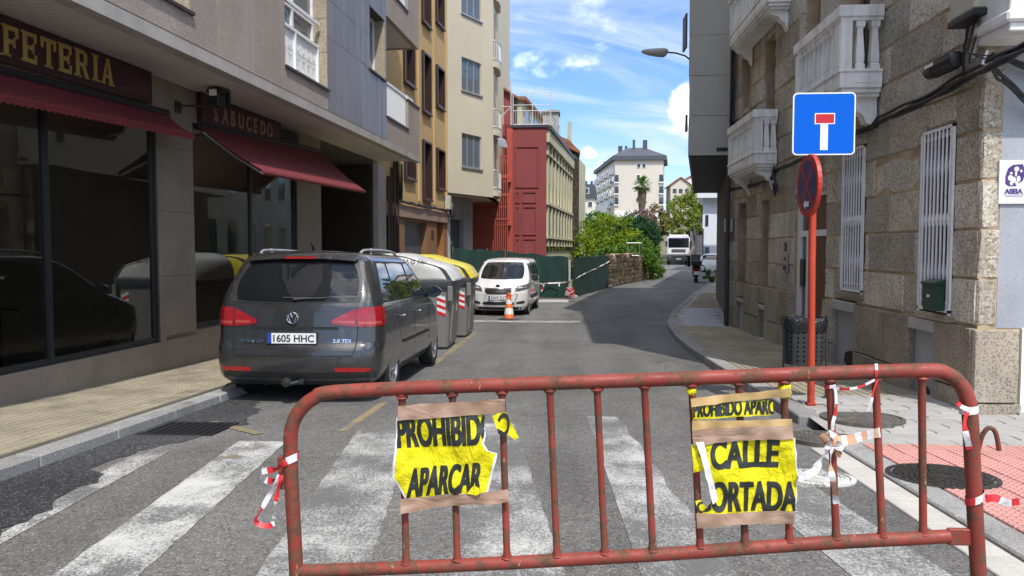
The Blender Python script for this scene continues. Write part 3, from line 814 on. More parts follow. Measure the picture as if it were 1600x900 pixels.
def shopwin(u0, u1, v0, v1, mull, inside):
    b = MB(); f = .07; x = XW - .03
    b.box(x - .06, x, u0, u1, v0, v0 + f); b.box(x - .06, x, u0, u1, v1 - f, v1)
    for u in (u0, *mull, u1 - f): b.box(x - .062, x + .002, u, u + f, v0 + .002, v1 - .002)
    w = b.build('shop_window', M_blackframe, A)
    ed = [u0] + [m_ for m_ in mull] + [u1 - f]
    for a, c in zip(ed, ed[1:]):
        g = MB(); g.box(x - .035, x - .03, a + f, c, v0 + f, v1 - f); g.build('pane', M_shopglass, w)
    D = 3.2
    g = MB(); g.box(x - D - .1, x - D, u0 - .3, u1 + .3, -.3, v1 + .5); g.box(x - D, x - .12, u0 - .3, u1 + .3, -.35, -.25); g.box(x - D, x - .12, u0 - .3, u1 + .3, v1 + .42, v1 + .5); g.box(x - D, x - .12, u0 - .34, u0 - .3, -.3, v1 + .5); g.box(x - D, x - .12, u1 + .26, u1 + .3, -.3, v1 + .5)
    it = g.build('interior', mat('interior_plaster', (.20, .195, .185), .9, var=.1), A)
    g = MB(); g.box(x - D + .5, x - D + 1.0, u0 + .5, u1 - .6, -.25, .95, .02); g.build('bar_counter', M_orangewood, it)
    g = MB(); g.box(x - D + .01, x - D + .05, u0 + 1.2, u0 + 2.1, 1.2, 2.3); g.build('mirror', M_glass_sky, it)
    g = MB(); g.box(x - D + .01, x - D + .28, u1 - 2.0, u1 - .5, 1.35, 1.39); g.build('shelf', M_orangewood, it)
    for k in range(3):
        yy = u0 + (u1 - u0) * (.3 + .25 * k)
        g = MB(); g.lathe([(.02, 0), (.22, .02), (.22, .05), (.02, .06)], 14, (x - 1.2, yy, .62)); g.lathe([(.03, -.25), (.03, .62)], 8, (x - 1.2, yy, 0)); g.lathe([(.2, -.25), (.18, -.22), (.03, -.21)], 12, (x - 1.2, yy, 0)); g.build('cafe_table', M_black, it)
    for fr_, dx_ in ((.62, 2.4), (.85, 2.2)):
        g = MB(); g.lathe([(.0, -.06), (.08, -.05), (.12, .0), (.08, .05), (.0, .06)], 12, (x - dx_, u0 + (u1 - u0) * fr_, v1 + .24)); g.build('ceiling_lamp', M_lampglow, it, True)
shopwin(3.2, 10.36, .10, 3.14, [4.9, 8.24], 0)
shopwin(11.3, 15.25, .19, 3.28, [13.27], 1)
# blinds behind the second shop window, drawn as folds of cloth
# ---- signs over the shop
s1 = thing('shop_sign', 'burgundy cafe fascia board with gold serif letters above the first awning', 'shop sign', (-5.7, 7, 3.4)); on_block(s1, (-5.7, 7, 3.4))
b = MB()
sgn = lambda u, v, w: (XW + .07 + w, u, 3.5 + v)
zt = lambda u: 3.735
pts = [(2.5, 3.18), (10.1, 3.32), (10.1, zt(10.1)), (2.5, zt(2.5))]
b.prism([(p[0], p[1]) for p in pts], XW + .02, XW + .12, 'x'); b.build('board', M_signboard, s1)
GL = {'E': [(0, .22, 0, 1), (.22, .72, 0, .14), (.22, .74, .86, 1), (.22, .56, .43, .57), (.6, .74, .14, .3), (.6, .74, .70, .86), (-.1, 0, 0, .07), (-.1, 0, .93, 1), (.5, .6, .34, .66)],
      'F': [(0, .22, 0, 1), (.22, .74, .86, 1), (.22, .56, .43, .57), (.6, .74, .66, .86), (-.12, .34, 0, .08), (-.1, 0, .93, 1), (.48, .58, .34, .66)],
      'T': [(.28, .5, 0, .86), (-.04, .82, .86, 1), (-.04, .1, .64, .86), (.68, .82, .64, .86), (.16, .62, 0, .08)],
      'I': [(.06, .28, 0, 1), (-.06, .4, 0, .08), (-.06, .4, .92, 1)],
      'R': [(0, .22, 0, 1), (.22, .56, .86, 1), (.22, .56, .42, .55), (.52, .72, .5, .92), (-.12, .34, 0, .08), (-.1, 0, .93, 1)],
      'C': [(.0, .2, .16, .84), (.1, .7, 0, .14), (.1, .7, .86, 1), (.56, .72, .66, .86), (.56, .72, .14, .3)]}
GQ = {'R': [((.34, .46), (.56, .46), (.84, 0), (.60, 0))], 'A': [((.0, 0), (.17, 0), (.46, 1), (.36, 1)), ((.56, 0), (.80, 0), (.52, 1), (.36, 1))]}
GA = {'A': [(.16, .62, .26, .36), (-.08, .26, 0, .07), (.46, .9, 0, .07)]}
def serif(mb, ch, place):
    d = .012
    for (a, c, e, f) in GL.get(ch, []) + GA.get(ch, []):
        mb.face([place(*p) for p in ((a, e, d), (c, e, d), (c, f, d), (a, f, d))])
        for q, r in (((a, e), (c, e)), ((c, e), (c, f)), ((c, f), (a, f)), ((a, f), (a, e))): mb.face([place(*q, 0), place(*r, 0), place(*r, d), place(*q, d)])
    for Q in GQ.get(ch, []):
        mb.face([place(*p, d + .001) for p in Q])
        for k in range(4): mb.face([place(*Q[k], 0), place(*Q[(k+1) % 4], 0), place(*Q[(k+1) % 4], d + .001), place(*Q[k], d + .001)])
u = 6.96
for ch, wd in (('C', .30), ('A', .33), ('F', .30), ('E', .315), ('T', .315), ('E', .315), ('R', .345), ('I', .185), ('A', .33)):
    if ch == 'C': u = 6.96
    b = MB(); wd *= .86; z0 = 3.335 + (u - 7.6) * .03
    serif(b, ch, lambda x, y, d, u=u, z0=z0: (XW + .121 + d, u + .02 + x * .265, z0 + y * .315))
    b.build('letter', M_gold, s1); u += wd
b = MB()
b.face([(XW + .1215, y, z) for y, z in ((9.34, 3.38), (9.55, 3.45), (9.72, 3.58), (9.8, 3.62), (9.9, 3.55), (10.04, 3.46), (10.04, 3.38))])
b.build('printed_emblem', M_signlogo, s1)
s2 = thing('shop_sign', 'dark fascia board with copper capitals and a black louvre above the second awning', 'shop sign', (-5.7, 13, 3.5)); on_block(s2, (-5.7, 13, 3.5))
b = MB(); b.box(XW + .02, XW + .1, 11.42, 14.3, 3.28, 3.735); b.build('board', M_signboard, s2)
u = 11.78
for ch in 'SABUCEDO':
    b = MB(); add_text(b, ch, .34, lambda x, y, d, u=u: (XW + .101 + max(d, 0), u + x, 3.38 + (u - 11.8) * .015 + y), .010, .80, .006); b.build('letter', M_gold2, s2); u += .272
b = MB(); b.box(XW + .02, XW + .05, 14.33, 15.25, 3.30, 3.68); lv = b.build('louvre', M_black, s2)
for k in range(6):
    b = MB(); b.box(XW + .05, XW + .10, 14.36, 15.22, 3.32 + k * .06, 3.342 + k * .06); b.build('blade', M_blackframe, lv)
# ---- awnings
def awning(label, y0, y1, xt, zt0, zt1, xf, zf0, zf1, drop, arms):
    t = thing('awning', label, 'awning'); on_block(t, (xt, (y0 + y1) / 2, zt0))
    b = MB(); n = int((y1 - y0) / .09)
    def surf(u, v):
        y = y0 + (y1 - y0) * u
        za, zb = zt0 + (zt1 - zt0) * u, zf0 + (zf1 - zf0) * u
        return (xt + (xf - xt) * v, y, za + (zb - za) * v - .045 * math.sin(pi * v) + .003 * math.sin(u * n * 2 * pi))
    b.sheet(surf, n * 2, 6, .006, (0, 0, -1)); cl = b.build('canopy', M_awning, t, True)
    b = MB()
    def val(u, v):
        x, y, z = surf(u, 1); return (x + .012 + .008 * math.sin(u * n * 2 * pi), y, z - drop * v * (1 + .12 * math.cos(u * n * 2 * pi)))
    b.sheet(val, n * 2, 2, .004, (-1, 0, 0)); b.build('valance', M_awning, t, True)
    b = MB(); b.tube([(xf - .01, y0 - .01, zf0 - .03), (xf - .01, y1 + .01, zf1 - .03)], .032, 8); b.build('front_bar', M_awning, t, True)
    b = MB(); b.tube([(xt + .03, y0, zt0 - .02), (xt + .03, y1, zt1 - .02)], .05, 8); b.build('roller', M_black, t, True)
    for k, y in enumerate(arms):
        f = (y - y0) / (y1 - y0)
        za, zb = zt0 + (zt1 - zt0) * f, zf0 + (zf1 - zf0) * f
        b = MB(); b.tube([(xt + .05, y, za - .12), ((xt + xf) / 2, y + .12 - .02 * k, (za + zb) / 2 - .13), (xf - .03, y, zb - .04)], .02, 6); b.build('arm', M_alu, t, True)
    return t
awning('rolled-out burgundy awning with scalloped valance over the first shop window', 3.0, 10.40, XW + .12, 3.06, 3.27, XW + .52, 2.70, 2.97, .085, (4, 10.2))
awning('burgundy awning let far down over the second shop window by the garage', 11.32, 16.2, XW + .1, 3.25, 3.47, XW + 1.1, 2.55, 2.62, .06, (11.36, 15.9))
# ---- flood lamp on its arm
t = thing('floodlight', 'black floodlight on a horizontal wall arm between the two awnings', 'floodlight', (-5.73, 10.9, 3.4)); on_block(t, (-5.73, 11.25, 3.5))
b = MB(); b.box(XW + .015, XW + .05, 10.82, 10.95, 3.34, 3.50, .005); b.build('wall_plate', M_black, t)
b = MB(); b.tube([(XW + .04, 10.88, 3.44), (-5.26, 11.1, 3.47)], .016, 6); b.build('arm', M_black, t)
b = MB(); b.box(-5.33, -5.18, 11.02, 11.26, 3.46, 3.72, .012); b.prism([(11.02, 3.7), (11.3, 3.74), (11.3, 3.69), (11.02, 3.65)], -5.36, -5.15, 'x'); b.build('housing', M_black, t)
b = MB(); b.box(-5.31, -5.20, 11.005, 11.018, 3.60, 3.69); b.build('lens', M_white_pvc, t)
b = MB(); b.box(-5.36, -5.16, 11.3, 11.36, 3.50, 3.73); b.build('ballast_box', M_black, t)
# ---- drain grate in the road
t = thing('drain_grate', 'rusty black drain grate in the road by the left kerb', 'drain', (-3.45, 6.9, gz(6.9)))
b = MB(); zz = gz(6.9)
def sl(y): return gz(y)
b.face([(x, y, sl(y) + .008) for x, y in ((-3.78, 6.62), (-3.12, 6.62), (-3.12, 7.16), (-3.78, 7.16))]); b.build('pit', M_black, t)
b = MB()
for k in range(9):
    x = -3.77 + k * .079
    b.face([(x_, y_, sl(y_) + .016) for x_, y_ in ((x, 6.64), (x + .035, 6.64), (x + .035, 7.14), (x, 7.14))])
b.box(-3.8, -3.1, 6.6, 6.64, zz - .02, zz + .024); b.box(-3.8, -3.1, 7.14, 7.18, zz - .04, zz + .006)
b.build('bars', M_blackframe, t)

# ------------------------------------------------------------------ right granite house
XR = 4.06
tfR = lambda u, v, w: (XR - w, u, v)
S = thing('stone_house', 'granite ashlar house with white balustrade balconies on the right of the street', 'house', (5, 12, 0))
HR = [(8.36, 9.05, .70, 2.71, .2), (10.75, 11.52, .80, 2.80, .2), (12.3, 13.95, -1, 2.33, .45), (15.64, 16.3, .38, 2.36, .35), (17.52, 18.4, .40, 2.42, .35),
      (8.64, 9.29, -1, .62, .07), (11.0, 11.87, -1, .66, .07), (15.7, 16.25, -1, .28, .1), (17.55, 18.3, -1, .3, .1),
      (10.75, 11.75, 3.62, 6.3, .3), (12.8, 13.6, 4.72, 6.9, .3), (15.35, 16.15, 3.2, 5.55, .3), (17.4, 18.2, 4.52, 5.70, .3), (8.2, 9.2, 4.4, 6.5, .3)]
b = MB(tfR); b.facade(7.86, 19.3, -.95, 12.4, [(h[0] - .01, h[1] + .01, h[2], h[3], .5) for h in HR], .5, back=False, thick=.5)
b.tf = None
b.face(((XR + .02, 7.88, -.6), (9, 7.88, -.6), (9, 7.88, 12.4), (XR + .02, 7.88, 12.4)))
b.box(4.6, 9, 7.9, 19.2, 12.38, 12.5)
b.build('mortar_wall', M_mortar, S)
b = MB(); b.box(3.80, 9.2, 7.5, 19.35, 12.5, 12.72); b.build('eave', M_conc, S)
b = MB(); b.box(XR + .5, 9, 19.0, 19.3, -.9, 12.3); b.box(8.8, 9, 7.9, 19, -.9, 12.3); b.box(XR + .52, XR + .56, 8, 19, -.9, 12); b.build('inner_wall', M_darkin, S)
def cut(rect, holes):
    rects = [rect]
    for h in holes:
        out = []
        for a, b_, c_, d in rects:
            if h[0] >= b_ or h[1] <= a or h[2] >= d or h[3] <= c_: out.append((a, b_, c_, d)); continue
            if h[0] - a > .06: out.append((a, h[0], c_, d))
            if b_ - h[1] > .06: out.append((h[1], b_, c_, d))
            a2, b2 = max(a, h[0]), min(b_, h[1])
            if h[2] - c_ > .05: out.append((a2, b2, c_, h[2]))
            if d - h[3] > .05: out.append((a2, b2, h[3], d))
        rects = out
    return rects
def block(mb, u0, u1, v0, v1, w, depth, c=.014):
    """a rock-faced ashlar: bevelled rim and a slightly uneven face of 3 x 2 panels"""
    us = [u0 + c, u0 + (u1 - u0) * rand(.3, .4), u0 + (u1 - u0) * rand(.6, .7), u1 - c]; vs = [v0 + c, (v0 + v1) / 2 + rand(-.03, .03), v1 - c]
    g = [[mb.P((u, v, w + (rand(-.010, .012)))) for v in vs] for u in us]
    for i in range(3):
        for j in range(2): mb.idx((g[i][j], g[i+1][j], g[i+1][j+1], g[i][j+1]))
    j4 = lambda u, v: mb.P((u + rand(-.004, .004), v + rand(-.004, .004), w - .018))
    k4 = lambda u, v: mb.P((u, v, w - depth))
    cs = [(u0, v0), (u1, v0), (u1, v1), (u0, v1)]; m_ = [j4(*p) for p in cs]; o = [k4(*p) for p in cs]
    edges = [[g[i][0] for i in range(4)], [g[3][j] for j in range(3)], [g[i][2] for i in (3, 2, 1, 0)], [g[0][j] for j in (2, 1, 0)]]
    for k in range(4): mb.idx([m_[k], m_[(k+1) % 4]] + edges[k][::-1]); mb.idx((o[k], o[(k+1) % 4], m_[(k+1) % 4], m_[k]))
zc_ = [.635, 1.10, 1.59, 2.07, 2.55, 3.00, 3.46, 3.92, 4.40, 4.88, 5.36, 5.84, 6.32, 6.8, 7.3]
for i, (z0, z1) in enumerate(zip(zc_, zc_[1:])):
    y = 7.86
    while y < 19.25:
        wd = rand(.75, 1.35)
        if y == 7.86: wd = .50 if i % 2 else .85
        y1 = min(19.25, y + wd)
        if 19.25 - y1 < .3: y1 = 19.25
        if z0 < 1.4 + .36 * y1 + .3:
            for (a, c_, d, e) in cut((y, y1, z0, z1), HR):
                m = MB(tfR); block(m, a + .010, c_ - .010, d + .010, e - .010, rand(.004, .022), .06)
                m.build('stone', M_gran, S)
        y = y1
y = 7.86
for wd in (.78, .65, .82, .88, .86, .43, 1.65, .9, .85, .55, .7, .6, .75, .9):
    y1 = min(y + wd, 19.25)
    for (z0, z1) in ((-.9, -.02), (-.02, .62)):
        for (a, c_, d, e) in cut((y, y1, z0, z1), [h for h in HR if h[2] < .3]):
            m = MB(tfR); block(m, a + .006, c_ - .006, d + .006, e - .006, .055, .1, .010)
            m.build('plinth_stone', M_plinth, S)
    y = y1
    if y >= 19.25: break
for (y0, y1, z, s_) in ((8.64, 9.29, .48, .13), (10.99, 11.86, .50, .14), (15.7, 16.25, .16, .1), (17.55, 18.3, .18, .1)):
    b = MB(tfR); b.box(y0, y1, z, z + s_, -.05, .05, .01); b.build('vent_lintel', M_conc, S)
for (y0, y1, z1) in ((8.64, 9.29, .5), (11.0, 11.87, .52), (15.7, 16.25, .18), (17.55, 18.3, .2)):
    b = MB(tfR); b.box(y0, y1, -1, z1, -.09, -.045); b.build('render_infill', M_conc_b, S)
for (yc, zc2, ry, rz_) in ((9.02, -.27, .16, .13), (11.3, -.19, .28, .13)):
    b = MB(tfR); b.face([(yc + ry * math.cos(a) * rand(.8, 1.1), zc2 + rz_ * math.sin(a) * rand(.8, 1.1), -.041) for a in [k * pi / 7 for k in range(14)]]); b.build('broken_hole', M_darkin, S)
# front pier facing the crossing
tfF = lambda u, v, w: (u, 7.86 - w, v)
for i, (z0, z1) in enumerate(zip(zc_, zc_[1:])):
    if z1 > 4: break
    m = MB(tfF); block(m, 4.05, 4.225 + (.02 if i % 2 else 0), z0 + .008, z1 - .008, .012, .06); m.build('stone', M_gran, S)
for (z0, z1, u1) in ((-.9, -.12, 4.48), (-.12, .61, 4.44)):
    m = MB(tfF); block(m, 4.01, u1, z0 + .005, z1 - .005, .05, .1, .01); m.build('plinth_stone', M_plinth, S)
b = MB(tfF); b.box(4.235, 6.5, .62, 4.0, -.06, .004); b.build('render_panel', M_conc_b, S)
b = MB(tfF); b.box(4.47, 4.56, -.4, .62, -.04, .03); b.build('door_jamb', M_white_paint, S)
b = MB(tfF); b.box(4.44, 6, -.5, -.2, -.05, .08); b.build('doorstep', M_conc, S)
# windows behind their white turned grilles
bar = MB(); prof = [(.011, 0), (.011, .08), (.019, .10), (.011, .12), (.012, .30), (.018, .42), (.012, .54), (.012, .90), (.020, .93), (.020, 1.02), (.012, 1.05), (.012, 1.42), (.018, 1.54), (.012, 1.66), (.011, 1.84), (.019, 1.86), (.011, 1.88), (.011, 1.96)]
bar.lathe(prof, 8)
bsrc = None
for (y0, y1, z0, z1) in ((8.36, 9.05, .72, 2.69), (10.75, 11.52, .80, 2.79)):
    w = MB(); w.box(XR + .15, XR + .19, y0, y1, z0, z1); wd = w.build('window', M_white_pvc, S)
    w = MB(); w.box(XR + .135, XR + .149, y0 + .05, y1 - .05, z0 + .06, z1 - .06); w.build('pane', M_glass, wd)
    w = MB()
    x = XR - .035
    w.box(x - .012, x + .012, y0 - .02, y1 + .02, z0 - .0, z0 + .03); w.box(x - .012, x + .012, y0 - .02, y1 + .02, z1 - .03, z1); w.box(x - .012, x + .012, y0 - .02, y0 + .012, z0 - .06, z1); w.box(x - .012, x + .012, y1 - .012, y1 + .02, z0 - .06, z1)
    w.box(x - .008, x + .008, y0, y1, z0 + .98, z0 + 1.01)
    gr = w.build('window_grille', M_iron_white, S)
    for k in range(8):
        p = (x - 5, y0 + .05 + (y1 - y0 - .1) * k / 7 - 12, z0 + .01)
        if bsrc is None:
            bsrc = bar.build('bar', M_iron_white, gr, True, loc=(0, 0, 0)); bsrc.location = p
        else: inst(bsrc, gr, p)
    w = MB(); w.box(XR - .05, XR + .14, y0 - .06, y1 + .06, z0 - .1, z0 - .02, .008); w.build('window_sill', M_plinth, S)
def leaf_window(y0, y1, z0, z1, x, m=M_brownframe):
    w = MB(); f = .06
    w.box(x, x + .05, y0, y1, z0, z0 + f); w.box(x, x + .05, y0, y1, z1 - f, z1)
    for u in (y0, (y0 + y1) / 2 - f / 2, y1 - f): w.box(x - .002, x + .052, u, u + f, z0 + .004, z1 - .004)
    w.box(x - .001, x + .051, y0, y1, z0 + (z1 - z0) * .68, z0 + (z1 - z0) * .68 + .05)
    q = w.build('window', m, S)
    w = MB(); w.box(x + .02, x + .03, y0 + .02, y1 - .02, z0 + .02, z1 - .02); w.build('pane', M_glass, q)
M_oldwood = mat('old_window_wood', (.17, .125, .085), .7, var=.2, vscale=6)
leaf_window(10.75, 11.75, 3.62, 6.3, XR + .24, M_oldwood); leaf_window(12.8, 13.6, 4.72, 6.9, XR + .24, M_oldwood); leaf_window(15.35, 16.15, 3.2, 5.55, XR + .24, M_oldwood); leaf_window(17.4, 18.2, 4.52, 5.7, XR + .24, M_oldwood)
for (y0, y1, z0, z1) in ((15.64, 16.3, .38, 2.36), (17.52, 18.4, .40, 2.42)):
    w = MB(); w.box(XR + .3, XR + .33, y0, y1, z0, z1); w.build('shutter', M_darkwall, S)
# street door
b = MB(); b.box(XR + .05, XR + .16, 13.80, 13.95, -.5, 2.33); b.box(XR + .06, XR + .15, 12.3, 13.8, 2.25, 2.33); b.box(XR + .06, XR + .15, 12.4, 13.8, 1.60, 1.70); b.box(XR + .06, XR + .15, 13.4, 13.47, -.4, 1.6)
b.build('door_frame', M_white_pvc, S)
b = MB(); b.box(XR + .38, XR + .42, 12.3, 13.9, -.5, 2.33); dr = b.build('door', M_brownframe, S)
M_brownleaf = mat('brown_door_leaf', (.115, .052, .028), .55, var=.12, vscale=3)
b = MB(); b.box(XR + .10, XR + .14, 12.34, 13.38, -.4, 2.24, .006); b.build('door_leaf', M_brownleaf, dr)
b = MB(); b.box(XR + .10, XR + .11, 13.47, 13.8, -.4, 1.6); b.box(XR + .10, XR + .11, 13.47, 13.8, 1.70, 2.25); b.build('pane', M_glass, dr)
b = MB(); b.box(XR + .03, XR + .08, 13.52, 13.72, .75, 1.22, .01); b.build('notice_plate', M_blackframe, S)
t = thing('intercom', 'grey metal intercom plate on the stone pier under the black number', 'intercom', (XR - .03, 14.35, 1.2))
b = MB(); b.box(XR - .045, XR - .02, 14.22, 14.50, .98, 1.28, .006); b.build('plate', M_galv, t)
b = MB(); b.box(XR - .05, XR - .044, 14.27, 14.45, 1.0, 1.1); b.box(XR - .05, XR - .044, 14.31, 14.41, 1.18, 1.24); b.build('keypad', M_darkrail, t)
b = MB(); add_text(b, '2', .2, lambda x, y, d: (XR - .035 - d, 14.46 - x, 1.36 + y), .008, 1.3, .004); b.build('house_number', M_black, t)
# ---- white balconies
def balcony_R(y0, y1, xo, zb, zr, corbels=True):
    m = MB(); k = XR - .03
    o = MB()
    H = zr - zb
    o.box(xo, k, y0, y1, zb + .10, zb + .30, .008); o.box(xo + .035, k, y0 + .035, y1 - .035, zb + .045, zb + .101, .006); o.box(xo + .08, k, y0 + .08, y1 - .08, zb, zb + .046, .006)
    o.box(xo - .02, k, y0 - .02, y1 + .02, zb + .295, zb + .335, .008)
    bl = o.build('balcony', M_white_paint, S)
    o = MB(); o.box(xo - .008, xo + .01, y0 + .3, y1 - .3, zb + .15, zb + .26, .004); o.box(xo + .2, k - .06, y0 - .008, y0 + .01, zb + .16, zb + .26, .004); o.build('plinth_panel', M_white_paint, bl)
    o = MB()
    o.box(xo - .03, k, y0 - .03, y0 + .16, zr - .15, zr, .012); o.box(xo - .03, xo + .16, y0 + .155, y1 - .155, zr - .148, zr - .002, .012); o.box(xo - .03, k, y1 - .16, y1 + .03, zr - .15, zr, .012)
    o.box(xo - .005, k, y0 - .005, y0 + .13, zr - .185, zr - .149); o.box(xo - .005, xo + .13, y0 + .13, y1 - .13, zr - .185, zr - .149)
    o.build('handrail', M_white_paint, bl)
    for y in (y0, y1 - .15):
        o = MB(); o.box(xo, xo + .15, y, y + .15, zb + .33, zr - .18, .006)
        if y == y0: o.box(xo - .006, xo + .006, y0 + .04, y0 + .11, zb + .38, zr - .24); o.box(xo + .04, xo + .11, y0 - .006, y0 + .006, zb + .38, zr - .24)
        o.build('corner_post', M_white_paint, bl)
    o = MB(); o.box(xo + .01, xo + .11, y0 + .152, y0 + .30, zb + .33, zr - .18, .006); o.build('half_post', M_white_paint, bl)
    h = zr - .185 - (zb + .335)
    pr = MB(); s4 = [(.058, 0), (.058, .10), (.044, .12), (.050, .16), (.052, .28), (.034, .78), (.036, .84), (.055, .88), (.055, 1.0)]
    def sq(mb, cx, cy):
        rings = []
        for r_, f in s4: rings.append([mb.P((cx + a * r_, cy + c_ * r_, zb + .335 + f * h)) for a, c_ in ((-1, -1), (1, -1), (1, 1), (-1, 1))])
        for A_, B_ in zip(rings, rings[1:]):
            for q in range(4): mb.idx((A_[q], A_[(q+1) % 4], B_[(q+1) % 4], B_[q]))
    span = k - (xo + .15)
    for f in (.27, .75): 
        o = MB(); sq(o, xo + .15 + span * f, y0 + .065); o.build('baluster', M_white_paint, bl)
    n = int((y1 - y0 - .5) / .16)
    for q in range(n):
        o = MB(); sq(o, xo + .06, y0 + .38 + q * (y1 - y0 - .6) / max(1, n - 1)); o.build('baluster', M_white_paint, bl)
    if corbels:
        prof = [(k, zb), (xo + .10, zb), (xo + .10, zb - .04), (xo + .16, zb - .09), (xo + .24, zb - .10), (xo + .28, zb - .17), (xo + .36, zb - .22), (xo + .40, zb - .32), (k, zb - .36)]
        for y in (y0 + .16, y1 - .34):
            o = MB(); o.prism([(a, c_) for a, c_ in prof], y, y + .18, 'y'); o.build('corbel', M_white_paint, bl)
balcony_R(10.22, 12.15, 3.50, 3.34, 4.47)
balcony_R(15.05, 17.45, 3.61, 2.90, 4.02)
balcony_R(14.3, 17.45, 3.61, 5.68, 6.85)
b = MB()
b.box(3.97, 6.2, 7.30, 7.84, 3.34, 3.42, .01); b.box(3.93, 6.2, 7.26, 7.84, 3.419, 3.52, .02); b.box(3.97, 6.2, 7.30, 7.84, 3.519, 4.6, .01); b.build('corner_balcony', M_white_paint, S)
# ---- cables, splice box, junction box
def bundle(name, label, paths, r, jit, n, cat='cables', m=M_cable):
    t = thing(name, label, cat, paths[0][0])
    for k in range(n):
        p = paths[k % len(paths)]; b = MB(); pts = []
        dx, dz = rand(-jit, jit), rand(-jit, jit); L = len(p)
        for i in range(L - 1):
            for q in range(6):
                f = q / 6; a = Vector(p[i]).lerp(Vector(p[i+1]), f)
                w_ = .012 * math.sin((i * 6 + q) * .9 + k * 2) 
                pts.append((a.x + dx * .5 - abs(w_) * .5, a.y, a.z + dz + w_ + .010 * math.cos((i * 6 + q) * .5 + k)))
        pts.append(p[-1]); b.tube(pts, r * rand(.7, 1.2), 6); b.build('cable', m, t, True)
    return t
bundle('cable_bundle', 'thick sagging bundle of black cables along the granite wall beside the big balcony', [[(3.96, 6.9, 3.16), (3.95, 7.5, 3.12), (3.95, 8.2, 3.08), (3.95, 9.2, 3.03), (3.96, 10.1, 3.02), (3.97, 10.35, 2.98)]], .017, .05, 9)
bundle('cable_bundle', 'thinner black cable run under the small white balcony towards the drainpipes', [[(3.98, 10.4, 2.95), (3.97, 11.6, 2.98), (3.98, 13.2, 2.88), (3.98, 14.9, 2.84), (3.97, 15.3, 2.70), (3.98, 17, 2.72), (3.98, 19.1, 2.80)]], .016, .035, 6)
bundle('hanging_cable', 'loose black cables dropping from the beige box to the splice closure', [[(3.95, 7.95, 3.62), (3.93, 8.0, 3.4), (3.95, 8.05, 3.1)], [(3.95, 7.85, 3.62), (3.9, 7.9, 3.3), (3.93, 7.5, 3.18)], [(3.95, 7.8, 3.9), (3.94, 7.75, 3.5), (3.95, 7.95, 3.2)]], .006, .02, 7)
bundle('cable_loop', 'coiled black cables hanging at the near end of the small balcony', [[(3.96, 14.95, 2.9), (3.9, 14.8, 2.75), (3.96, 14.7, 2.5), (3.95, 14.85, 2.42), (3.96, 15.0, 2.6)]], .013, .05, 6)
bundle('cable_bundle', 'black cables bending round the corner of the granite house above the rendered panel', [[(3.98, 7.7, 3.14), (4.05, 7.70, 3.20), (4.25, 7.74, 3.16), (4.6, 7.76, 3.0), (5.2, 7.78, 2.9)], [(3.97, 7.6, 3.1), (4.1, 7.66, 3.02), (4.4, 7.72, 2.78), (5.0, 7.76, 2.6)]], .015, .05, 8)
t = thing('bracket', 'pale broken cable bracket sticking out at the corner below the white balcony', 'bracket', (4.0, 7.7, 3.2))
b = MB(); b.tube([(4.02, 7.8, 3.22), (3.95, 7.62, 3.24), (3.90, 7.60, 3.12), (3.98, 7.6, 3.10)], .012, 6); b.build('arm', M_white_pvc, t, True)
t = thing('conduit', 'thin grey conduit pipe rising up the granite wall beside the beige box', 'pipe', (3.97, 7.8, 3.2))
b = MB(); b.tube([(3.98, 7.78, 5.0), (3.98, 7.80, 3.6), (3.97, 7.92, 3.25)], .022, 8); b.build('tube', M_galv, t, True)
t = thing('splice_closure', 'black ribbed cable splice closure hanging on the granite wall', 'splice box', (3.9, 8.35, 3.3))
b = MB(); b.lathe([(.04, 0), (.075, .015), (.085, .04), (.085, .38), (.092, .40), (.092, .48), (.085, .50), (.08, .60), (.05, .64)], 14, (3.9, 8.05, 3.28), 'y'); b.build('body', M_black, t, True)
b = MB()
for k in range(10):
    a = 2 * pi * k / 10; b.box(3.9 + .085 * math.cos(a) - .006, 3.9 + .085 * math.cos(a) + .006, 8.1, 8.42, 3.28 + .085 * math.sin(a) - .006, 3.28 + .085 * math.sin(a) + .006)
b.build('rib', M_black, t)
b = MB(); b.box(3.808, 3.814, 8.40, 8.58, 3.29, 3.32); b.build('label_strip', M_white_pvc, t)
M_beige = mat('beige_plastic', (.46, .44, .36), .6, var=.12, vscale=3, streak=(6, .4, (.33, .29, .17)))
t = thing('junction_box', 'weathered beige telecom junction box high on the granite wall', 'junction box', (3.95, 7.95, 3.8))
b = MB(); b.box(3.86, 4.03, 7.70, 8.18, 3.66, 4.35, .02); b.build('case', M_beige, t)
b = MB(); b.box(3.85, 4.03, 7.68, 8.20, 3.60, 3.665, .01); b.build('cable_entry', M_black, t)
t = thing('meter_box', 'small beige meter box at the far end of the granite house', 'meter box', (3.98, 19.0, 1.8))
b = MB(); b.box(3.88, 4.03, 18.75, 19.1, 1.78, 2.12, .015); b.build('case', M_beige, t)
b = MB(); b.tube([(3.95, 18.95, 1.78), (3.95, 19.0, 1.62), (4.0, 19.15, 1.55)], .03, 6); b.build('cable', M_cable, t)
# ---- mailbox on the window grille
M_greenbox = mat('dark_green_enamel', (.010, .045, .032), .35, var=.2, vscale=5)
t = thing('mailbox', 'dark green metal mailbox hung on the nearer white window grille', 'mailbox', (3.95, 8.5, .9))
b = MB(); b.box(3.89, 4.0, 8.40, 8.66, .74, 1.02, .008); b.build('body', M_greenbox, t)
b = MB(); b.prism([(3.87, 1.018), (4.0, 1.018), (4.0, 1.075), (3.87, 1.04)], 8.385, 8.675, 'y'); b.build('lid', M_greenbox, t)
b = MB(); b.box(3.886, 3.889, 8.44, 8.62, .975, .988); b.build('slot', M_black, t)
b = MB(); b.box(3.887, 3.889, 8.50, 8.56, .88, .91); b.build('sticker', M_white_pvc, t)
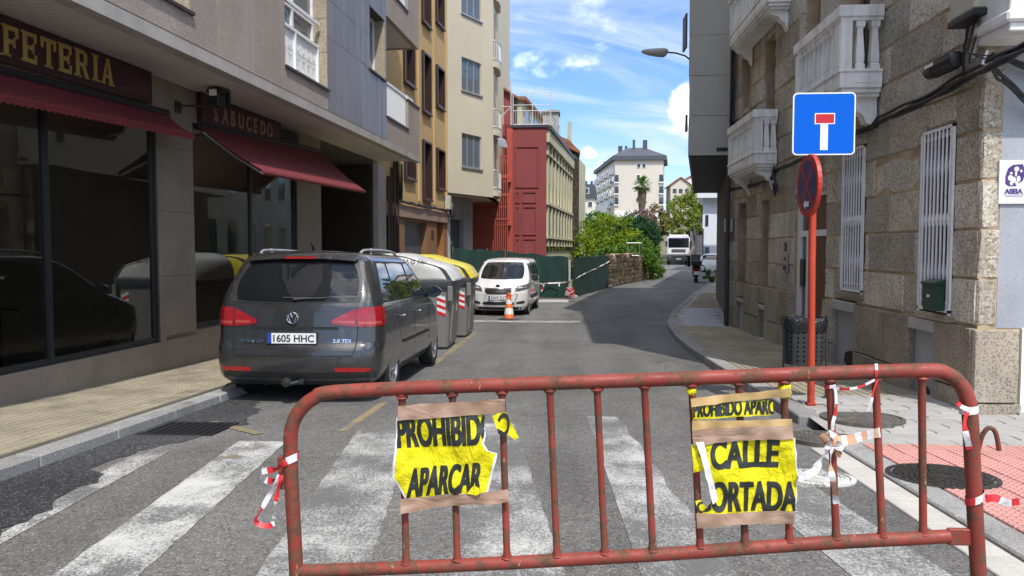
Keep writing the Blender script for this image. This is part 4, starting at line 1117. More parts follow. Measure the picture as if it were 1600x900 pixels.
# ---- ASEIA sign
M_purple = mat('purple_print', (.075, .035, .19), .5, var=.1, vscale=8)
M_plate = mat('white_sign_plate', (.74, .75, .79), .4, var=.03)
t = thing('wall_sign', 'white square plate with purple emblem and lettering on the grey rendered panel', 'sign', (4.45, 7.84, 2.05))
Y = 7.83
b = MB(); b.box(4.205, 4.60, Y, Y + .02, 1.83, 2.25, .003); b.build('plate', M_plate, t)
cx, cz = 4.375, 2.10
b = MB(); b.prism([(4.265, 2.02), (4.262, 2.09), (4.285, 2.17), (4.33, 2.205), (4.42, 2.212), (4.438, 2.17), (4.44, 2.10), (4.425, 2.05), (4.39, 2.03), (4.36, 2.0), (4.30, 2.0)], Y - .002, Y - .0002, 'y'); b.build('emblem', M_purple, t)
b = MB()
def disc(mb, x, z, rx, rz_, d, n=14):
    mb.face([(x + rx * math.cos(2*pi*k/n), Y - d, z + rz_ * math.sin(2*pi*k/n)) for k in range(n)])
for (x, z, rx, rz_) in ((4.365, 2.165, .024, .024), (4.408, 2.145, .012, .014), (4.36, 2.12, .010, .028), (4.315, 2.125, .014, .012), (4.31, 2.08, .026, .028), (4.34, 2.06, .022, .03), (4.385, 2.07, .018, .03), (4.32, 2.03, .016, .022), (4.37, 2.03, .014, .02)): disc(b, x, z, rx, rz_, .003 + rand(0, .0006))
b.build('emblem_figures', M_plate, t)
b = MB(); add_text(b, 'ASEIA', .062, lambda x, y, d: (4.262 + x, Y - .0015 - max(d, 0), 1.93 + y), .0035, 1.02, .0006)
b.box(4.25, 4.45, Y - .002, Y - .0005, 1.915, 1.918); b.box(4.27, 4.43, Y - .002, Y - .0005, 1.900, 1.903); b.build('lettering', M_purple, t)

# ------------------------------------------------------------------ grey clad block beyond, with its oriel
G = thing('office_block', 'grey metal-clad block overhanging the pavement beyond the granite house', 'building', (5, 20, 0))
foot = [(2.94, 18.62), (3.87, 18.62), (3.87, 19.4), (9.5, 19.4), (11.5, 31), (5.10, 31)]
b = MB(); b.prism(foot, 3.6, 11.6, 'z'); b.build('oriel', M_joint_l if False else M_greyclad, G)
for k in range(9):
    z0 = 3.58 + k * .93
    m = MB(); m.box(2.935, 3.872, 18.60, 18.63, z0 + .004, min(z0 + .926, 10.6), .004); m.build('cladding_panel', M_greyclad, G)
d = Vector((5.10 - 2.94, 31 - 18.62, 0)).normalized()
for k in range(8):
    for q in range(8):
        a, c_ = 18.62 + k * 1.54, 18.62 + (k + 1) * 1.54 - .01
        xa, xc = 2.94 + (a - 18.62) * .1745 - .012, 2.94 + (c_ - 18.62) * .1745 - .012
        z0 = 3.59 + q * .93
        if q % 3 == 1 and k % 2 == 0: continue
        m = MB(); m.face([(xa, a, z0), (xc, c_, z0), (xc, c_, z0 + .92), (xa, a, z0 + .92)]); m.build('side_panel', M_greyclad, G)
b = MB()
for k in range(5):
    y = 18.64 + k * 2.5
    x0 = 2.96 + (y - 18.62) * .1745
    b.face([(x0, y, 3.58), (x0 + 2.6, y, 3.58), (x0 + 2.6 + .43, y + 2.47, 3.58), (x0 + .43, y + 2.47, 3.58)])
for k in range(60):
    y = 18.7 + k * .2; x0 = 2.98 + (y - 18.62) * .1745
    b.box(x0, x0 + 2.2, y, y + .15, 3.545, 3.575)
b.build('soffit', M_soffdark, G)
b = MB(); b.box(3.58, 3.86, 18.585, 18.60, 3.68, 3.76); b.build('vent_slot', M_black, G)
b = MB(); b.prism([(7.3, 32.2), (13.0, 32.2), (20, 58), (12.6, 58)], -.9, 11.2, 'z'); house_row = b.build('unseen_house_row', M_greyrender, G)  # unseen row of houses behind the block, added for the shop-window reflections
for k in range(8):
    for z in (1.2, 4.2, 7.2):
        u = 1.2 + k * 3.1; p = Vector((7.3, 32.2, 0)) + Vector((5.3, 25.8, 0)).normalized() * u; q = p + Vector((5.3, 25.8, 0)).normalized() * 1.3; b = MB(); b.face([(p.x - .02, p.y, z), (q.x - .02, q.y, z), (q.x - .02, q.y, z + 1.6), (p.x - .02, p.y, z + 1.6)]); b.build('window', M_glass, house_row)
b = MB(); b.prism([(4.10, 19.42), (9.4, 19.42), (11.4, 31), (6.02, 31)], -.9, 3.56, 'z'); b.build('ground_floor_wall', M_darkwall, G)
for (x, y, r_, m_) in ((3.90, 18.75, .05, M_darkrail), (3.97, 19.05, .04, M_galv), (4.0, 19.32, .045, M_darkrail)):
    b = MB(); b.tube([(x, y, -.5), (x, y, 3.56)], r_, 8); b.build('drainpipe', m_, G, True)
b = MB(); b.box(2.90, 2.94, 19.0, 19.5, 6.2, 7.0); b.box(2.92, 2.96, 18.9, 19.1, 4.2, 4.6); b.build('side_vent', M_darkrail, G)
t = thing('street_lamp', 'grey teardrop street lamp on a thin arm from the grey clad block', 'street lamp', (3.5, 22, 6.6))
b = MB(); b.tube([(3.56, 22, 6.55), (3.35, 22, 6.72), (3.1, 22, 6.80), (2.84, 22, 6.83)], .024, 8); b.build('arm', M_darkrail, t, True)
b = MB()
rings = []
for (x, r_, dz) in ((2.14, .02, 0), (2.20, .065, 0), (2.34, .105, -.01), (2.55, .135, -.02), (2.75, .15, -.03), (2.82, .12, -.02), (2.88, .05, 0)):
    rings.append([b.P((x, 22 + r_ * 1.1 * math.cos(a), 6.86 + dz + r_ * math.sin(a) * (.75 if math.sin(a) > 0 else .95))) for a in [2*pi*k/14 for k in range(14)]])
for A_, B_ in zip(rings, rings[1:]):
    for k in range(14): b.idx((A_[k], A_[(k+1) % 14], B_[(k+1) % 14], B_[k]))
b.idx(rings[0]); b.idx(rings[-1][::-1])
M_lamp = mat('lamp_housing', (.42, .42, .42), .5, var=.08)
b.build('lamp_head', M_lamp, t, True)

# ------------------------------------------------------------------ traffic sign, bin, covers
M_blue = mat('sign_blue', (.0, .115, .62), .5, var=.03, spec=.15)
M_signred = mat('sign_red', (.55, .012, .020), .4, var=.05, vscale=4)
M_signwhite = mat('sign_white', (.82, .83, .85), .35, var=.02)
M_fadedred = mat('sign_red_faded', (.42, .030, .018), .5, var=.15, vscale=6)
M_fadedblue = mat('sign_blue_faded', (.028, .036, .14), .5, var=.12, vscale=6)
M_postred = mat('post_orange_red', (.47, .055, .022), .45, var=.12, vscale=3, dirt=(5, .60, .72, (.30, .03, .02)))
def rrect(x0, x1, z0, z1, r, n=6):
    p = []
    for cx, cz, a0 in ((x1 - r, z1 - r, 0), (x0 + r, z1 - r, 90), (x0 + r, z0 + r, 180), (x1 - r, z0 + r, 270)):
        for k in range(n + 1):
            a = R(a0 + 90 * k / n); p.append((cx + r * math.cos(a), cz + r * math.sin(a)))
    return p
zb = pzr(8.16)
t = thing('traffic_sign', 'blue dead-end sign above a round no-stopping disc on a red post', 'traffic sign', (2.57, 8.16, zb))
b = MB(); b.tube([(2.575, 8.165, zb - .05), (2.555, 8.16, 1.2), (2.545, 8.155, 2.7)], .0375, 12); b.build('post', M_postred, t, True)
b = MB(); b.box(2.53, 2.62, 8.12, 8.21, zb - .01, zb + .008, .003); b.build('base_collar', M_fadedred, t)
Y = 8.10
b = MB(); b.prism(rrect(2.318, 2.938, 2.345, 2.972, .045), Y, Y + .018, 'y'); pl = b.build('square_plate', M_signwhite, t)
b = MB(); b.prism(rrect(2.332, 2.924, 2.359, 2.958, .034), Y - .002, Y - .0002, 'y'); b.build('blue_field', M_blue, pl)
b = MB(); b.prism([(2.535, 2.655), (2.735, 2.655), (2.735, 2.765), (2.535, 2.765)], Y - .004, Y - .0022, 'y'); b.prism([(2.592, 2.395), (2.668, 2.395), (2.668, 2.656), (2.592, 2.656)], Y - .004, Y - .0023, 'y'); b.build('white_stem', M_signwhite, pl)
b = MB(); b.prism([(2.545, 2.666), (2.725, 2.666), (2.725, 2.755), (2.545, 2.755)], Y - .006, Y - .0042, 'y'); b.build('red_bar', M_signred, pl)
b = MB(); b.box(2.50, 2.60, 8.12, 8.19, 2.5, 2.54); b.box(2.50, 2.60, 8.12, 8.19, 2.78, 2.82); b.build('clamp', M_galv, t)
n_ = Vector((math.cos(R(-178)), math.sin(R(-178)), 0)); rt = Vector((-n_.y, n_.x, 0)) ; rt = Vector((.035, -.9994, 0))
c0 = Vector((2.50, 8.12, 2.04))
tfD = lambda a, h, d: tuple(c0 + rt * a + Vector((0, 0, h)) + n_ * d)
def discp(mb, r_, d0, d1, n=32):
    A_ = [mb.P((r_ * math.cos(2*pi*k/n), r_ * math.sin(2*pi*k/n), d0)) for k in range(n)]; B_ = [mb.P((r_ * math.cos(2*pi*k/n), r_ * math.sin(2*pi*k/n), d1)) for k in range(n)]
    mb.idx(A_[::-1]); mb.idx(B_)
    for k in range(n): mb.idx((A_[k], A_[(k+1) % n], B_[(k+1) % n], B_[k]))
b = MB(tfD); discp(b, .315, -.02, .022); rp = b.build('round_plate', M_fadedred, t)
b = MB(tfD); discp(b, .255, .0222, .024); b.build('blue_field', M_fadedblue, rp)
b = MB(tfD)
for s_ in (1, -1):
    q = [(-.02, -.255), (.02, -.255), (.02, .255), (-.02, .255)]; a = R(40 * s_)
    b.face([(x * math.cos(a) - y * math.sin(a), x * math.sin(a) + y * math.cos(a), .0256 + .0004 * s_) for x, y in q])
b.build('red_cross', M_fadedred, rp)
b = MB(tfD); b.face([(x, y - .19, .027) for x, y in ((-.09, 0), (-.02, .055), (-.02, .022), (.07, .03), (.07, -.03), (-.02, -.022), (-.02, -.055))]); b.build('white_arrow', M_signwhite, rp)
M_bin = mat('bin_black_steel', (.030, .031, .033), .7, .0, var=.2, vscale=4)
M_bag = mat('black_bin_bag', (.012, .012, .013), .18, var=.1, bump=(35, .8, .02))
t = thing('litter_bin', 'black perforated litter bin lined with a crumpled bin bag behind the red post', 'litter bin', (2.62, 8.6, pzr(8.6)))
def ring(rx, ry, z, n=28, j=0.): return [(2.62 + (rx + rand(-j, j)) * math.copysign(abs(math.cos(a)) ** .6, math.cos(a)), 8.62 + (ry + rand(-j, j)) * math.copysign(abs(math.sin(a)) ** .6, math.sin(a)), z + rand(-j, j)) for a in [2*pi*k/n for k in range(n)]]
def loft(mb, rings, cap=(True, True)):
    I = [[mb.P(p) for p in r_] for r_ in rings]; n = len(I[0])
    for A_, B_ in zip(I, I[1:]):
        for k in range(n): mb.idx((A_[k], A_[(k+1) % n], B_[(k+1) % n], B_[k]))
    if cap[0]: mb.idx(I[0][::-1])
    if cap[1]: mb.idx(I[-1])
b = MB(); loft(b, [ring(.185, .14, .14), ring(.19, .145, .16), ring(.215, .155, .60)]); b.build('body', M_bin, t, True)
b = MB(); loft(b, [ring(.215, .158, .50, 28, .006), ring(.232, .172, .55, 28, .009), ring(.236, .175, .61, 28, .009), ring(.225, .165, .655, 28, .012), ring(.19, .13, .65, 28, .012), ring(.17, .11, .5, 28, .005)], (False, True)); b.build('bin_bag', M_bag, t, True)
b = MB()
for i in range(7):
    for j in range(6):
        x = 2.46 + j * .064; z = .19 + i * .05
        f = .187 + (.028) * (z - .15) / .45; u = min(.98, abs(x - 2.62) / f); yy = 8.62 - (.143 + .013 * (z - .15) / .45) * (1 - u ** 3.333) ** .3
        b.face([(x + .010 * math.cos(2*pi*k/8), yy - .004, z + .010 * math.sin(2*pi*k/8)) for k in range(8)])
b.build('perforations', mat('perforation_black', (.002, .002, .002), .9, spec=0.), t, kind='stuff')
for x in (2.395, 2.85):
    b = MB(); b.tube([(x, 8.55, pzr(8.55)), (x, 8.55, .60)], .012, 8); b.box(x - .04, x + .04, 8.51, 8.59, pzr(8.55), pzr(8.55) + .008); b.build('leg', M_bin, t, True)
M_iron = mat('cast_iron', (.040, .038, .036), .55, .4, var=.25, vscale=6, dirt=(30, .55, .7, (.10, .085, .065)))
M_iron2 = mat('dusty_cast_iron', (.095, .085, .075), .8, .1, var=.25, vscale=6, dirt=(14, .5, .7, (.19, .17, .14)))
M_ironw = worn_paint('cover_white_paint', (.62, .62, .58), .47, (.09, .085, .08))
def cover(label, cx, cy, r_, z, sl_, m_, pat):
    t = thing('manhole_cover', label, 'manhole cover', (cx, cy, z), world=False)
    t.rotation_euler = (sl_, 0, 0)
    b = MB(); b.lathe([(r_, -.05), (r_, .006), (r_ - .012, .009), (r_ - .035, .009), (r_ - .038, -.01)], 36, cap=False); b.build('frame', m_, t, True)
    b = MB(); b.lathe([(r_ - .043, -.03), (r_ - .043, .004), (r_ - .05, .0065)], 36); b.build('lid', m_, t)
    b = MB(); rr = r_ - .06
    if pat == 'grid':
        st = .036; n = int(rr / st) + 1
        for i in range(-n, n + 1):
            for j in range(-n, n + 1):
                x, y = i * st + (st / 2 if j % 2 else 0), j * st * .8
                if math.hypot(x, y) < rr - .012:
                    k = [b.P(p) for p in ((x - .014, y - .010, .006), (x + .014, y - .010, .006), (x + .014, y + .010, .006), (x - .014, y + .010, .006))]; q = [b.P(p) for p in ((x - .009, y - .006, .012), (x + .009, y - .006, .012), (x + .009, y + .006, .012), (x - .009, y + .006, .012))]
                    b.idx(q)
                    for e in range(4): b.idx((k[e], k[(e+1) % 4], q[(e+1) % 4], q[e]))
    else:
        for ri in range(2, 8):
            r2 = rr * ri / 7.2; n = 4 + ri * 3
            for k in range(n):
                a = 2 * pi * (k + (ri % 2) * .5) / n; w_ = .020; l_ = rr / 20
                ca, sa = math.cos(a), math.sin(a)
                f = lambda u, v, h: (r2 * ca + u * ca - v * sa, r2 * sa + u * sa + v * ca, h)
                b.face([f(-l_, -w_, .012), f(l_, -w_, .012), f(l_, w_, .012), f(-l_, w_, .012)])
                for (p, q) in (((-l_, -w_), (l_, -w_)), ((l_, -w_), (l_, w_)), ((l_, w_), (-l_, w_)), ((-l_, w_), (-l_, -w_))): b.face([f(*p, .006), f(*q, .006), f(*q, .012), f(*p, .012)])
    b.build('tread_pattern', m_, t)
cover('black round manhole cover set in the pink tactile paving', 2.65, 5.53, .36, pzr(5.53), slope(5), M_iron, 'ring')
cover('dusty round manhole cover in the grey paving by the red post', 2.86, 7.55, .38, pzr(7.55), slope(5), M_iron2, 'grid')
cover('dusty manhole cover interrupting the kerb beside the pink paving', 2.25, 6.83, .29, gz(6.83) + .03, slope(5), M_iron2, 'ring')
cover('manhole cover smeared with white zebra paint in the road', 1.81, 5.52, .24, gz(5.52) + .006, slope(5), M_ironw, 'ring')

# ------------------------------------------------------------------ the steel barrier and what is tied to it
def barrier_paint():
    t = NT('chipped_red_barrier_paint')
    n1 = t.noise(13, 8, .72); n2 = t.noise(42, 6, .75)
    base = t.mix(t.ramp(t.noise(4, 4), .3, .7), (.215, .034, .024), (.30, .058, .040))
    base = t.mix(t.ramp(t.math('ADD', t.math('MULTIPLY', n1, .7), t.math('MULTIPLY', n2, .3)), .485, .545, 0, .92), base, t.mix(t.ramp(n2, .4, .6), (.075, .042, .030), (.15, .075, .040)))
    base = t.mix(t.ramp(t.noise(30, 5, .7, None, (1.6, 1, .5)), .66, .70, 0, .9), base, (.55, .30, .09))
    base = t.mix(t.ramp(t.noise(13, 4, .6), .72, .75, 0, .8), base, (.45, .42, .38))
    t.set('Base Color', base); t.set('Roughness', t.ramp(n1, .4, .6, .42, .8)); t.set('Specular IOR Level', .35)
    t.bump(n2, .35, .004)
    return t.m
M_barrier = barrier_paint()
YB = 2.8
gb = gz(2.8)
BR = thing('crowd_barrier', 'chipped red steel barrier closing the street across the foreground', 'barrier', (.2, YB, gb))
def path(pts, y=YB): return [(x, y, z) for x, z in pts]
def smooth(pts, n=4):
    P = [Vector(p) for p in pts]; out = []
    for i in range(len(P) - 1):
        p0, p1, p2, p3 = P[max(i - 1, 0)], P[i], P[i + 1], P[min(i + 2, len(P) - 1)]
        for k in range(n):
            t = k / n
            out.append(tuple(.5 * ((2 * p1) + (p2 - p0) * t + (2 * p0 - 5 * p1 + 4 * p2 - p3) * t * t + (3 * p1 - p0 - 3 * p2 + p3) * t ** 3)))
    out.append(tuple(P[-1])); return out
FRAME = [(-.990, gb), (-.997, .02), (-1.0, .20), (-1.012, .50), (-1.015, .655), (-1.008, .735), (-.975, .80), (-.92, .845), (-.845, .868), (-.42, .893), (.28, .925), (.95, .957), (1.28, .970), (1.345, .960), (1.393, .925), (1.420, .870), (1.432, .80), (1.452, .54), (1.475, .26), (1.495, .05), (1.505, gb)]
b = MB(); b.tube(smooth(path(FRAME), 4), .0265, 12); b.build('frame', M_barrier, BR, True)
b = MB(); b.tube(smooth(path([(-.99, .185), (-.42, .222), (.35, .285), (.85, .335), (1.30, .372), (1.37, .378)]), 3), .0245, 12)
b.box(1.365, 1.455, YB - .010, YB + .010, .348, .408, .004); b.build('lower_rail', M_barrier, BR, True)
BT = [((-.592, .875), (-.58, .21)), ((-.405, .885), (-.388, .224)), ((-.222, .895), (-.203, .238)), ((-.048, .905), (-.018, .252)), ((.123, .912), (.157, .266)), ((.293, .922), (.331, .281)), ((.461, .93), (.502, .298)), ((.628, .938), (.661, .314)), ((.785, .945), (.818, .330)), ((.945, .953), (.982, .346)), ((1.103, .96), (1.142, .358)), ((1.262, .966), (1.283, .368))]
for (a, c_) in BT:
    b = MB(); A_, B_ = Vector((a[0], YB, a[1])), Vector((c_[0], YB, c_[1]))
    b.tube([tuple(A_.lerp(B_, f)) for f in (0, .035, .06, .3, .6, .93, .965, 1)], [.021, .019, .0135, .013, .013, .0135, .017, .019], 10)
    b.build('bar', M_barrier, BR, True)
    for q_ in (A_.lerp(B_, .036), B_.lerp(A_, .030)):
        w_ = MB(); w_.tube([(q_.x + .0205 * math.cos(2*pi*k/10), YB + .0205 * math.sin(2*pi*k/10), q_.z + rand(-.003, .003)) for k in range(11)], rand(.003, .0048), 5); w_.build('weld_bead', M_barrier, BR, True)
b = MB(); b.tube(smooth([(1.462, YB, .69), (1.470, YB - .01, .745), (1.486, YB - .015, .772), (1.505, YB - .018, .765), (1.515, YB - .02, .735), (1.522, YB - .02, .695)], 3), .008, 8); b.build('coupling_hook', M_barrier, BR, True)
b = MB(); b.box(-1.062, -1.012, YB - .012, YB + .012, .50, .625, .004); b.build('coupling_eye', M_barrier, BR)
for x in (-.990, 1.505):
    b = MB(); b.tube([(x, YB - .32, gb + .02), (x, YB - .1, gb + .045), (x, YB + .1, gb + .045), (x, YB + .32, gb + .02)], .022, 8); b.build('foot', M_barrier, BR, True)
# notices
M_paper = None
def paper_mat():
    t = NT('yellow_poster_paper')
    base = t.mix(t.ramp(t.noise(6, 5, .6), .35, .7), (.74, .64, .004), (.84, .74, .008))
    t.set('Base Color', base); t.set('Roughness', .55); t.set('Specular IOR Level', .35)
    t.bump(t.math('ADD', t.noise(13, 5, .65, None, (1.2, 1, .6), 1.5), t.math('MULTIPLY', t.noise(60, 3), .2)), .8, .022)
    return t.m
M_paper = paper_mat()
M_paperw = mat('white_paper', (.80, .80, .80), .6, var=.04, vscale=12, bump=(25, .3, .006))
M_ink = mat('black_print', (.022, .026, .022), .5, var=.2, vscale=10, bump=(16, .3, .01))
def tape_mat():
    t = NT('brown_packing_tape')
    base = t.mix(t.ramp(t.noise(6, 2, .5), .35, .7), (.36, .225, .15), (.42, .28, .20))
    t.set('Base Color', base); t.set('Roughness', .2); t.set('Specular IOR Level', .6)
    t.bump(t.noise(7, 2, .5, None, (.8, 1, 1.6), 2.0), .45, .02)
    return t.m
M_tape = tape_mat()
M_tape_y = mat('amber_packing_tape', (.52, .35, .15), .2, var=.12, vscale=9, bump=(7, .45, .02))
YP = YB - .031
def wav(x, z, k=0): return .007 * math.sin(x * 17 + z * 6 + k) + .0045 * math.sin(z * 31 + x * 13 + k * 2) + .002 * math.sin(x * 71 + z * 37 + k) + .0016 * math.sin(z * 90 - x * 50 + k)
def paper(name, pts, m, par, y=YP, k=0, lift=0., wv=1.0, n=10):
    """fill a torn outline with a fine triangulated sheet that follows the paper's waves"""
    bm = bmesh.new()
    P = []
    for i, p in enumerate(pts):
        q = pts[(i + 1) % len(pts)]; L = math.hypot(q[0] - p[0], q[1] - p[1]); c_ = max(1, int(L / .025))
        for j in range(c_):
            f = j / c_; P.append((p[0] + (q[0] - p[0]) * f + (rand(-.0018, .0018) if j else 0), p[1] + (q[1] - p[1]) * f + (rand(-.0018, .0018) if j else 0)))
    vs = [bm.verts.new((x, 0, z)) for x, z in P]
    es = [bm.edges.new((vs[i], vs[(i + 1) % len(vs)])) for i in range(len(vs))]
    bmesh.ops.triangle_fill(bm, edges=es, use_beauty=True)
    for it in range(4): bmesh.ops.subdivide_edges(bm, edges=[e for e in bm.edges if e.calc_length() > .018], cuts=1); bmesh.ops.triangulate(bm, faces=bm.faces)
    mb = MB(); bm.verts.index_update()
    for v in bm.verts: mb.P((v.co.x, y + wv * wav(v.co.x, v.co.z, k) - lift, v.co.z))
    nf = len(mb.v)
    for v in bm.verts: mb.P((v.co.x, y + wv * wav(v.co.x, v.co.z, k) - lift + .0006, v.co.z))
    for f in bm.faces:
        i = [v.index for v in f.verts]; mb.idx(i); mb.idx([nf + q for q in i][::-1])
    bm.free()
    return mb.build(name, m, par, True)
def inside(pts, x, z):
    c_ = False
    for (xa, za), (xb, zb_) in zip(pts, pts[1:] + pts[:1]):
        if (za > z) != (zb_ > z) and x < (xb - xa) * (z - za) / (zb_ - za) + xa: c_ = not c_
    return c_
def print_text(par, txt, x0, z0, x1, z1, h, clip, k=0, y=YP, lift=.0018, bold=.018, skew=0., m=None):
    """lettering from (x0, z0) to (x1, z1) along the baseline, cap height h, fitted in width, clipped by the torn outline"""
    v, f = text_mesh(txt, 1.0, bold, 1.0, 0.)
    X0, X1 = min(p[0] for p in v), max(p[0] for p in v); H = max(p[1] for p in v)
    bm = bmesh.new()
    for sh in (-.0024, 0., .0024):                  # heavy poster weight
        vs = []
        for p in v:
            u = (p[0] - X0) / (X1 - X0); hh = p[1] / H * h
            vs.append(bm.verts.new((x0 + (x1 - x0) * u + skew * hh + sh * min(1, h / .09), sh * .06, z0 + (z1 - z0) * u + hh)))
        for q in f:
            try: bm.faces.new([vs[i] for i in q])
            except ValueError: pass
    bmesh.ops.triangulate(bm, faces=bm.faces)
    for it in range(4):
        bmesh.ops.subdivide_edges(bm, edges=[e for e in bm.edges if e.calc_length() > .012], cuts=1); bmesh.ops.triangulate(bm, faces=bm.faces)
    if clip:
        bad = [q for q in bm.faces if not inside(clip, *(lambda c_: (c_.x, c_.z))(q.calc_center_median()))]
        bmesh.ops.delete(bm, geom=bad, context='FACES')
    mb = MB(); bm.verts.index_update()
    for w in bm.verts: mb.P((w.co.x, y + wav(w.co.x, w.co.z, k) - lift + w.co.y, w.co.z))
    for q in bm.faces: mb.idx([w.index for w in q.verts])
    bm.free()
    return mb.build('lettering', m or M_ink, par)
def shrink(pts, a):
    cx = sum(p[0] for p in pts) / len(pts); cz = sum(p[1] for p in pts) / len(pts)
    return [(cx + (x - cx) * a, cz + (z - cz) * a) for x, z in pts]
N1 = thing('paper_notice', 'torn yellow PROHIBIDO APARCAR notice taped to the left half of the barrier', 'notice', (-.42, YP, .6))
P1 = [(-.601, .785), (-.425, .796), (-.285, .806), (-.285, .722), (-.292, .692), (-.275, .667), (-.243, .656), (-.256, .602), (-.277, .515), (-.42, .500), (-.570, .480), (-.590, .520), (-.602, .542), (-.615, .560), (-.608, .640)]
paper('white_backing', [(x - .006, z - .004) for x, z in P1][:3] + [(x + .007, z) for x, z in P1[3:8]] + [(x + .006, z - .002) for x, z in P1[8:9]] + [(x - .007, z) for x, z in P1[9:]], M_paperw, N1, y=YP + .0015)
paper('yellow_sheet', P1, M_paper, N1)
print_text(N1, 'PROHIBIDO', -.603, .672, -.238, .697, .112, P1, skew=-.05, bold=.026)
print_text(N1, 'APARCAR', -.570, .488, -.298, .520, .106, P1, skew=.10, bold=.026)
paper('packing_tape', [(-.60, .826), (-.405, .842), (-.207, .857), (-.207, .805), (-.41, .789), (-.602, .771)], M_tape, N1, lift=.007, k=0)
paper('packing_tape', [(-.592, .482), (-.40, .500), (-.195, .526), (-.193, .482), (-.38, .462), (-.590, .430)], M_tape, N1, lift=.007, k=0)
FL = [(-.254, .795), (-.206, .810), (-.188, .772), (-.158, .716), (-.172, .706), (-.206, .731), (-.240, .752)]
paper('torn_corner', FL, M_paper, N1, lift=.014, k=0, wv=1.5)
b = MB()
for q in range(24):
    a, c_ = 2*pi*q/24, 2*pi*(q+1)/24
    e = lambda t, s_: (-.214 + s_ * (.020 * math.cos(t) + .012 * math.sin(t)), YP + 1.5 * wav(-.214, .76, 0) - .018, .762 + s_ * (.040 * math.sin(t) - .018 * math.cos(t)))
    b.face([e(a, 1), e(c_, 1), e(c_, .62), e(a, .62)])
b.build('lettering', M_ink, N1)
paper('curled_scrap', [(-.345, .512), (-.322, .542), (-.300, .535), (-.292, .520), (-.31, .508)], M_paper, N1, lift=.014, k=0, wv=1.3)
N2 = thing('paper_notice', 'yellow CALLE CORTADA notice with brown tape bands on the right half of the barrier', 'notice', (.65, YP, .62))
P2 = [(.497, .708), (.64, .718), (.815, .733), (.824, .63), (.830, .598), (.824, .465), (.62, .455), (.496, .450), (.530, .492), (.545, .510), (.515, .62)]
paper('white_backing', [(x - .002, z) for x, z in P2][:2] + [(x + .004, z) for x, z in P2[2:6]] + [(x, z - .002) for x, z in P2[6:8]] + P2[8:], M_paperw, N2, y=YP + .0015, k=5)
paper('yellow_sheet', P2, M_paper, N2, k=5)
print_text(N2, 'CALLE', .527, .618, .764, .627, .098, P2, k=5, bold=.026)
print_text(N2, 'CORTADA', .478, .463, .832, .469, .106, P2, k=5, bold=.026)
P2l = [(.459, .702), (.500, .709), (.503, .665), (.508, .612), (.466, .600)]
paper('torn_strip', P2l, M_paper, N2, y=YP + .003, k=5)
print_text(N2, 'T', .472, .66, .506, .66, .045, None, k=5, y=YP + .003)
P2b = [(.476, .495), (.496, .500), (.522, .462), (.510, .452), (.484, .452)]
paper('torn_strip', P2b, M_paper, N2, y=YP + .003, k=5)
print_text(N2, 'O', .480, .455, .52, .455, .04, P2b, k=5, y=YP + .003)
paper('curled_flap', [(.472, .712), (.498, .716), (.551, .508), (.533, .492), (.500, .62)], M_paperw, N2, lift=.014, k=5, wv=1.5)
Y2 = [(.462, .848), (.742, .862), (.744, .812), (.60, .800), (.462, .792)]
paper('yellow_strip', Y2, M_paper, N2, k=5)
print_text(N2, 'PROHIBIDO APARC', .462, .802, .748, .817, .052, Y2, k=5, bold=.026)
paper('packing_tape', [(.452, .868), (.55, .880), (.66, .890), (.797, .914), (.797, .880), (.62, .858), (.455, .838)], M_tape_y, N2, lift=.007, k=5)
paper('packing_tape', [(.459, .790), (.62, .790), (.806, .800), (.806, .775), (.62, .762), (.46, .750)], M_tape_y, N2, lift=.005, k=5)
paper('packing_tape', [(.459, .755), (.62, .766), (.806, .778), (.812, .732), (.63, .718), (.466, .698)], M_tape, N2, lift=.008, k=5)
paper('packing_tape', [(.476, .455), (.63, .458), (.822, .470), (.822, .420), (.63, .418), (.480, .400)], M_tape, N2, lift=.007, k=5)
b = MB()
def crump(c0_, r_, n=9):
    q = [[b.P((c0_[0] + r_[0] * math.sin(pi * i / n) * math.cos(2*pi*j/12) * rand(.7, 1.15), c0_[1] + r_[1] * math.sin(pi * i / n) * math.sin(2*pi*j/12) * rand(.7, 1.15), c0_[2] + r_[2] * math.cos(pi * i / n) * rand(.8, 1.1))) for j in range(12)] for i in range(n + 1)]
    for i in range(n):
        for j in range(12): b.idx((q[i][j], q[i][(j+1) % 12], q[i+1][(j+1) % 12], q[i+1][j]))
crump((.79, YB, .892), (.026, .03, .034)); b.build('crumpled_scrap', M_paper, N2)
b = MB(); crump((.462, YB, .888), (.02, .022, .018)); b.build('crumpled_scrap', M_paper, N2)
# caution tapes
M_tred = mat('tape_red', (.62, .030, .035), .4, var=.1, vscale=20, bump=(40, .5, .01))
M_twhite = mat('tape_white', (.78, .77, .78), .4, var=.05, vscale=20, bump=(40, .5, .01))
M_torange = mat('tape_faded_orange', (.70, .40, .24), .4, var=.12, vscale=20, bump=(40, .5, .01))
def ribbon(t, pts, w, m1, m2, name='strip', step=.045, tw=0.6, ph=0.):
    P = smooth(pts, 6); mb = MB(); L = 0; prev = None
    for i, p in enumerate(P):
        p = Vector(p); d = (Vector(P[min(i + 1, len(P) - 1)]) - Vector(P[max(i - 1, 0)])).normalized()
        a = ph + tw * math.sin(i * .35)
        s_ = d.cross(Vector((math.sin(a), -math.cos(a), .25 * math.sin(a * 2)))).normalized() * (w / 2)
        q = [mb.P(tuple(p - s_)), mb.P(tuple(p + s_))]
        if prev:
            mb.cm = int(L / step) % 2; mb.idx((prev[0], prev[1], q[1], q[0])); L += (p - pp).length
        prev, pp = q, p
    return mb.build(name, [m1, m2], t, True)
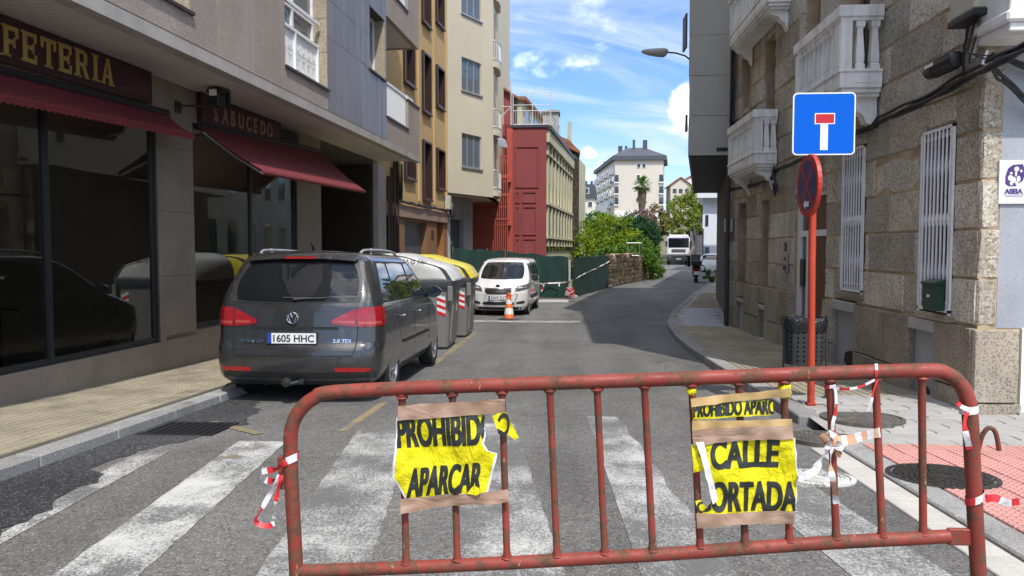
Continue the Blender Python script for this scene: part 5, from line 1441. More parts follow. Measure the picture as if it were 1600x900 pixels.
def loopring(t, x, z, r_, w, m1, m2, n=16, tilt=.15, horiz=True):
    pts = []
    for k in range(n + 1):
        a = 2*pi*k/n
        pts.append((x + r_ * math.cos(a), YB + r_ * math.sin(a), z + tilt * r_ * math.cos(a)) if horiz else (x + tilt * r_ * math.cos(a), YB + r_ * math.cos(a), z + r_ * math.sin(a)))
    mb = MB(); prev = None; L = 0
    for k, p in enumerate(pts):
        d = (0, 0, w / 2) if horiz else (w / 2, 0, 0)
        q = [mb.P((p[0] - d[0], p[1], p[2] - d[2])), mb.P((p[0] + d[0], p[1], p[2] + d[2]))]
        if prev: mb.cm = (k // 4) % 2; mb.idx((prev[0], prev[1], q[1], q[0]))
        prev = q
    return mb.build('wrap', [m1, m2], t, True)
t = thing('barrier_tape', 'red and white tape knotted round the left post of the barrier, ends hanging', 'tape', (-1.02, YB, .6))
loopring(t, -1.013, .615, .029, .03, M_tred, M_twhite, tilt=.4)
ribbon(t, [(-1.02, YB - .03, .61), (-1.06, YB - .04, .585), (-1.115, YB - .03, .57), (-1.10, YB - .03, .54), (-1.055, YB - .03, .545)], .024, M_tred, M_twhite, step=.075, tw=1.5)
ribbon(t, [(-1.045, YB - .03, .56), (-1.075, YB - .04, .50), (-1.115, YB - .045, .43), (-1.135, YB - .04, .385), (-1.09, YB - .04, .370), (-1.065, YB - .04, .385)], .020, M_twhite, M_tred, step=.13, tw=1.3)
ribbon(t, [(-1.04, YB - .03, .56), (-1.05, YB - .045, .50), (-1.06, YB - .05, .45), (-1.065, YB - .045, .40)], .018, M_tred, M_twhite, step=.09, tw=1.4)
t = thing('barrier_tape', 'bow of faded orange and white tape tied round a bar right of the CALLE notice', 'tape', (.955, YB, .68))
loopring(t, .957, .715, .022, .05, M_twhite, M_torange)
ribbon(t, [(.955, YB - .025, .72), (1.0, YB - .03, .725), (1.06, YB - .03, .742), (1.118, YB - .018, .752)], .036, M_torange, M_twhite, step=.022, tw=.9)
ribbon(t, [(.955, YB - .03, .735), (.93, YB - .05, .755), (.915, YB - .045, .72), (.945, YB - .03, .69), (.975, YB - .045, .685), (.965, YB - .03, .72)], .034, M_twhite, M_torange, step=.04, tw=1.8)
ribbon(t, [(.94, YB - .03, .70), (.905, YB - .05, .66), (.885, YB - .05, .62), (.845, YB - .045, .597), (.83, YB - .04, .600)], .028, M_twhite, M_torange, step=.3, tw=1.3)
ribbon(t, [(.95, YB - .03, .70), (.942, YB - .04, .64), (.952, YB - .045, .57), (.966, YB - .04, .50)], .024, M_twhite, M_torange, step=.04, tw=1.2)
t = thing('barrier_string', 'thin red and white twisted tape string looped from the top rail to the bow', 'tape', (1.1, YB, .97))
loopring(t, 1.105, .963, .030, .010, M_tred, M_twhite, horiz=False, tilt=.3)
ribbon(t, [(1.09, YB - .03, .94), (1.04, YB - .03, .915), (.99, YB - .025, .905), (.945, YB - .02, .912)], .009, M_twhite, M_tred, step=.03)
ribbon(t, [(1.10, YB - .03, .94), (1.085, YB - .035, .90), (1.078, YB - .035, .86), (1.07, YB - .03, .83)], .009, M_tred, M_twhite, step=.06)
ribbon(t, [(.96, YB - .02, .91), (.963, YB - .025, .84), (.952, YB - .025, .78), (.955, YB - .02, .72)], .012, M_twhite, M_tred, step=.05)
loopring(t, .948, .912, .019, .012, M_tred, M_twhite)
t = thing('barrier_tape', 'white and red tape wrapped high on the right post of the barrier', 'tape', (1.425, YB, .85))
loopring(t, 1.426, .835, .030, .028, M_twhite, M_twhite)
ribbon(t, [(1.41, YB - .03, .84), (1.385, YB - .035, .85), (1.37, YB - .03, .865)], .016, M_twhite, M_tred, step=.03)
ribbon(t, [(1.405, YB - .03, .83), (1.396, YB - .035, .79), (1.405, YB - .035, .74), (1.418, YB - .03, .70)], .020, M_tred, M_twhite, step=.06)
t = thing('barrier_tape', 'red and white tape with a fluttering end low on the right post of the barrier', 'tape', (1.455, YB, .52))
loopring(t, 1.455, .520, .030, .028, M_tred, M_twhite, tilt=.5)
ribbon(t, [(1.475, YB - .03, .525), (1.51, YB - .035, .53), (1.55, YB - .03, .512), (1.59, YB - .03, .520)], .026, M_tred, M_twhite, step=.045)

# ------------------------------------------------------------------ vehicles
def cat_rom(tab, z):
    if z <= tab[0][0]: return tab[0][1:]
    if z >= tab[-1][0]: return tab[-1][1:]
    for i in range(len(tab) - 1):
        if tab[i][0] <= z <= tab[i+1][0]:
            a, b_ = tab[i], tab[i+1]; t = (z - a[0]) / (b_[0] - a[0])
            return tuple(x + (y - x) * t for x, y in zip(a[1:], b_[1:]))
class Body:
    """a vehicle body as stacked plan outlines; tab rows: z, rear y, front y, half width, rear corner, front corner, rear bow, front bow"""
    def __init__(s, tab, nside=40): s.tab = tab; s.ns = nside
    def half(s, z):
        yr, yf, w, rr, rf, br, bf = cat_rom(s.tab, z)
        pts = []
        xe = w - rr; yc = yr + br
        for k in range(8): x = xe * k / 8; pts.append((x, yr + br * (x / xe) ** 2))
        for k in range(8): a = pi / 2 * k / 8; pts.append((xe + rr * math.sin(a), yc + rr * (1 - math.cos(a))))
        y0, y1 = yc + rr, yf - bf - rf
        if y1 < y0: y1 = y0 + .01
        for k in range(s.ns + 1): pts.append((w, y0 + (y1 - y0) * k / s.ns))
        xe = w - rf
        for k in range(1, 9): a = pi / 2 * k / 8; pts.append((xe + rf * math.cos(a), y1 + rf * math.sin(a)))
        for k in range(1, 9): x = xe * (1 - k / 8); pts.append((x, y1 + rf + bf * (1 - (x / xe) ** 2)))
        return pts
    def mesh(s, zs, crown=.02):
        b = MB(); R_ = []
        for z in zs:
            h = s.half(z); R_.append([b.P((x, y, z)) for x, y in h] + [b.P((-x, y, z)) for x, y in h[-2:0:-1]])
        n = len(R_[0])
        for A_, B_ in zip(R_, R_[1:]):
            for k in range(n): b.idx((A_[k], A_[(k+1) % n], B_[(k+1) % n], B_[k]))
        b.idx(R_[0][::-1])
        H = len(s.half(zs[-1])); top = R_[-1]; prev = None
        # crowned roof built of strips between left and right points of the last outline
        L = top[:H]; Rr = [top[0]] + top[:H-1:-1] + [top[H-1]]
        rows_ = []
        for i in range(H):
            a, c_ = b.v[L[i]], b.v[Rr[i]]
            if i in (0, H - 1): rows_.append([L[i]] * 5); continue
            row = [L[i]]
            for k in (1, 2, 3):
                f = k / 4; row.append(b.P((a[0] + (c_[0] - a[0]) * f, a[1], a[2] + crown * (1 - (2 * f - 1) ** 2) * min(1, i / 12, (H - 1 - i) / 12))))
            row.append(Rr[i]); rows_.append(row)
        for p, q in zip(rows_, rows_[1:]):
            for k in range(4):
                ids = []
                for v in (p[k], p[k+1], q[k+1], q[k]):
                    if v not in ids: ids.append(v)
                if len(ids) > 2: b.idx(ids[::-1])
        return b
    def side(s, y, z, sx=1, off=.004):
        h = s.half(z)
        for (x0, y0), (x1, y1) in zip(h[8:], h[9:]):
            if y0 <= y <= y1 and y1 > y0:
                t = (y - y0) / (y1 - y0); x = x0 + (x1 - x0) * t
                nx, ny = (y1 - y0), -(x1 - x0); l = math.hypot(nx, ny)
                return (sx * (x + off * nx / l), y + off * ny / l, z)
        return (sx * (h[8][0] + off), y, z) if y < h[8][1] else (sx * (h[-9][0] + off), y, z)
    def end(s, x, z, front=False, off=.004):
        h = s.half(z); sx = 1 if x >= 0 else -1; x = abs(x)
        seq = h[::-1] if front else h
        for (x0, y0), (x1, y1) in zip(seq[:24], seq[1:25]):
            if x0 <= x <= x1 and x1 > x0:
                t = (x - x0) / (x1 - x0); y = y0 + (y1 - y0) * t
                nx, ny = (-(y1 - y0), (x1 - x0)) if front else ((y1 - y0), -(x1 - x0)); l = math.hypot(nx, ny)
                if front and ny < 0: nx, ny = -nx, -ny
                if front: nx = abs(nx)
                return (sx * (x + off * nx / l), y + off * ny / l, z)
        p = seq[17]; return (sx * p[0], p[1] + (off if front else -off), z)
    def wrap(s, u, z, sx=1, front=False, off=.004):
        """point at arc length u along the outline, from the rear (or front) centre"""
        h = s.half(z); seq = h[::-1] if front else h; L = 0
        for (x0, y0), (x1, y1) in zip(seq, seq[1:]):
            d = math.hypot(x1 - x0, y1 - y0)
            if L + d >= u and d > 0:
                t = (u - L) / d; x, y = x0 + (x1 - x0) * t, y0 + (y1 - y0) * t
                nx, ny = (y1 - y0) / d, -(x1 - x0) / d
                if front: nx, ny = -nx, -ny
                return (sx * (x + off * nx), y + off * ny, z)
            L += d
        return (sx * seq[-1][0], seq[-1][1], z)
def quadpatch(fn, c00, c10, c11, c01, nu=10, nv=8, rnd_=0.):
    """bilinear patch over four (a, b) corners, evaluated on fn(a, b); rnd_ rounds the corners"""
    b = MB()
    def f(u, v):
        if rnd_:
            p, q = 2 * u - 1, 2 * v - 1
            k = 1 - rnd_ * (p * p) * (q * q); p *= k; q *= k; u, v = (p + 1) / 2, (q + 1) / 2
        a = [c00[i] * (1 - u) * (1 - v) + c10[i] * u * (1 - v) + c11[i] * u * v + c01[i] * (1 - u) * v for i in (0, 1)]
        return fn(*a)
    b.grid(f, nu, nv); return b
def boolean_wells(o, cuts, m_dark):
    for i, (y, z, r_) in enumerate(cuts):
        for sx in (1, -1):
            b = MB(); b.lathe([(r_, sx * .55), (r_, sx * 1.3)] if sx > 0 else [(r_, -1.3), (r_, -.55)], 36, (0, y, z), 'x')
            c_ = b.build('cutter', m_dark, recalc=True)
            md = o.modifiers.new('b', 'BOOLEAN'); md.operation = 'DIFFERENCE'; md.object = c_; md.solver = 'EXACT'; md.material_mode = 'TRANSFER'
    dg = bpy.context.evaluated_depsgraph_get(); dg.update()
    me = bpy.data.meshes.new_from_object(o.evaluated_get(dg))
    cs = [md.object for md in o.modifiers]; o.modifiers.clear(); o.data = me
    for c_ in cs: bpy.data.objects.remove(c_)
    me.polygons.foreach_set('use_smooth', [True] * len(me.polygons)); me.set_sharp_from_angle(angle=R(32))
M_tyre = mat('tyre_rubber', (.018, .018, .018), .85, var=.2, vscale=8)
M_rim = mat('alloy_wheel', (.42, .42, .43), .3, .8, var=.1, vscale=5)
M_paint = None
def carpaint(name, col, metal, rough=.28, coat=1., dirt=.0):
    t = NT(name); f = t.ramp(t.noise(2.5, 5, .6), .3, .7, .9, 1.1)
    t.set('Base Color', t.mix(1., col, f, 'MULTIPLY')); t.set('Metallic', metal); t.set('Roughness', t.ramp(t.noise(5, 5, .7), .3, .7, rough - .04, rough + .12)); t.set('Coat Weight', coat); t.set('Coat Roughness', .04); t.set('Specular IOR Level', .5)
    return t.m
M_grey_paint = carpaint('dark_grey_car_paint', (.064, .063, .063), .6, .24)
M_white_car = carpaint('white_car_paint', (.70, .70, .69), .0, .35)
M_truckw = carpaint('white_truck_paint', (.68, .68, .67), .0, .4)
M_taillight = mat('red_lamp_glass', (.30, .006, .008), .08, var=.15, vscale=14, spec=.7, coat=.6)
M_taillight2 = mat('pale_red_lamp_glass', (.42, .06, .055), .08, var=.2, vscale=20, spec=.8, coat=.6)
M_headlight = mat('headlamp_glass', (.13, .135, .15), .06, .3, var=.4, vscale=18, spec=.9)
M_chrome = mat('chrome', (.65, .65, .66), .12, 1., var=.05)
M_plate_w = mat('number_plate_white', (.72, .73, .74), .4, var=.04, vscale=20)
M_plate_b = mat('number_plate_blue', (.02, .06, .35), .4)
M_seam = mat('panel_gap_black', (.008, .008, .008), .7)
M_trimblk = mat('car_trim_black', (.022, .022, .023), .5, var=.15, vscale=8)
def wheel(t, x, y, z, r_, wd, sx, spokes=5):
    b = MB(); hw = wd / 2
    b.lathe([(r_ * .66, -hw * .9), (r_ * .80, -hw), (r_ * .93, -hw * .97), (r_ * .985, -hw * .8), (r_, -hw * .55), (r_, hw * .55), (r_ * .985, hw * .8), (r_ * .93, hw * .97), (r_ * .80, hw), (r_ * .66, hw * .9)], 36, (x, y, z), 'x', cap=False)
    w = b.build('wheel', M_tyre, t, True)
    b = MB(); f = sx * hw
    b.lathe([(r_ * .67, f * .9), (r_ * .64, f * .92), (r_ * .60, f * .72), (r_ * .58, -f * .6)], 32, (x, y, z), 'x', cap=False)
    b.lathe([(.0, f * .70), (r_ * .14, f * .70), (r_ * .17, f * .58)], 16, (x, y, z), 'x', cap=False)
    for k in range(spokes):
        a0 = 2*pi*k/spokes + .3
        for da in (-.17, .17):
            p = []
            for rr_, hw_, xx in ((r_ * .12, .016, .66), (r_ * .40, .019, .72), (r_ * .63, .024, .84)):
                a = a0 + da * (1 if rr_ > r_ * .2 else .5); ca, sa = math.cos(a), math.sin(a)
                for s_ in (-1, 1):
                    p.append((x + f * xx, y + ca * rr_ - s_ * sa * hw_, z + sa * rr_ + s_ * ca * hw_)); p.append((x + f * (xx - .22), y + ca * rr_ - s_ * sa * hw_, z + sa * rr_ + s_ * ca * hw_))
            I = [b.P(q) for q in p]
            for i in (0, 4):
                b.idx((I[i], I[i+2], I[i+6], I[i+4])); b.idx((I[i], I[i+4], I[i+5], I[i+1])); b.idx((I[i+2], I[i+3], I[i+7], I[i+6]))
    b.build('rim', M_rim, w)
    b = MB(); b.lathe([(0.001, f * .2), (r_ * .6, f * .2)], 24, (x, y, z), 'x', cap=False); b.build('brake_disc', M_trimblk, w)
    return w
def plate(t, txt, x0, x1, z0, z1, y, front=False, tiltfn=None):
    s_ = -1 if not front else 1
    b = MB(); b.box(x0 - .008, x1 + .008, min(y, y - s_ * .006), max(y, y - s_ * .006), z0 - .008, z1 + .008); p = b.build('number_plate', M_trimblk, t)
    yy = y + s_ * .0015
    X = (lambda u: u) if not front else (lambda u: x0 + x1 - u)
    b = MB(); b.face([(x0, yy, z0), (x1, yy, z0), (x1, yy, z1), (x0, yy, z1)]); b.build('plate_face', M_plate_w, p)
    b = MB(); b.face([(X(x0), yy + s_ * .001, z0), (X(x0 + .045), yy + s_ * .001, z0), (X(x0 + .045), yy + s_ * .001, z1), (X(x0), yy + s_ * .001, z1)]); b.build('country_band', M_plate_b, p)
    v, f = text_mesh(txt, 1, .022, 1., 0.); a0, a1 = min(q[0] for q in v), max(q[0] for q in v); h = max(q[1] for q in v)
    b = MB()
    for q in v: b.P((X(x0 + .065 + (x1 - x0 - .085) * (q[0] - a0) / (a1 - a0)), yy + s_ * .0018, z0 + (z1 - z0) * (.16 + .68 * q[1] / h)))
    for q in f: b.idx(q)
    b.build('characters', M_ink, p, kind='stuff')
    return p

# ---- grey people carrier parked at the left kerb
T = thing('parked_car', 'dark grey people carrier with roof rails parked half under the awnings', 'car', (-2.99, 8.30, gz(9.2) + .027), world=False); T.scale = (1.065, 1.04, 1.05)
T.rotation_euler = (slope(9.6) * .8, 0, R(-.6))
tab = [(.20, .16, 4.20, .78, .20, .42, .03, .10), (.27, .05, 4.30, .855, .22, .46, .05, .14), (.36, .010, 4.37, .885, .24, .48, .06, .16), (.50, .0, 4.40, .897, .25, .50, .06, .17),
       (.60, .012, 4.40, .899, .25, .50, .06, .17), (.66, .045, 4.385, .897, .25, .50, .06, .17), (.80, .062, 4.33, .893, .24, .50, .06, .16), (.88, .068, 4.20, .888, .23, .50, .06, .15),
       (.96, .075, 3.92, .882, .22, .46, .06, .13), (1.03, .085, 3.66, .872, .21, .42, .06, .12), (1.09, .100, 3.50, .858, .20, .38, .06, .12), (1.16, .125, 3.36, .838, .19, .34, .06, .13),
       (1.30, .195, 3.10, .796, .18, .28, .06, .14), (1.44, .285, 2.84, .748, .17, .24, .06, .15), (1.53, .350, 2.64, .712, .16, .22, .06, .16), (1.58, .395, 2.45, .675, .16, .20, .07, .16), (1.612, .46, 2.22, .60, .16, .2, .08, .16), (1.628, .60, 1.95, .50, .16, .2, .08, .14)]
B = Body(tab)
zs = [.20, .235, .27, .315, .36, .43, .50, .55, .60, .64, .66, .70, .75, .80, .84, .88, .92, .96, 1.0, 1.03, 1.06, 1.09, 1.12, 1.16, 1.2, 1.25, 1.3, 1.37, 1.44, 1.49, 1.53, 1.56, 1.58, 1.60, 1.612, 1.622, 1.628]
o = B.mesh(zs, .022).build('body', M_grey_paint, T, recalc=True)
boolean_wells(o, ((.86, .315, .345), (3.54, .315, .345)), M_trimblk)
E_ = lambda x, z: B.end(x, z, False, .006)
q = quadpatch(E_, (-.70, 1.085), (.70, 1.085), (.60, 1.535), (-.60, 1.535), 24, 12, .10); q.build('rear_window', M_carglass, T, True)
q = quadpatch(lambda x, z: B.end(x, z, False, .0045), (-.735, 1.075), (.735, 1.075), (.625, 1.56), (-.625, 1.56), 24, 12, .06); q.build('window_surround', M_trimblk, T, True)
# rear spoiler with the high brake lamp
b = MB(); b.grid(lambda u, v: ((u * 2 - 1) * (.60 - .02 * v), .385 - .085 * v + .05 * (u * 2 - 1) ** 2, 1.60 - .045 * v - .03 * (u * 2 - 1) ** 2), 16, 3); b.grid(lambda u, v: ((u * 2 - 1) * (.58 + .03 * v), .30 + .07 * v + .05 * (u * 2 - 1) ** 2, 1.555 - .004 * v - .03 * (u * 2 - 1) ** 2), 16, 2); b.build('spoiler', M_grey_paint, T, True)
b = MB(); b.grid(lambda u, v: (-.17 + .34 * u, .292 + .012 * v, 1.553 + .022 * v), 6, 1); b.box(-.17, .17, .296, .32, 1.548, 1.575); b.build('brake_lamp', M_taillight, T)
for sx in (1, -1):
    def lamp(u0, u1, za0, za1, zb0, zb1, m_, nm, off): return quadpatch(lambda u, z: B.wrap(u, z, sx, False, off), (u0, za0), (u1, zb0), (u1, zb1), (u0, za1), 14, 6, .05).build(nm, m_, T, True)
    tl = lamp(.40, .66, .86, .90, .825, 1.03, M_taillight, 'tail_lamp', .007); lamp(.665, 1.12, .823, 1.032, .84, 1.05, M_taillight, 'tail_lamp', .008)
    b = quadpatch(lambda u, z: B.wrap(u, z, sx, False, .0105), (.47, .868), (.64, .862), (.64, .895), (.47, .893), 6, 2); b.build('reversing_strip', M_taillight2, tl, True)
    b = quadpatch(lambda u, z: B.wrap(u, z, sx, False, .0105), (.68, .855), (.95, .855), (.95, .885), (.68, .885), 8, 2); b.build('reversing_strip', M_taillight2, tl, True)
    q = quadpatch(lambda u, z: B.wrap(u, z, sx, False, .004), (.44, .355), (.84, .355), (.82, .40), (.44, .405), 10, 2, .1); q.build('reflector', M_taillight, T, True)
# tailgate seams, recess, bumper split
def strip_on(fn, pts, w, nm, m_=None, par=None, vert=False):
    b = MB(); prev = None
    for (a, c_) in pts:
        p = fn(a - (w if vert else 0), c_ - (0 if vert else w)); q_ = fn(a + (w if vert else 0), c_ + (0 if vert else w))
        r_ = [b.P(p), b.P(q_)]
        if prev: b.idx((prev[0], prev[1], r_[1], r_[0]))
        prev = r_
    return b.build(nm, m_ or M_seam, par or T, True)
E4 = lambda x, z: B.end(x, z, False, .003)
strip_on(E4, [(-.62 + 1.24 * k / 20, .525) for k in range(21)], .006, 'tailgate_seam')
for s_ in (1, -1): strip_on(E4, [(s_ * .62, .525), (s_ * .655, .60), (s_ * .665, .70), (s_ * .668, .83)], .005, 'tailgate_seam', vert=True)
q = quadpatch(lambda x, z: B.end(x, z, False, .004), (-.48, .80), (.48, .80), (.46, .83), (-.46, .83), 12, 2); q.build('handle_recess', M_seam, T, True)
q = quadpatch(lambda x, z: B.end(x, z, False, .004), (-.82, .215), (.82, .215), (.84, .33), (-.84, .33), 24, 3); q.build('bumper_valance', M_trimblk, T, True)
strip_on(E4, [(-.84 + 1.68 * k / 24, .345) for k in range(25)], .004, 'bumper_seam')
plate(T, '1605 HHC', -.265, .255, .655, .765, .030)
# emblem: a ring with V over W
b = MB(); yy = .045
b.tube([(.058 * math.cos(a), yy, .925 + .058 * math.sin(a)) for a in [2*pi*k/24 for k in range(25)]], .0065, 6)
for pts_ in ([(-.024, .052), (0, .002), (.024, .052)], [(-.047, .030), (-.022, -.046), (0, .0), (.022, -.046), (.047, .030)]): b.tube([(x, yy, .925 + z) for x, z in pts_], .0055, 6)
b.build('emblem', M_chrome, T, True)
for (txt, x0, z0, sz) in (('TOURAN', -.58, .655, .052), ('2.0 TDI', .42, .665, .048)):
    b = MB(); add_text(b, txt, sz, lambda x, y, d, x0=x0, z0=z0: (x0 + x * 1.25, B.end(x0 + x * 1.25, z0 + y, False, .007)[1], z0 + y), .002, 1., 0.); b.build('badge', M_chrome, T)
# wiper
b = MB(); b.tube([(.0, .085, 1.115), (.10, .088, 1.125), (.36, .118, 1.135)], [.016, .010, .007], 6); b.tube([(-.12, .100, 1.135), (.30, .108, 1.128)], .009, 5); b.build('rear_wiper', M_trimblk, T, True)
# tow bar
b = MB(); b.lathe([(.0, -.03), (.05, -.02), (.055, .02), (.03, .05), (.0, .055)], 12, (-.06, .02, .245), 'y'); b.tube([(-.08, .10, .26), (0, .0, .235), (.07, .02, .25)], .022, 8); b.lathe([(.0, -.02), (.03, -.02), (.03, .02), (0, .02)], 10, (.10, .02, .255), 'y'); b.build('tow_bar', M_trimblk, T, True)
for x in (-.5, .5):
    b = MB(); b.lathe([(0.0, .0), (.013, .0), (.013, .01)], 10, (x, .004, .5), 'y'); b.build('parking_sensor', M_trimblk, T)
for sx in (1, -1):
    Sd = lambda y, z, off=.005: B.side(y, z, sx, off)
    # glass line: dark surround, then three panes
    quadpatch(lambda y, z: Sd(y, z, .003), (.30, 1.06), (3.22, 1.03), (2.52, 1.52), (.58, 1.53), 40, 8).build('side_window_surround', M_trimblk, T, True)
    for (a0, a1, c0_, c1, nm) in ((.42, .98, .66, 1.04, 'quarter_window'), (1.05, 1.98, 1.10, 1.94, 'rear_door_window'), (2.06, 3.02, 2.02, 2.50, 'front_door_window')):
        quadpatch(lambda y, z: Sd(y, z, .007), (a0, 1.09), (a1, 1.07), (c1, 1.50), (c0_, 1.505), 14, 8, .04).build(nm, M_carglass, T, True)
    for pts_ in ([(1.02, 1.04), (1.05, .90), (1.22, .62), (1.34, .34)], [(2.02, 1.04), (2.02, .8), (2.03, .5), (2.05, .30)], [(3.05, 1.02), (3.05, .8), (3.02, .5), (3.0, .32)]):
        strip_on(lambda y, z: Sd(y, z, .003), pts_, .006, 'door_seam', vert=True)
    strip_on(lambda y, z: Sd(y, z, .003), [(1.3 + 1.7 * k / 12, .30) for k in range(13)], .006, 'door_seam')
    strip_on(lambda y, z: Sd(y, z, .014), [(1.30 + .70 * k / 8, .565) for k in range(9)], .016, 'rubbing_strip', M_trimblk); strip_on(lambda y, z: Sd(y, z, .014), [(2.06 + .94 * k / 8, .565) for k in range(9)], .016, 'rubbing_strip', M_trimblk)
    strip_on(lambda y, z: Sd(y, z, .009), [(.42 + 2.7 * k / 20, 1.062 - .01 * k / 20) for k in range(21)], .007, 'waist_trim', M_chrome)
    for y in (1.22, 2.20):
        p = Sd(y, .88, .0); b = MB(); b.tube([(p[0] + sx * .0, y - .09, .88), (p[0] + sx * .032, y - .07, .885), (p[0] + sx * .034, y + .06, .885), (p[0], y + .09, .88)], .013, 6); b.build('door_handle', M_grey_paint, T, True)
    strip_on(lambda y, z: Sd(y, z, .006), [(1.22 + 1.96 * k / 12, .235) for k in range(13)], .035, 'sill_trim', M_trimblk)
    # mirror
    b = MB(); b.tube([(sx * .86, 2.98, 1.05), (sx * .93, 2.97, 1.07)], .02, 6); mr = b.build('mirror', M_trimblk, T, True)
    b = MB()
    rings = [[b.P((sx * (.98 + .11 * math.cos(a) * s_), y, 1.11 + .085 * math.sin(a) * s_)) for a in [2*pi*k/16 for k in range(16)]] for y, s_ in ((2.90, .95), (2.93, 1.0), (3.0, .92), (3.05, .55))]
    for A_, C_ in zip(rings, rings[1:]):
        for k in range(16): b.idx((A_[k], A_[(k+1) % 16], C_[(k+1) % 16], C_[k]))
    b.idx(rings[-1]); b.build('mirror_shell', M_grey_paint if sx < 0 else M_grey_paint, mr, True)
    b = MB(); b.idx([b.P((sx * (.98 + .10 * math.cos(a)), 2.901, 1.11 + .076 * math.sin(a))) for a in [2*pi*k/16 for k in range(16)]]); b.build('mirror_glass', M_carglass, mr)
    # roof rails
    b = MB(); b.tube(smooth([(sx * .565, .62, 1.61), (sx * .575, .72, 1.645), (sx * .59, 1.0, 1.655), (sx * .60, 1.5, 1.66), (sx * .59, 2.1, 1.645), (sx * .575, 2.4, 1.59)], 4), .016, 8); b.tube([(sx * .585, 1.0, 1.60), (sx * .59, 1.0, 1.68)], .014, 6); b.build('roof_rail', M_alu, T, True)
    for y in (.86, 3.54): wheel(T, sx * .785, y, .315, .318, .205, sx)
# nose: lamps, windscreen
quadpatch(lambda x, z: B.end(x, z, True, .005), (-.70, 1.06), (.70, 1.06), (.60, 1.54), (-.60, 1.54), 24, 12, .08).build('windscreen', M_carglass, T, True)
for sx in (1, -1): quadpatch(lambda u, z: B.wrap(u, z, sx, True, .006), (.42, .66), (.98, .72), (.98, .80), (.42, .78), 10, 4).build('headlamp', M_headlight, T, True)
quadpatch(lambda x, z: B.end(x, z, True, .005), (-.38, .68), (.38, .68), (.38, .76), (-.38, .76), 10, 3).build('grille', M_trimblk, T, True)
b = MB(); b.tube([(0, .75, 1.65), (0, .70, 1.70), (0, .62, 1.73)], [.02, .012, .006], 6); b.build('aerial', M_trimblk, T, True)

# ---- white small van facing the camera
V = thing('parked_van', 'small white passenger van facing the camera beyond the containers', 'van', (-1.66, 27.05, gz(25)), R(180 - 4.0), world=False)
tab = [(.18, .10, 4.05, .76, .15, .36, .02, .10), (.30, .02, 4.13, .84, .16, .40, .03, .14), (.45, .0, 4.16, .865, .17, .42, .03, .16), (.70, .01, 4.16, .868, .17, .42, .03, .16), (.86, .02, 4.10, .866, .17, .42, .03, .16),
       (.96, .03, 3.92, .862, .16, .40, .03, .14), (1.04, .035, 3.66, .855, .16, .36, .03, .12), (1.10, .04, 3.45, .845, .15, .32, .03, .12), (1.30, .07, 3.12, .805, .15, .26, .03, .14), (1.50, .11, 2.80, .76, .14, .22, .03, .15), (1.60, .14, 2.60, .72, .14, .2, .03, .16), (1.67, .20, 2.36, .65, .14, .2, .04, .16), (1.70, .32, 2.1, .55, .14, .2, .05, .14)]
B = Body(tab)
zs = [.18, .24, .30, .37, .45, .55, .65, .70, .78, .86, .91, .96, 1.0, 1.04, 1.07, 1.10, 1.2, 1.3, 1.4, 1.5, 1.55, 1.6, 1.64, 1.67, 1.69, 1.70]
o = B.mesh(zs, .025).build('body', M_white_car, V, recalc=True)
boolean_wells(o, ((.72, .30, .335), (3.28, .30, .335)), M_trimblk)
F_ = lambda x, z, off=.006: B.end(x, z, True, off)
quadpatch(F_, (-.70, 1.085), (.70, 1.085), (.615, 1.60), (-.615, 1.60), 24, 12, .08).build('windscreen', M_carglass, V, True)
quadpatch(F_, (-.36, .66), (.36, .66), (.43, .82), (-.43, .82), 12, 4, .12).build('grille', M_trimblk, V, True)
strip_on(lambda x, z: F_(x, z, .010), [(-.40 + .8 * k / 10, .835) for k in range(11)], .010, 'grille_trim', M_chrome, V)
quadpatch(F_, (-.50, .34), (.50, .34), (.46, .44), (-.46, .44), 12, 3, .1).build('lower_grille', M_trimblk, V, True)
quadpatch(lambda x, z: F_(x, z, .004), (-.74, .19), (.74, .19), (.78, .28), (-.78, .28), 16, 2).build('bumper_valance', M_trimblk, V, True)
b = MB(); b.lathe([(.0, 0), (.07, 0), (.07, .01)], 16, (0, F_(0, .88)[1] - .004, .885), 'y'); b.build('emblem', M_chrome, V)
plate(V, '5075 JLL', -.26, .26, .50, .605, F_(0, .55, .01)[1] + .002, True)
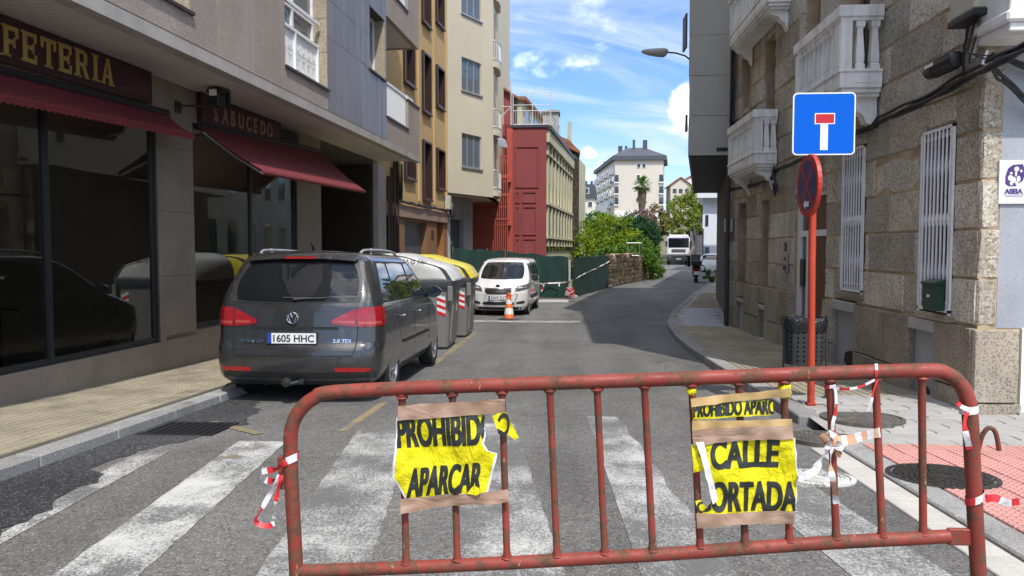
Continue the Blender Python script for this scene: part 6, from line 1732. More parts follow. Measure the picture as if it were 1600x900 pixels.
for sx in (1, -1):
    quadpatch(lambda u, z: B.wrap(u, z, sx, True, .007), (.50, .72), (1.16, .84), (1.24, 1.0), (.58, .90), 10, 4, .06).build('headlamp', M_headlight, V, True)
    quadpatch(lambda u, z: B.wrap(u, z, sx, True, .006), (.56, .36), (.86, .38), (.88, .47), (.60, .44), 6, 3, .1).build('fog_lamp', M_trimblk, V, True)
    Sd = lambda y, z, off=.006: B.side(y, z, sx, off)
    for (a0, a1, c0_, c1, nm) in ((.30, .98, .42, .98, 'quarter_window'), (1.05, 1.95, 1.05, 1.93, 'rear_door_window'), (2.03, 3.05, 2.01, 2.50, 'front_door_window')):
        quadpatch(Sd, (a0, 1.12), (a1, 1.10), (c1, 1.56), (c0_, 1.56), 12, 8, .04).build(nm, M_carglass, V, True)
    for pts_ in ([(1.0, 1.6), (1.0, .32)], [(1.99, 1.58), (2.0, .32)], [(3.02, 1.05), (2.95, .4)]):
        strip_on(lambda y, z: Sd(y, z, .003), [(pts_[0][0] + (pts_[1][0] - pts_[0][0]) * k / 8, pts_[0][1] + (pts_[1][1] - pts_[0][1]) * k / 8) for k in range(9)], .006, 'door_seam', M_seam, V, vert=True)
    strip_on(lambda y, z: Sd(y, z, .012), [(1.1 + 1.75 * k / 10, .52) for k in range(11)], .055, 'rubbing_strip', M_trimblk, V)
    strip_on(lambda y, z: Sd(y, z, .004), [(.2 + 1.75 * k / 10, .98) for k in range(11)], .012, 'slide_rail', M_seam, V)
    b = MB(); b.tube([(sx * .84, 3.02, 1.12), (sx * .93, 3.0, 1.13)], .025, 6); b.box(min(sx * .90, sx * 1.09), max(sx * .90, sx * 1.09), 2.96, 3.08, 1.05, 1.24, .03); b.build('mirror', M_trimblk, V)
    for y in (.72, 3.28): wheel(V, sx * .765, y, .30, .305, .19, sx, 6)
    b = MB(); b.tube([(sx * .80, 2.15, 1.0), (sx * .885, 2.2, 1.0)], .012, 5); b.build('door_handle', M_trimblk, V)
b = MB(); b.tube([(0, 2.35, 1.70), (0, 2.20, 1.95)], .006, 5); b.build('aerial', M_trimblk, V)
M_cream_tag = mat('paper_tag', (.6, .6, .55), .7)
# white hatchback far down the street (shares the small body kit, plainer)
def far_car(name, label, loc, rz, m_, tab_, col=M_carglass):
    C_ = thing(name, label, 'car', loc, rz, world=False); Bb = Body(tab_)
    o = Bb.mesh([r_[0] for r_ in tab_]).build('body', m_, C_, recalc=True)
    boolean_wells(o, ((.7, .3, .33), (3.2, .3, .33)), M_trimblk)
    quadpatch(lambda x, z: Bb.end(x, z, True, .01), (-.66, .98), (.66, .98), (.54, 1.36), (-.54, 1.36), 10, 6).build('windscreen', col, C_, True)
    quadpatch(lambda x, z: Bb.end(x, z, False, .01), (-.62, 1.0), (.62, 1.0), (.54, 1.36), (-.54, 1.36), 10, 6).build('rear_window', col, C_, True)
    for sx in (1, -1):
        quadpatch(lambda y, z: Bb.side(y, z, sx, .01), (.5, 1.0), (2.9, .97), (2.3, 1.38), (.7, 1.38), 14, 5).build('side_window', col, C_, True)
        quadpatch(lambda u, z: Bb.wrap(u, z, sx, True, .01), (.40, .60), (.85, .68), (.85, .78), (.45, .70), 6, 3).build('headlamp', M_headlight, C_, True)
        quadpatch(lambda u, z: Bb.wrap(u, z, sx, False, .01), (.55, .72), (.95, .72), (.95, .95), (.6, .95), 6, 3).build('tail_lamp', M_taillight, C_, True)
        for y in (.7, 3.2): wheel(C_, sx * .74, y, .3, .3, .19, sx)
    return C_
htab = [(.18, .1, 3.82, .74, .15, .34, .03, .1), (.35, .0, 3.93, .82, .17, .4, .05, .15), (.6, .0, 3.93, .83, .18, .42, .05, .16), (.75, .03, 3.83, .825, .18, .42, .05, .15), (.86, .06, 3.5, .82, .18, .38, .05, .14), (.94, .09, 3.1, .80, .17, .34, .05, .13), (1.0, .13, 2.95, .78, .17, .3, .05, .13), (1.2, .3, 2.6, .70, .16, .25, .05, .14), (1.36, .45, 2.3, .62, .15, .22, .05, .15), (1.43, .6, 2.05, .52, .15, .2, .05, .14), (1.45, .8, 1.85, .42, .15, .2, .05, .12)]
far_car('parked_car', 'white hatchback parked far down the street beside the truck', (11.15, 62.5, gz(62)), R(215), M_white_car, htab)
far_car('parked_car', 'dark blue hatchback nosing out behind the scooter at the far right kerb', (11.6, 57.2, gz(57)), R(215), carpaint('dark_blue_car_paint', (.015, .02, .05), .4), htab)

# ---- truck coming down the street
K = thing('lorry', 'white lorry with black bumper at the far end of the street', 'truck', (12.5, 85.2, gz(85)), R(180 - 7), world=False)
b = MB(); b.box(-1.20, 1.20, -2.3, 0, 1.05, 3.05, .12); b.box(-1.05, 1.05, -2.1, -.25, 3.04, 3.28, .10); b.build('cab', M_truckw, K)
b = MB(); b.box(-1.22, 1.22, -9.5, -2.7, 1.0, 3.1, .03); b.build('cargo_box', M_truckw, K)
b = MB(); b.grid(lambda u, v: ((u * 2 - 1) * 1.08, .014, 1.88 + .95 * v), 12, 4); b.build('windscreen', M_carglass, K)
b = MB(); b.box(-1.1, 1.1, .0, .10, 2.80, 2.98, .02); b.build('sun_visor', mat('purple_tinted_visor', (.10, .07, .16), .3), K)
b = MB(); b.box(-.75, .75, .0, .05, 1.38, 1.72, .02); gr = b.build('grille', M_trimblk, K)
for z in (1.46, 1.56, 1.66):
    b = MB(); b.box(-.7, .7, .05, .06, z, z + .02); b.build('grille_bar', M_galv, gr)
b = MB(); b.box(-1.24, 1.24, -.25, .12, .38, 1.06, .06); b.build('bumper', M_trimblk, K)
for sx in (1, -1):
    b = MB(); b.box(min(sx * .72, sx * 1.15), max(sx * .72, sx * 1.15), .11, .14, .72, .94, .01); b.build('headlamp', M_headlight, K)
    b = MB(); b.box(min(sx * 1.22, sx * 1.42), max(sx * 1.22, sx * 1.42), -.1, .05, 2.0, 2.6, .03); b.build('mirror', M_trimblk, K)
    for y in (-.95, -6.5): wheel(K, sx * 1.02, y, .5, .5, .32, sx, 8)
plate(K, '4312 FKD', -.26, .26, .60, .71, .135, True)

# ---- scooter
Q = thing('scooter', 'dark red scooter with black top box parked at the far end of the right pavement', 'scooter', (7.45, 44.0, gz(44)), R(-8), world=False); Q.scale = (1.35, 1.1, 1.12)
M_scoot = carpaint('dark_red_scooter_paint', (.06, .012, .010), .3)
b = MB(); b.tube(smooth([(0, -.05, .62), (0, .25, .72), (0, .6, .66), (0, .75, .42), (0, 1.05, .40), (0, 1.2, .75), (0, 1.15, .98)], 4), [.10] * 4 + [.17] * 6 + [.15] * 6 + [.12] * 9, 10); b.build('fairing', M_scoot, Q, True)
b = MB(); b.box(-.16, .16, -.02, .75, .74, .86, .05); b.build('seat', M_black, Q)
b = MB(); b.box(-.22, .22, -.28, .08, .86, 1.14, .06); b.build('top_box', M_black, Q)
b = MB(); b.box(-.14, .14, -.12, -.04, .62, .74, .02); b.build('tail_lamp', M_taillight, Q)
b = MB(); b.box(-.11, .11, -.16, -.15, .40, .58); b.build('number_plate', M_plate_w, Q)
b = MB(); b.tube([(-.36, 1.05, 1.08), (0, 1.12, 1.10), (.36, 1.05, 1.08)], .02, 6); b.build('handlebar', M_black, Q)
for sx in (1, -1):
    b = MB(); b.tube([(sx * .25, 1.08, 1.1), (sx * .32, 1.04, 1.28)], .01, 5); b.box(min(sx * .28, sx * .42), max(sx * .28, sx * .42), 1.02, 1.04, 1.25, 1.35, .008); b.build('mirror', M_black, Q)
b = MB(); b.box(-.2, .2, 1.15, 1.18, 1.08, 1.42, .01); b.build('windshield', M_glass_sky, Q)
for y in (.15, 1.35):
    b = MB(); b.lathe([(.12, -.05), (.24, -.06), (.26, 0), (.24, .06), (.12, .05)], 20, (0, y, .26), 'x'); b.build('wheel', M_tyre, Q, True)

# ------------------------------------------------------------------ waste containers
M_cont = mat('grey_container_plastic', (.185, .182, .175), .5, var=.08, vscale=1.5, streak=(3, .25, (.13, .128, .12)))
M_contd = mat('dark_container_rim', (.060, .064, .070), .4, var=.1, vscale=3)
M_lidg = mat('pale_grey_lid', (.52, .52, .50), .35, var=.08, vscale=2, dirt=(3, .55, .8, (.36, .35, .33)))
M_lidy = mat('yellow_lid', (.62, .52, .025), .35, var=.06, vscale=2)
M_stripe_w = mat('reflector_white', (.75, .75, .75), .3)
M_stripe_r = mat('reflector_red', (.60, .03, .03), .3)
def container(label, x0, x1, y0, y1, lid, graffiti):
    z0 = gz(y0); t = thing('waste_container', label, 'waste container', ((x0 + x1) / 2, y0, z0), group='waste containers')
    H = 1.22
    def rr(x0, x1, y0, y1, z, r_=.10, n=5):
        p = []
        for cx, cy, a0 in ((x1 - r_, y1 - r_, 0), (x0 + r_, y1 - r_, 90), (x0 + r_, y0 + r_, 180), (x1 - r_, y0 + r_, 270)):
            for k in range(n + 1): a = R(a0 + 90 * k / n); p.append((cx + r_ * math.cos(a), cy + r_ * math.sin(a), z0 + z))
        return p
    b = MB(); loft(b, [rr(x0 + .16, x1 - .10, y0 + .10, y1 - .10, .05), rr(x0 + .13, x1 - .075, y0 + .075, y1 - .075, .35), rr(x0 + .06, x1 - .03, y0 + .03, y1 - .03, H)]); b.build('tub', M_cont, t, True)
    b = MB(); b.box(x0 + .2, x1 - .14, y0 + .14, y1 - .14, .0 + z0, .06 + z0); b.build('foot', M_contd, t)
    b = MB(); loft(b, [rr(x0 + .02, x1 + .01, y0 - .01, y1 + .01, H - .06), rr(x0, x1 + .03, y0 - .03, y1 + .03, H), rr(x0, x1 + .03, y0 - .03, y1 + .03, H + .07), rr(x0 + .03, x1, y0 + .0, y1, H + .10)]); b.build('rim', M_contd, t, True)
    # end cheeks: a dark arch at either end of the barrel lid
    prof = [(x0 + .01, H + .06), (x0 + .02, H + .24), (x0 + .10, H + .42), (x0 + .26, H + .52), (x0 + .50, H + .565), (x0 + .80, H + .55), (x0 + 1.06, H + .47), (x1 - .20, H + .34), (x1 - .06, H + .20), (x1 + .01, H + .08)]
    prof = [(min(p[0], x1 + .01), z0 + p[1]) for p in prof]
    P = [(p[0], p[2]) for p in smooth([(a, 0, c_) for a, c_ in prof], 4)]
    b = MB(); b.prism([(a, c_ - .015) for a, c_ in P], y0 - .005, y1 + .005, 'y'); b.build('lid_cheek', M_contd, t, True, sharp=50)
    cx, cz = (x0 + x1) / 2 + .06, z0 + H + .20
    b = MB(); Pi = [(cx + (a - cx) * .93, cz + (c_ - cz) * .94) for a, c_ in P]
    n = len(P); rows_ = []
    for y, k in ((y0 - .022, 0.0), (y0 - .022, .55), (y0 - .016, .9), (y0 + .03, 1.06), (y0 + .08, 1.12), ((y0 + y1) / 2, 1.13), (y1 - .08, 1.12), (y1 - .03, 1.06), (y1 + .016, .9)):
        rows_.append([b.P((cx + (a - cx) * max(k, .02), y, cz + (c_ - cz) * max(k, .02))) for a, c_ in Pi])
    for p_, q_ in zip(rows_, rows_[1:]):
        for k in range(n): b.idx((p_[k], p_[(k+1) % n], q_[(k+1) % n], q_[k]))
    ld = b.build('lid', lid, t, True, sharp=60)
    b = MB(); b.box(x1 - .02, x1 + .045, y0 + .12, y1 - .05, z0 + H + .075, z0 + H + .115, .01); b.build('lid_handle', M_lidg if lid is M_lidg else M_lidy, t)
    b = MB(); b.box(x1 - .08, x1 + .02, y0 - .045, y0 - .0, z0 + H - .30, z0 + H - .02, .012); b.build('lifting_pin', M_cont, t)
    # corner stripes of the reflector, sticker, pressing rib
    def endp(x, z): f = (z - .35) / (H - .35); return y0 + .075 - .045 * f - .004
    for k in range(6):
        b = MB(); za = .68 + k * .062; xa, xb = x1 - .29, x1 - .13
        b.face([(xa, endp(xa, za), z0 + za), (xb, endp(xb, za - .06), z0 + za - .06), (xb, endp(xb, za + .002), z0 + za + .002), (xa, endp(xa, za + .062), z0 + za + .062)])
        b.build('reflector_stripe', M_stripe_r if k % 2 == 0 else M_stripe_w, t)
    def sidep(z): f = (z - .35) / (H - .35); return x1 - .075 + .045 * f + .004
    b = MB(); ym = y0 + (y1 - y0) * .62
    b.face([(sidep(z), y, z0 + z) for y, z in ((ym, .66), (ym + .16, .66), (ym + .16, 1.08), (ym, 1.08))]); st = b.build('sticker', M_stripe_w, t)
    b = MB(); b.face([(sidep(1.0) + .002, ym + .08 + .06 * math.cos(2*pi*k/14), z0 + .92 + .12 * math.sin(2*pi*k/14)) for k in range(14)]); b.build('sticker_print', mat('dark_red_print', (.12, .02, .02), .5), st)
    b = MB(); b.tube([(sidep(.30) - .0, y0 + .30, z0 + .14), (sidep(.30) + .002, y0 + .34, z0 + .45), (sidep(.6) + .002, y0 + .42, z0 + .66), (sidep(.8), y0 + .50, z0 + .80)], .014, 6); b.build('pressed_rib', M_cont, t, True)
    for x in (x0 + .35, x1 - .35):
        for y in (y0 + .2, y1 - .2):
            b = MB(); b.lathe([(.03, -.02), (.06, -.02), (.06, .02), (.03, .02)], 12, (x, y, z0 + .06), 'x'); b.build('castor', M_tyre, t)
    if graffiti:
        b = MB(); yy = y0 - .026
        zc2 = cz + .18; xc = cx - .16
        for pts_ in ([(-.02, .02), (-.01, .03)], [(.05, .0), (.06, .10), (.10, .04), (.14, .10), (.15, 0)], [(.20, .05), (.22, .09), (.26, .09), (.27, .04), (.23, .01), (.20, .05)], [(.32, .0), (.36, .11)], [(.37, .02), (.41, .1), (.44, .02)], [(.36, .05), (.50, .05)]):
            b.tube([(xc + x, yy, zc2 + z) for x, z in pts_], .006, 5)
        b.build('graffiti', M_ink, t)
    return t
container('grey waste container with pale domed lid and black scrawl, right ahead of the parked car', -3.78, -2.06, 14.25, 15.75, M_lidg, True)
container('grey waste container with bright yellow domed lid, last before the white van', -3.72, -2.00, 16.6, 18.1, M_lidy, False)

# ---- cone and the tape that runs from it
M_orange = mat('cone_orange', (.72, .17, .035), .55, var=.12, vscale=9, dirt=(12, .6, .75, (.42, .13, .05)))
M_conew = mat('cone_white_band', (.70, .69, .66), .45, var=.08, vscale=9)
cx, cy = -1.52, 21.7; cz = gz(cy)
t = thing('traffic_cone', 'orange and white traffic cone in front of the white van', 'traffic cone', (cx, cy, cz))
b = MB(); b.lathe([(.30, .0), (.31, .02), (.22, .05), (.15, .055)], 20, (cx, cy, cz)); b.build('rubber_base', M_trimblk, t, True)
R0 = lambda z: .155 - .115 * z / .78
for i, (za, zb_, m_) in enumerate(((.05, .17, M_orange), (.17, .34, M_conew), (.34, .46, M_orange), (.46, .58, M_conew), (.58, .76, M_orange))):
    b = MB(); e = .003 if i % 2 else 0; b.lathe([(R0(za) + e, za), (R0(zb_) + e, zb_)], 20, (cx, cy, cz), cap=(i == 4)); b.build('band', m_, t, True)
b = MB(); loopN = [(cx + .05 * math.cos(a), cy + .05 * math.sin(a), cz + .70 + .03 * math.sin(3 * a)) for a in [2*pi*k/14 for k in range(15)]]; b.tube(loopN, .018, 5); b.tube([(cx + .03, cy - .05, cz + .70), (cx + .06, cy - .07, cz + .58)], .015, 5); b.tube([(cx - .05, cy - .05, cz + .72), (cx - .09, cy - .06, cz + .62)], .015, 5); b.build('tied_tape', M_tred, t, True)

# ------------------------------------------------------------------ ochre building (local frame: x out to the street, y along the front)
def frame_window(par, y0, y1, z0, z1, x, m_frame, m_pane, cols=1, f=.05, d=.05, sill=None, name='window', rows=0):
    b = MB()
    b.box(x - d, x + .0, y0, y1, z0, z0 + f); b.box(x - d, x, y0, y1, z1 - f, z1)
    for k in range(cols + 1):
        u = y0 + (y1 - y0 - f) * k / cols; b.box(x - d - .002, x + .002, u, u + f, z0 + .003, z1 - .003)
    for k in range(rows): zz = z0 + (z1 - z0) * (k + 1) / (rows + 1); b.box(x - d, x + .001, y0, y1, zz, zz + .03)
    w = b.build(name, m_frame, par)
    b = MB(); b.face([(x - d * .6, y0, z0), (x - d * .6, y1, z0), (x - d * .6, y1, z1), (x - d * .6, y0, z1)]); b.build('pane', m_pane, w)
    if sill: b = MB(); b.box(x - .1, x + sill, y0 - .05, y1 + .05, z0 - .06, z0 - .003); b.build('sill', m_frame, w)
    return w
def local_building(name, label, x0, y0, az): return thing(name, label, 'building', (x0, y0, 0), R(-az), world=False)
def face_tf(x=0.): return lambda u, v, w: (x + w, u, v)
OB = local_building('ochre_house', 'narrow ochre rendered house with brown window surrounds and roller shutter', -5.0, 22.32, 5)
ow = []
for fl in range(4):
    z = 3.62 + 2.93 * fl
    ow += [(1.38, 2.38, z, z + 1.33), (3.5, 4.4, z - .52, z + 1.33), (5.36, 6.34, z - .02, z + 1.30)]
b = MB(face_tf()); b.facade(-1.45, 6.98, 2.72, 15.5, ow, .16, thick=.3); b.tf = None; b.box(-8, -.3, -1.45, -1.2, -.8, 15.5); b.box(-8, -.3, 6.7, 6.95, -.8, 15.5); b.box(-8.2, -8, -1.45, 7, -.8, 15.5); b.box(-8, -.02, -1.45, 7, 15.5, 15.7)
b.build('upper_wall', M_ochre, OB)
b = MB()
for y in (2.92, 4.9, 6.75): b.box(-.01, .05, y, y + .09, 2.95, 15.4)
b.build('pilaster_strip', M_ochre, OB)
for (a, c_, d, e) in ow:
    b = MB(); f = .09
    b.box(-.14, .08, a - f, a + .02, d - .07, e + .07); b.box(-.14, .08, c_ - .02, c_ + f, d - .07, e + .07); b.box(-.14, .081, a + .02, c_ - .02, e, e + .07); b.box(-.14, .11, a - f - .02, c_ + f + .02, d - .1, d - .05); b.box(-.14, .10, a + .02, c_ - .02, d - .05, d)
    w = b.build('window_surround', M_brownframe, OB)
    b = MB(); b.box(-.15, -.12, a, c_, d, e); b.box(-.13, -.10, (a + c_) / 2 - .03, (a + c_) / 2 + .03, d, e)
    b.build('shutter_leaf', M_brownframe if random.random() < .55 else M_glass, w)
gh = [(1.36, 4.0, -1.0, 2.27), (5.34, 6.42, -1, 2.33)]
b = MB(face_tf()); b.facade(-1.45, 6.98, -1.0, 2.35, gh, .25, thick=.35); b.build('ground_floor_wall', M_brownbase, OB)
b = MB(); b.box(-.3, .07, -.6, 6.98, 2.35, 2.72, .01); b.build('cornice', M_cornice, OB)
b = MB(); b.box(-.24, -.21, 1.36, 4.0, -.9, 2.27); sh = b.build('roller_shutter', M_shutter, OB)
b = MB()
for k in range(22): b.box(-.21, -.195, 1.4, 3.96, .85 + k * .062, .90 + k * .062)
b.box(-.20, -.17, 1.4, 3.96, .74, .80); b.build('shutter_slats', M_shutter, sh)
b = MB(); b.box(-.2, -.16, 1.36, 4.0, 2.2, 2.27); b.build('shutter_box', M_shutter, OB)
b = MB(); b.box(-.25, -.21, 5.34, 6.42, -.9, 2.33); b.box(-.21, .0, 6.36, 6.415, -.9, 2.28, .004); b.build('door', M_orangewood, OB)
b = MB(); b.box(.001, .05, -1.44, -.62, -1, 3.7); b.build('plaster_strip', M_greyrender, OB)
b = MB(); b.box(0, .03, 4.55, 4.85, 1.75, 2.05, .005); b.build('wall_plaque', M_brownframe, OB)
for y, r_ in ((-.45, .06), (-.18, .04), (.1, .05), (.4, .045)):
    b = MB(); b.tube([(.08, y, -.5), (.08, y, 3.9 + y)], r_, 8); b.build('drainpipe', M_brownframe if y < .6 else M_darkrail, OB, True)
t = thing('facade_cables', 'tangle of black cables running along the cornice of the ochre house', 'cables', (-5.0, 22.32, 0), R(-5), world=False)
for k in range(6):
    b = MB(); pts = [(.12 + rand(-.02, .02), .3 + i * .42, 2.80 + .025 * math.sin(i * 1.3 + k) + rand(-.04, .03)) for i in range(17)]
    b.tube(pts, rand(.014, .024), 5); b.build('cable', M_cable, t, True)
for k in range(5):
    b = MB(); b.tube([(.13 + rand(-.03, .03), .25 + .12 * k + rand(-.04, .04), 3.9), (.14, .3 + .1 * k, 3.3 + rand(-.1, .1)), (.12, .4 + .08 * k, 2.78)], .016, 5); b.build('cable', M_cable, t, True)
b = MB(); b.box(.02, .22, 6.45, 6.75, 2.85, 3.35, .02); b.build('junction_box', M_beige, t)
b = MB(); b.lathe([(.06, 0), (.10, .03), (.10, .5), (.06, .55)], 10, (.2, 6.88, 2.55), 'z'); b.build('splice_closure', M_black, t, True)

# ------------------------------------------------------------------ cream house
CB = local_building('cream_house', 'cream rendered house jutting over the pavement with aluminium windows and corner balconies', -4.38, 29.35, 26)
cw = [(.97, 2.42, 4.6, 5.90), (.97, 2.42, 7.56, 8.83), (.97, 2.42, 10.5, 11.78), (.97, 2.42, 13.4, 14.7)]
b = MB(face_tf()); b.facade(0, 3.32, 3.52, 16.5, cw, .14, thick=.3); b.tf = None
b.prism([(0, 3.32), (-.3, 3.32), (-4.5, 12), (-4.2, 12)], 3.52, 16.5, 'z')
b.face([(0, 0, 3.52), (0, 3.32, 3.52), (-4.4, 12, 3.52), (-9, 12, 3.52), (-6, 0, 3.52)]); b.box(-6, -.3, 0, .2, 3.52, 16.5); b.box(-6, -.02, 0, 3.3, 16.5, 16.7)
b.build('wall', M_cream, CB)
for (a, c_, d, e) in cw:
    frame_window(CB, a, c_, d, e, -.06, M_galv, M_glass_sky, 3, .05, .05, .12)
b = MB(face_tf(-1.2)); b.facade(.2, 3.6, -1, 3.5, [(1.9, 2.9, -1, 2.6), (.35, 1.5, -1, 2.2)], .3, thick=.35); b.tf = None
b.box(-1.2, -.05, .02, .22, -1, 3.5); b.build('ground_floor_wall', M_greyrender, CB)
b = MB(); b.box(-1.45, -1.42, 1.9, 2.9, -.9, 2.6); b.box(-1.45, -1.42, .35, 1.5, -.9, 2.2); b.build('shutter', M_shutter, CB)
b = MB(); b.box(-1.19, -1.0, .3, 1.75, 1.55, 1.68); b.build('shelf_ledge', M_conc, CB)
M_rough_stone2 = None
def c_balcony(z):
    # quarter balcony on the hidden side face, seen end on past the corner
    b = MB(); out = [(-.10, 3.34), (.0, 3.46), (.0, 3.78), (-.27, 4.4), (-.75, 5.2), (-1.3, 5.2)]
    b.prism(out, z - .02, z + .20, 'z'); bl = b.build('balcony', M_cream, CB)
    b = MB(); R_ = out[:5]
    for h in (1.05, .32): b.tube([(x * .98, y, z + h) for x, y in R_], .025, 6)
    for (xa, ya), (xb, yb) in zip(R_, R_[1:]):
        n = max(2, int(math.hypot(xb - xa, yb - ya) / .11))
        for k in range(n): f = k / n; b.tube([((xa + (xb - xa) * f) * .98, ya + (yb - ya) * f, z + .18), ((xa + (xb - xa) * f) * .98, ya + (yb - ya) * f, z + 1.05)], .011, 4, cap=False)
    b.build('balcony_railing', M_railing, bl)
    b = MB(); b.box(-1.2, -.3, 3.9, 4.0, z + .2, z + 2.3); b.build('balcony_door', M_brownframe, bl)
for z in (3.62, 6.25 - .1, 8.95, 11.7): c_balcony(z)
t = thing('folded_awning', 'small grey striped awning under a corner balcony of the cream house', 'awning', (-2.7, 32.6, 5.9), R(-26), world=False)
b = MB(); b.sheet(lambda u, v: (-.25 + .22 * v, .1 + .7 * u, .2 - .4 * v * v), 10, 5, .01, (0, 0, -1)); b.build('canopy', M_galv, t)

# ------------------------------------------------------------------ red and cream institutional building behind the fence
D = thing('red_building', 'long cream building with a red end wall and red outside stairs behind the green fence', 'building', (-.83, 36, 0))
b = MB(); dx, dy = math.sin(R(6)), math.cos(R(6))
X1, Y1 = -.83 + 12.6 * dx, 36 + 12.6 * dy
b.prism([(-2.35, 36), (-.85, 36), (-.85 + 12.6 * dx - .02, Y1), (-9, Y1), (-9, 37.5), (-2.35, 37.5)], -.9, 6.95, 'z'); b.build('core_wall', M_greencream, D)
b = MB(); b.box(-2.36, -.78, 35.93, 36.0, -.9, 6.95); rw = b.build('red_wall', M_red, D)
for (x0, x1, z0, z1) in ((-2.22, -1.12, 4.20, 6.10), (-2.22, -2.02, 3.50, 4.02), (-1.90, -1.24, 3.50, 4.02), (-2.22, -2.02, 2.02, 3.34), (-1.90, -1.24, 2.02, 3.34), (-2.22, -2.02, .9, 1.86), (-1.90, -1.24, .9, 1.86)):
    b = MB(); f = .05
    b.box(x0, x1, 35.885, 35.93, z0, z0 + f); b.box(x0, x1, 35.885, 35.93, z1 - f, z1); b.box(x0, x0 + f, 35.886, 35.93, z0 + f, z1 - f); b.box(x1 - f, x1, 35.886, 35.93, z0 + f, z1 - f)
    b.build('raised_frame', M_red, rw)
b = MB(); b.box(-2.6, -2.34, 35.8, 36.05, -.9, 6.9); b.build('corner_post', M_redsteel, D)
b = MB(); b.box(-2.45, -.70, 35.86, 36.2, 6.95, 7.06); b.prism([(-.78, 35.9), (-.55, 35.9), (X1 + .25, Y1 + .2), (X1, Y1 + .2)], 6.86, 7.04, 'z'); b.build('roof_edge', M_darkrail, D)
# long facade in its own frame
def LF(u, v, w): return (-.83 + u * dx + w * dy, 36 + u * dy - w * dx, v)
b = MB(LF); wn_ = 8; pit = 1.47
for k in range(wn_ + 1): b.box(.42 + k * pit - .20, .42 + k * pit + .20, 1.5, 6.3, 0.0, .10)
b.build('pilaster', M_greencream, D)
b = MB(LF); b.box(.0, 12.5, 6.3, 6.86, 0.0, .20); b.box(.0, 12.5, 5.72, 5.80, .0, .14); b.box(0, 12.5, 3.42, 3.56, 0, .14); b.box(0, 12.5, 1.86, 1.98, 0, .14); b.build('string_course', M_greencream, D)
for k in range(wn_):
    a, c_ = .42 + k * pit + .24, .42 + (k + 1) * pit - .24
    b = MB(LF); b.box(a, c_, 4.40, 5.66, .004, .03); w = b.build('window', M_glass, D)
    b = MB(LF); b.box((a + c_) / 2 - .03, (a + c_) / 2 + .03, 4.42, 5.64, .03, .05); b.build('mullion', M_greencream, w)
    b = MB(LF); b.box(a, c_, 2.02, 3.40, .004, .03); w = b.build('shuttered_window', M_brownframe, D)
    b = MB(LF); b.box(a, c_, 5.84, 6.24, .004, .02); b.build('attic_vent', M_glass, D)
    b = MB(LF); b.box(a, c_, 1.30, 1.78, .004, .03); b.build('low_window', M_glass, D)
b = MB(); b.prism([(X1 - .05, Y1), (X1 + .45, Y1), (X1 + .5, Y1 + .8), (X1 - .05, Y1 + .8)], -.9, 7.0, 'z'); b.build('stone_quoin', M_rough_stone, D)
# fire escape
b = MB()
for k in range(19):
    x = -4.25 + k * .093; b.box(x, x + .048, 35.42, 35.44, -.6, 3.9 if x < -3.15 else 5.6)
b.box(-4.3, -2.55, 35.40, 35.46, 3.78, 3.9); b.box(-3.2, -2.55, 35.40, 35.46, 4.6, 4.75); b.box(-3.3, -2.55, 35.40, 35.46, 5.55, 5.62); b.box(-3.3, -2.55, 35.40, 35.46, 6.25, 6.32); b.box(-4.3, -2.5, 35.40, 35.46, 2.7, 2.76)
b.build('stair_grille', M_redsteel, D)
b = MB()
for k in range(12): b.box(-4.2 + k * .12, -4.2 + k * .12 + .16, 35.6, 36.5, 1.6 + k * .13, 1.64 + k * .13)
b.box(-3.3, -2.4, 35.5, 37, 4.42, 4.5); b.box(-4.4, -2.4, 35.5, 37, 2.45, 2.5)
for off in (0, .55): b.tube([(-4.25, 35.5, 1.7 + off), (-3.1, 35.5, 2.75 + off), (-2.6, 35.5, 2.75 + off)], .035, 6)
b.tube([(-4.25, 35.52, 2.9), (-3.3, 35.52, 3.75)], .03, 6)
b.build('stair_flight', M_redsteel, D)
b = MB(); b.box(-6.5, -2.36, 37.2, 37.45, -.9, 7.3); b.build('stair_back_wall', M_red, D)
# upper red gable house and cream attic storey with terrace
b = MB(); b.prism([(-4.6, 7.0), (-2.45, 7.0), (-2.45, 8.75), (-3.4, 9.45), (-4.6, 9.9)], 38, 46, 'y'); b.build('red_gable', M_red, D)
b = MB(); b.prism([(-4.8, 10.08), (-3.4, 9.55), (-2.2, 8.72), (-2.2, 8.62), (-3.4, 9.42), (-4.8, 9.94)], 37.8, 46, 'y'); b.build('gable_roof', M_tileroof, D)
b = MB(); b.prism([(-2.42, 38.4), (-2.05, 38.4), (-.4, 52), (-3, 52)], 7.0, 8.66, 'z'); b.build('attic_wall', M_greencream, D)
b = MB(); b.prism([(-2.42, 38.2), (-1.85, 38.2), (-.15, 52), (-3, 52)], 8.66, 8.82, 'z'); b.build('attic_eave', M_tileroof, D)
b = MB(); b.box(-2.42, -2.28, 38.0, 38.38, 6.9, 8.75); b.build('downpipe', M_darkrail, D)
b = MB()
for k in range(7):
    y = 39.2 + k * 1.5; x = -2.05 + (y - 38.4) * .1213 + .01
    b.face([(x, y, 7.15), (x + .11, y + .9, 7.15), (x + .11, y + .9, 8.35), (x, y, 8.35)])
b.build('attic_window', M_glass, D)
b = MB(); b.box(-1.05, -.25, 39.2, 40.6, 7.0, 8.2); b.box(-1.12, -.18, 39.1, 40.7, 8.2, 8.30); b.build('roof_cabin', M_greyrender, D)
b = MB()
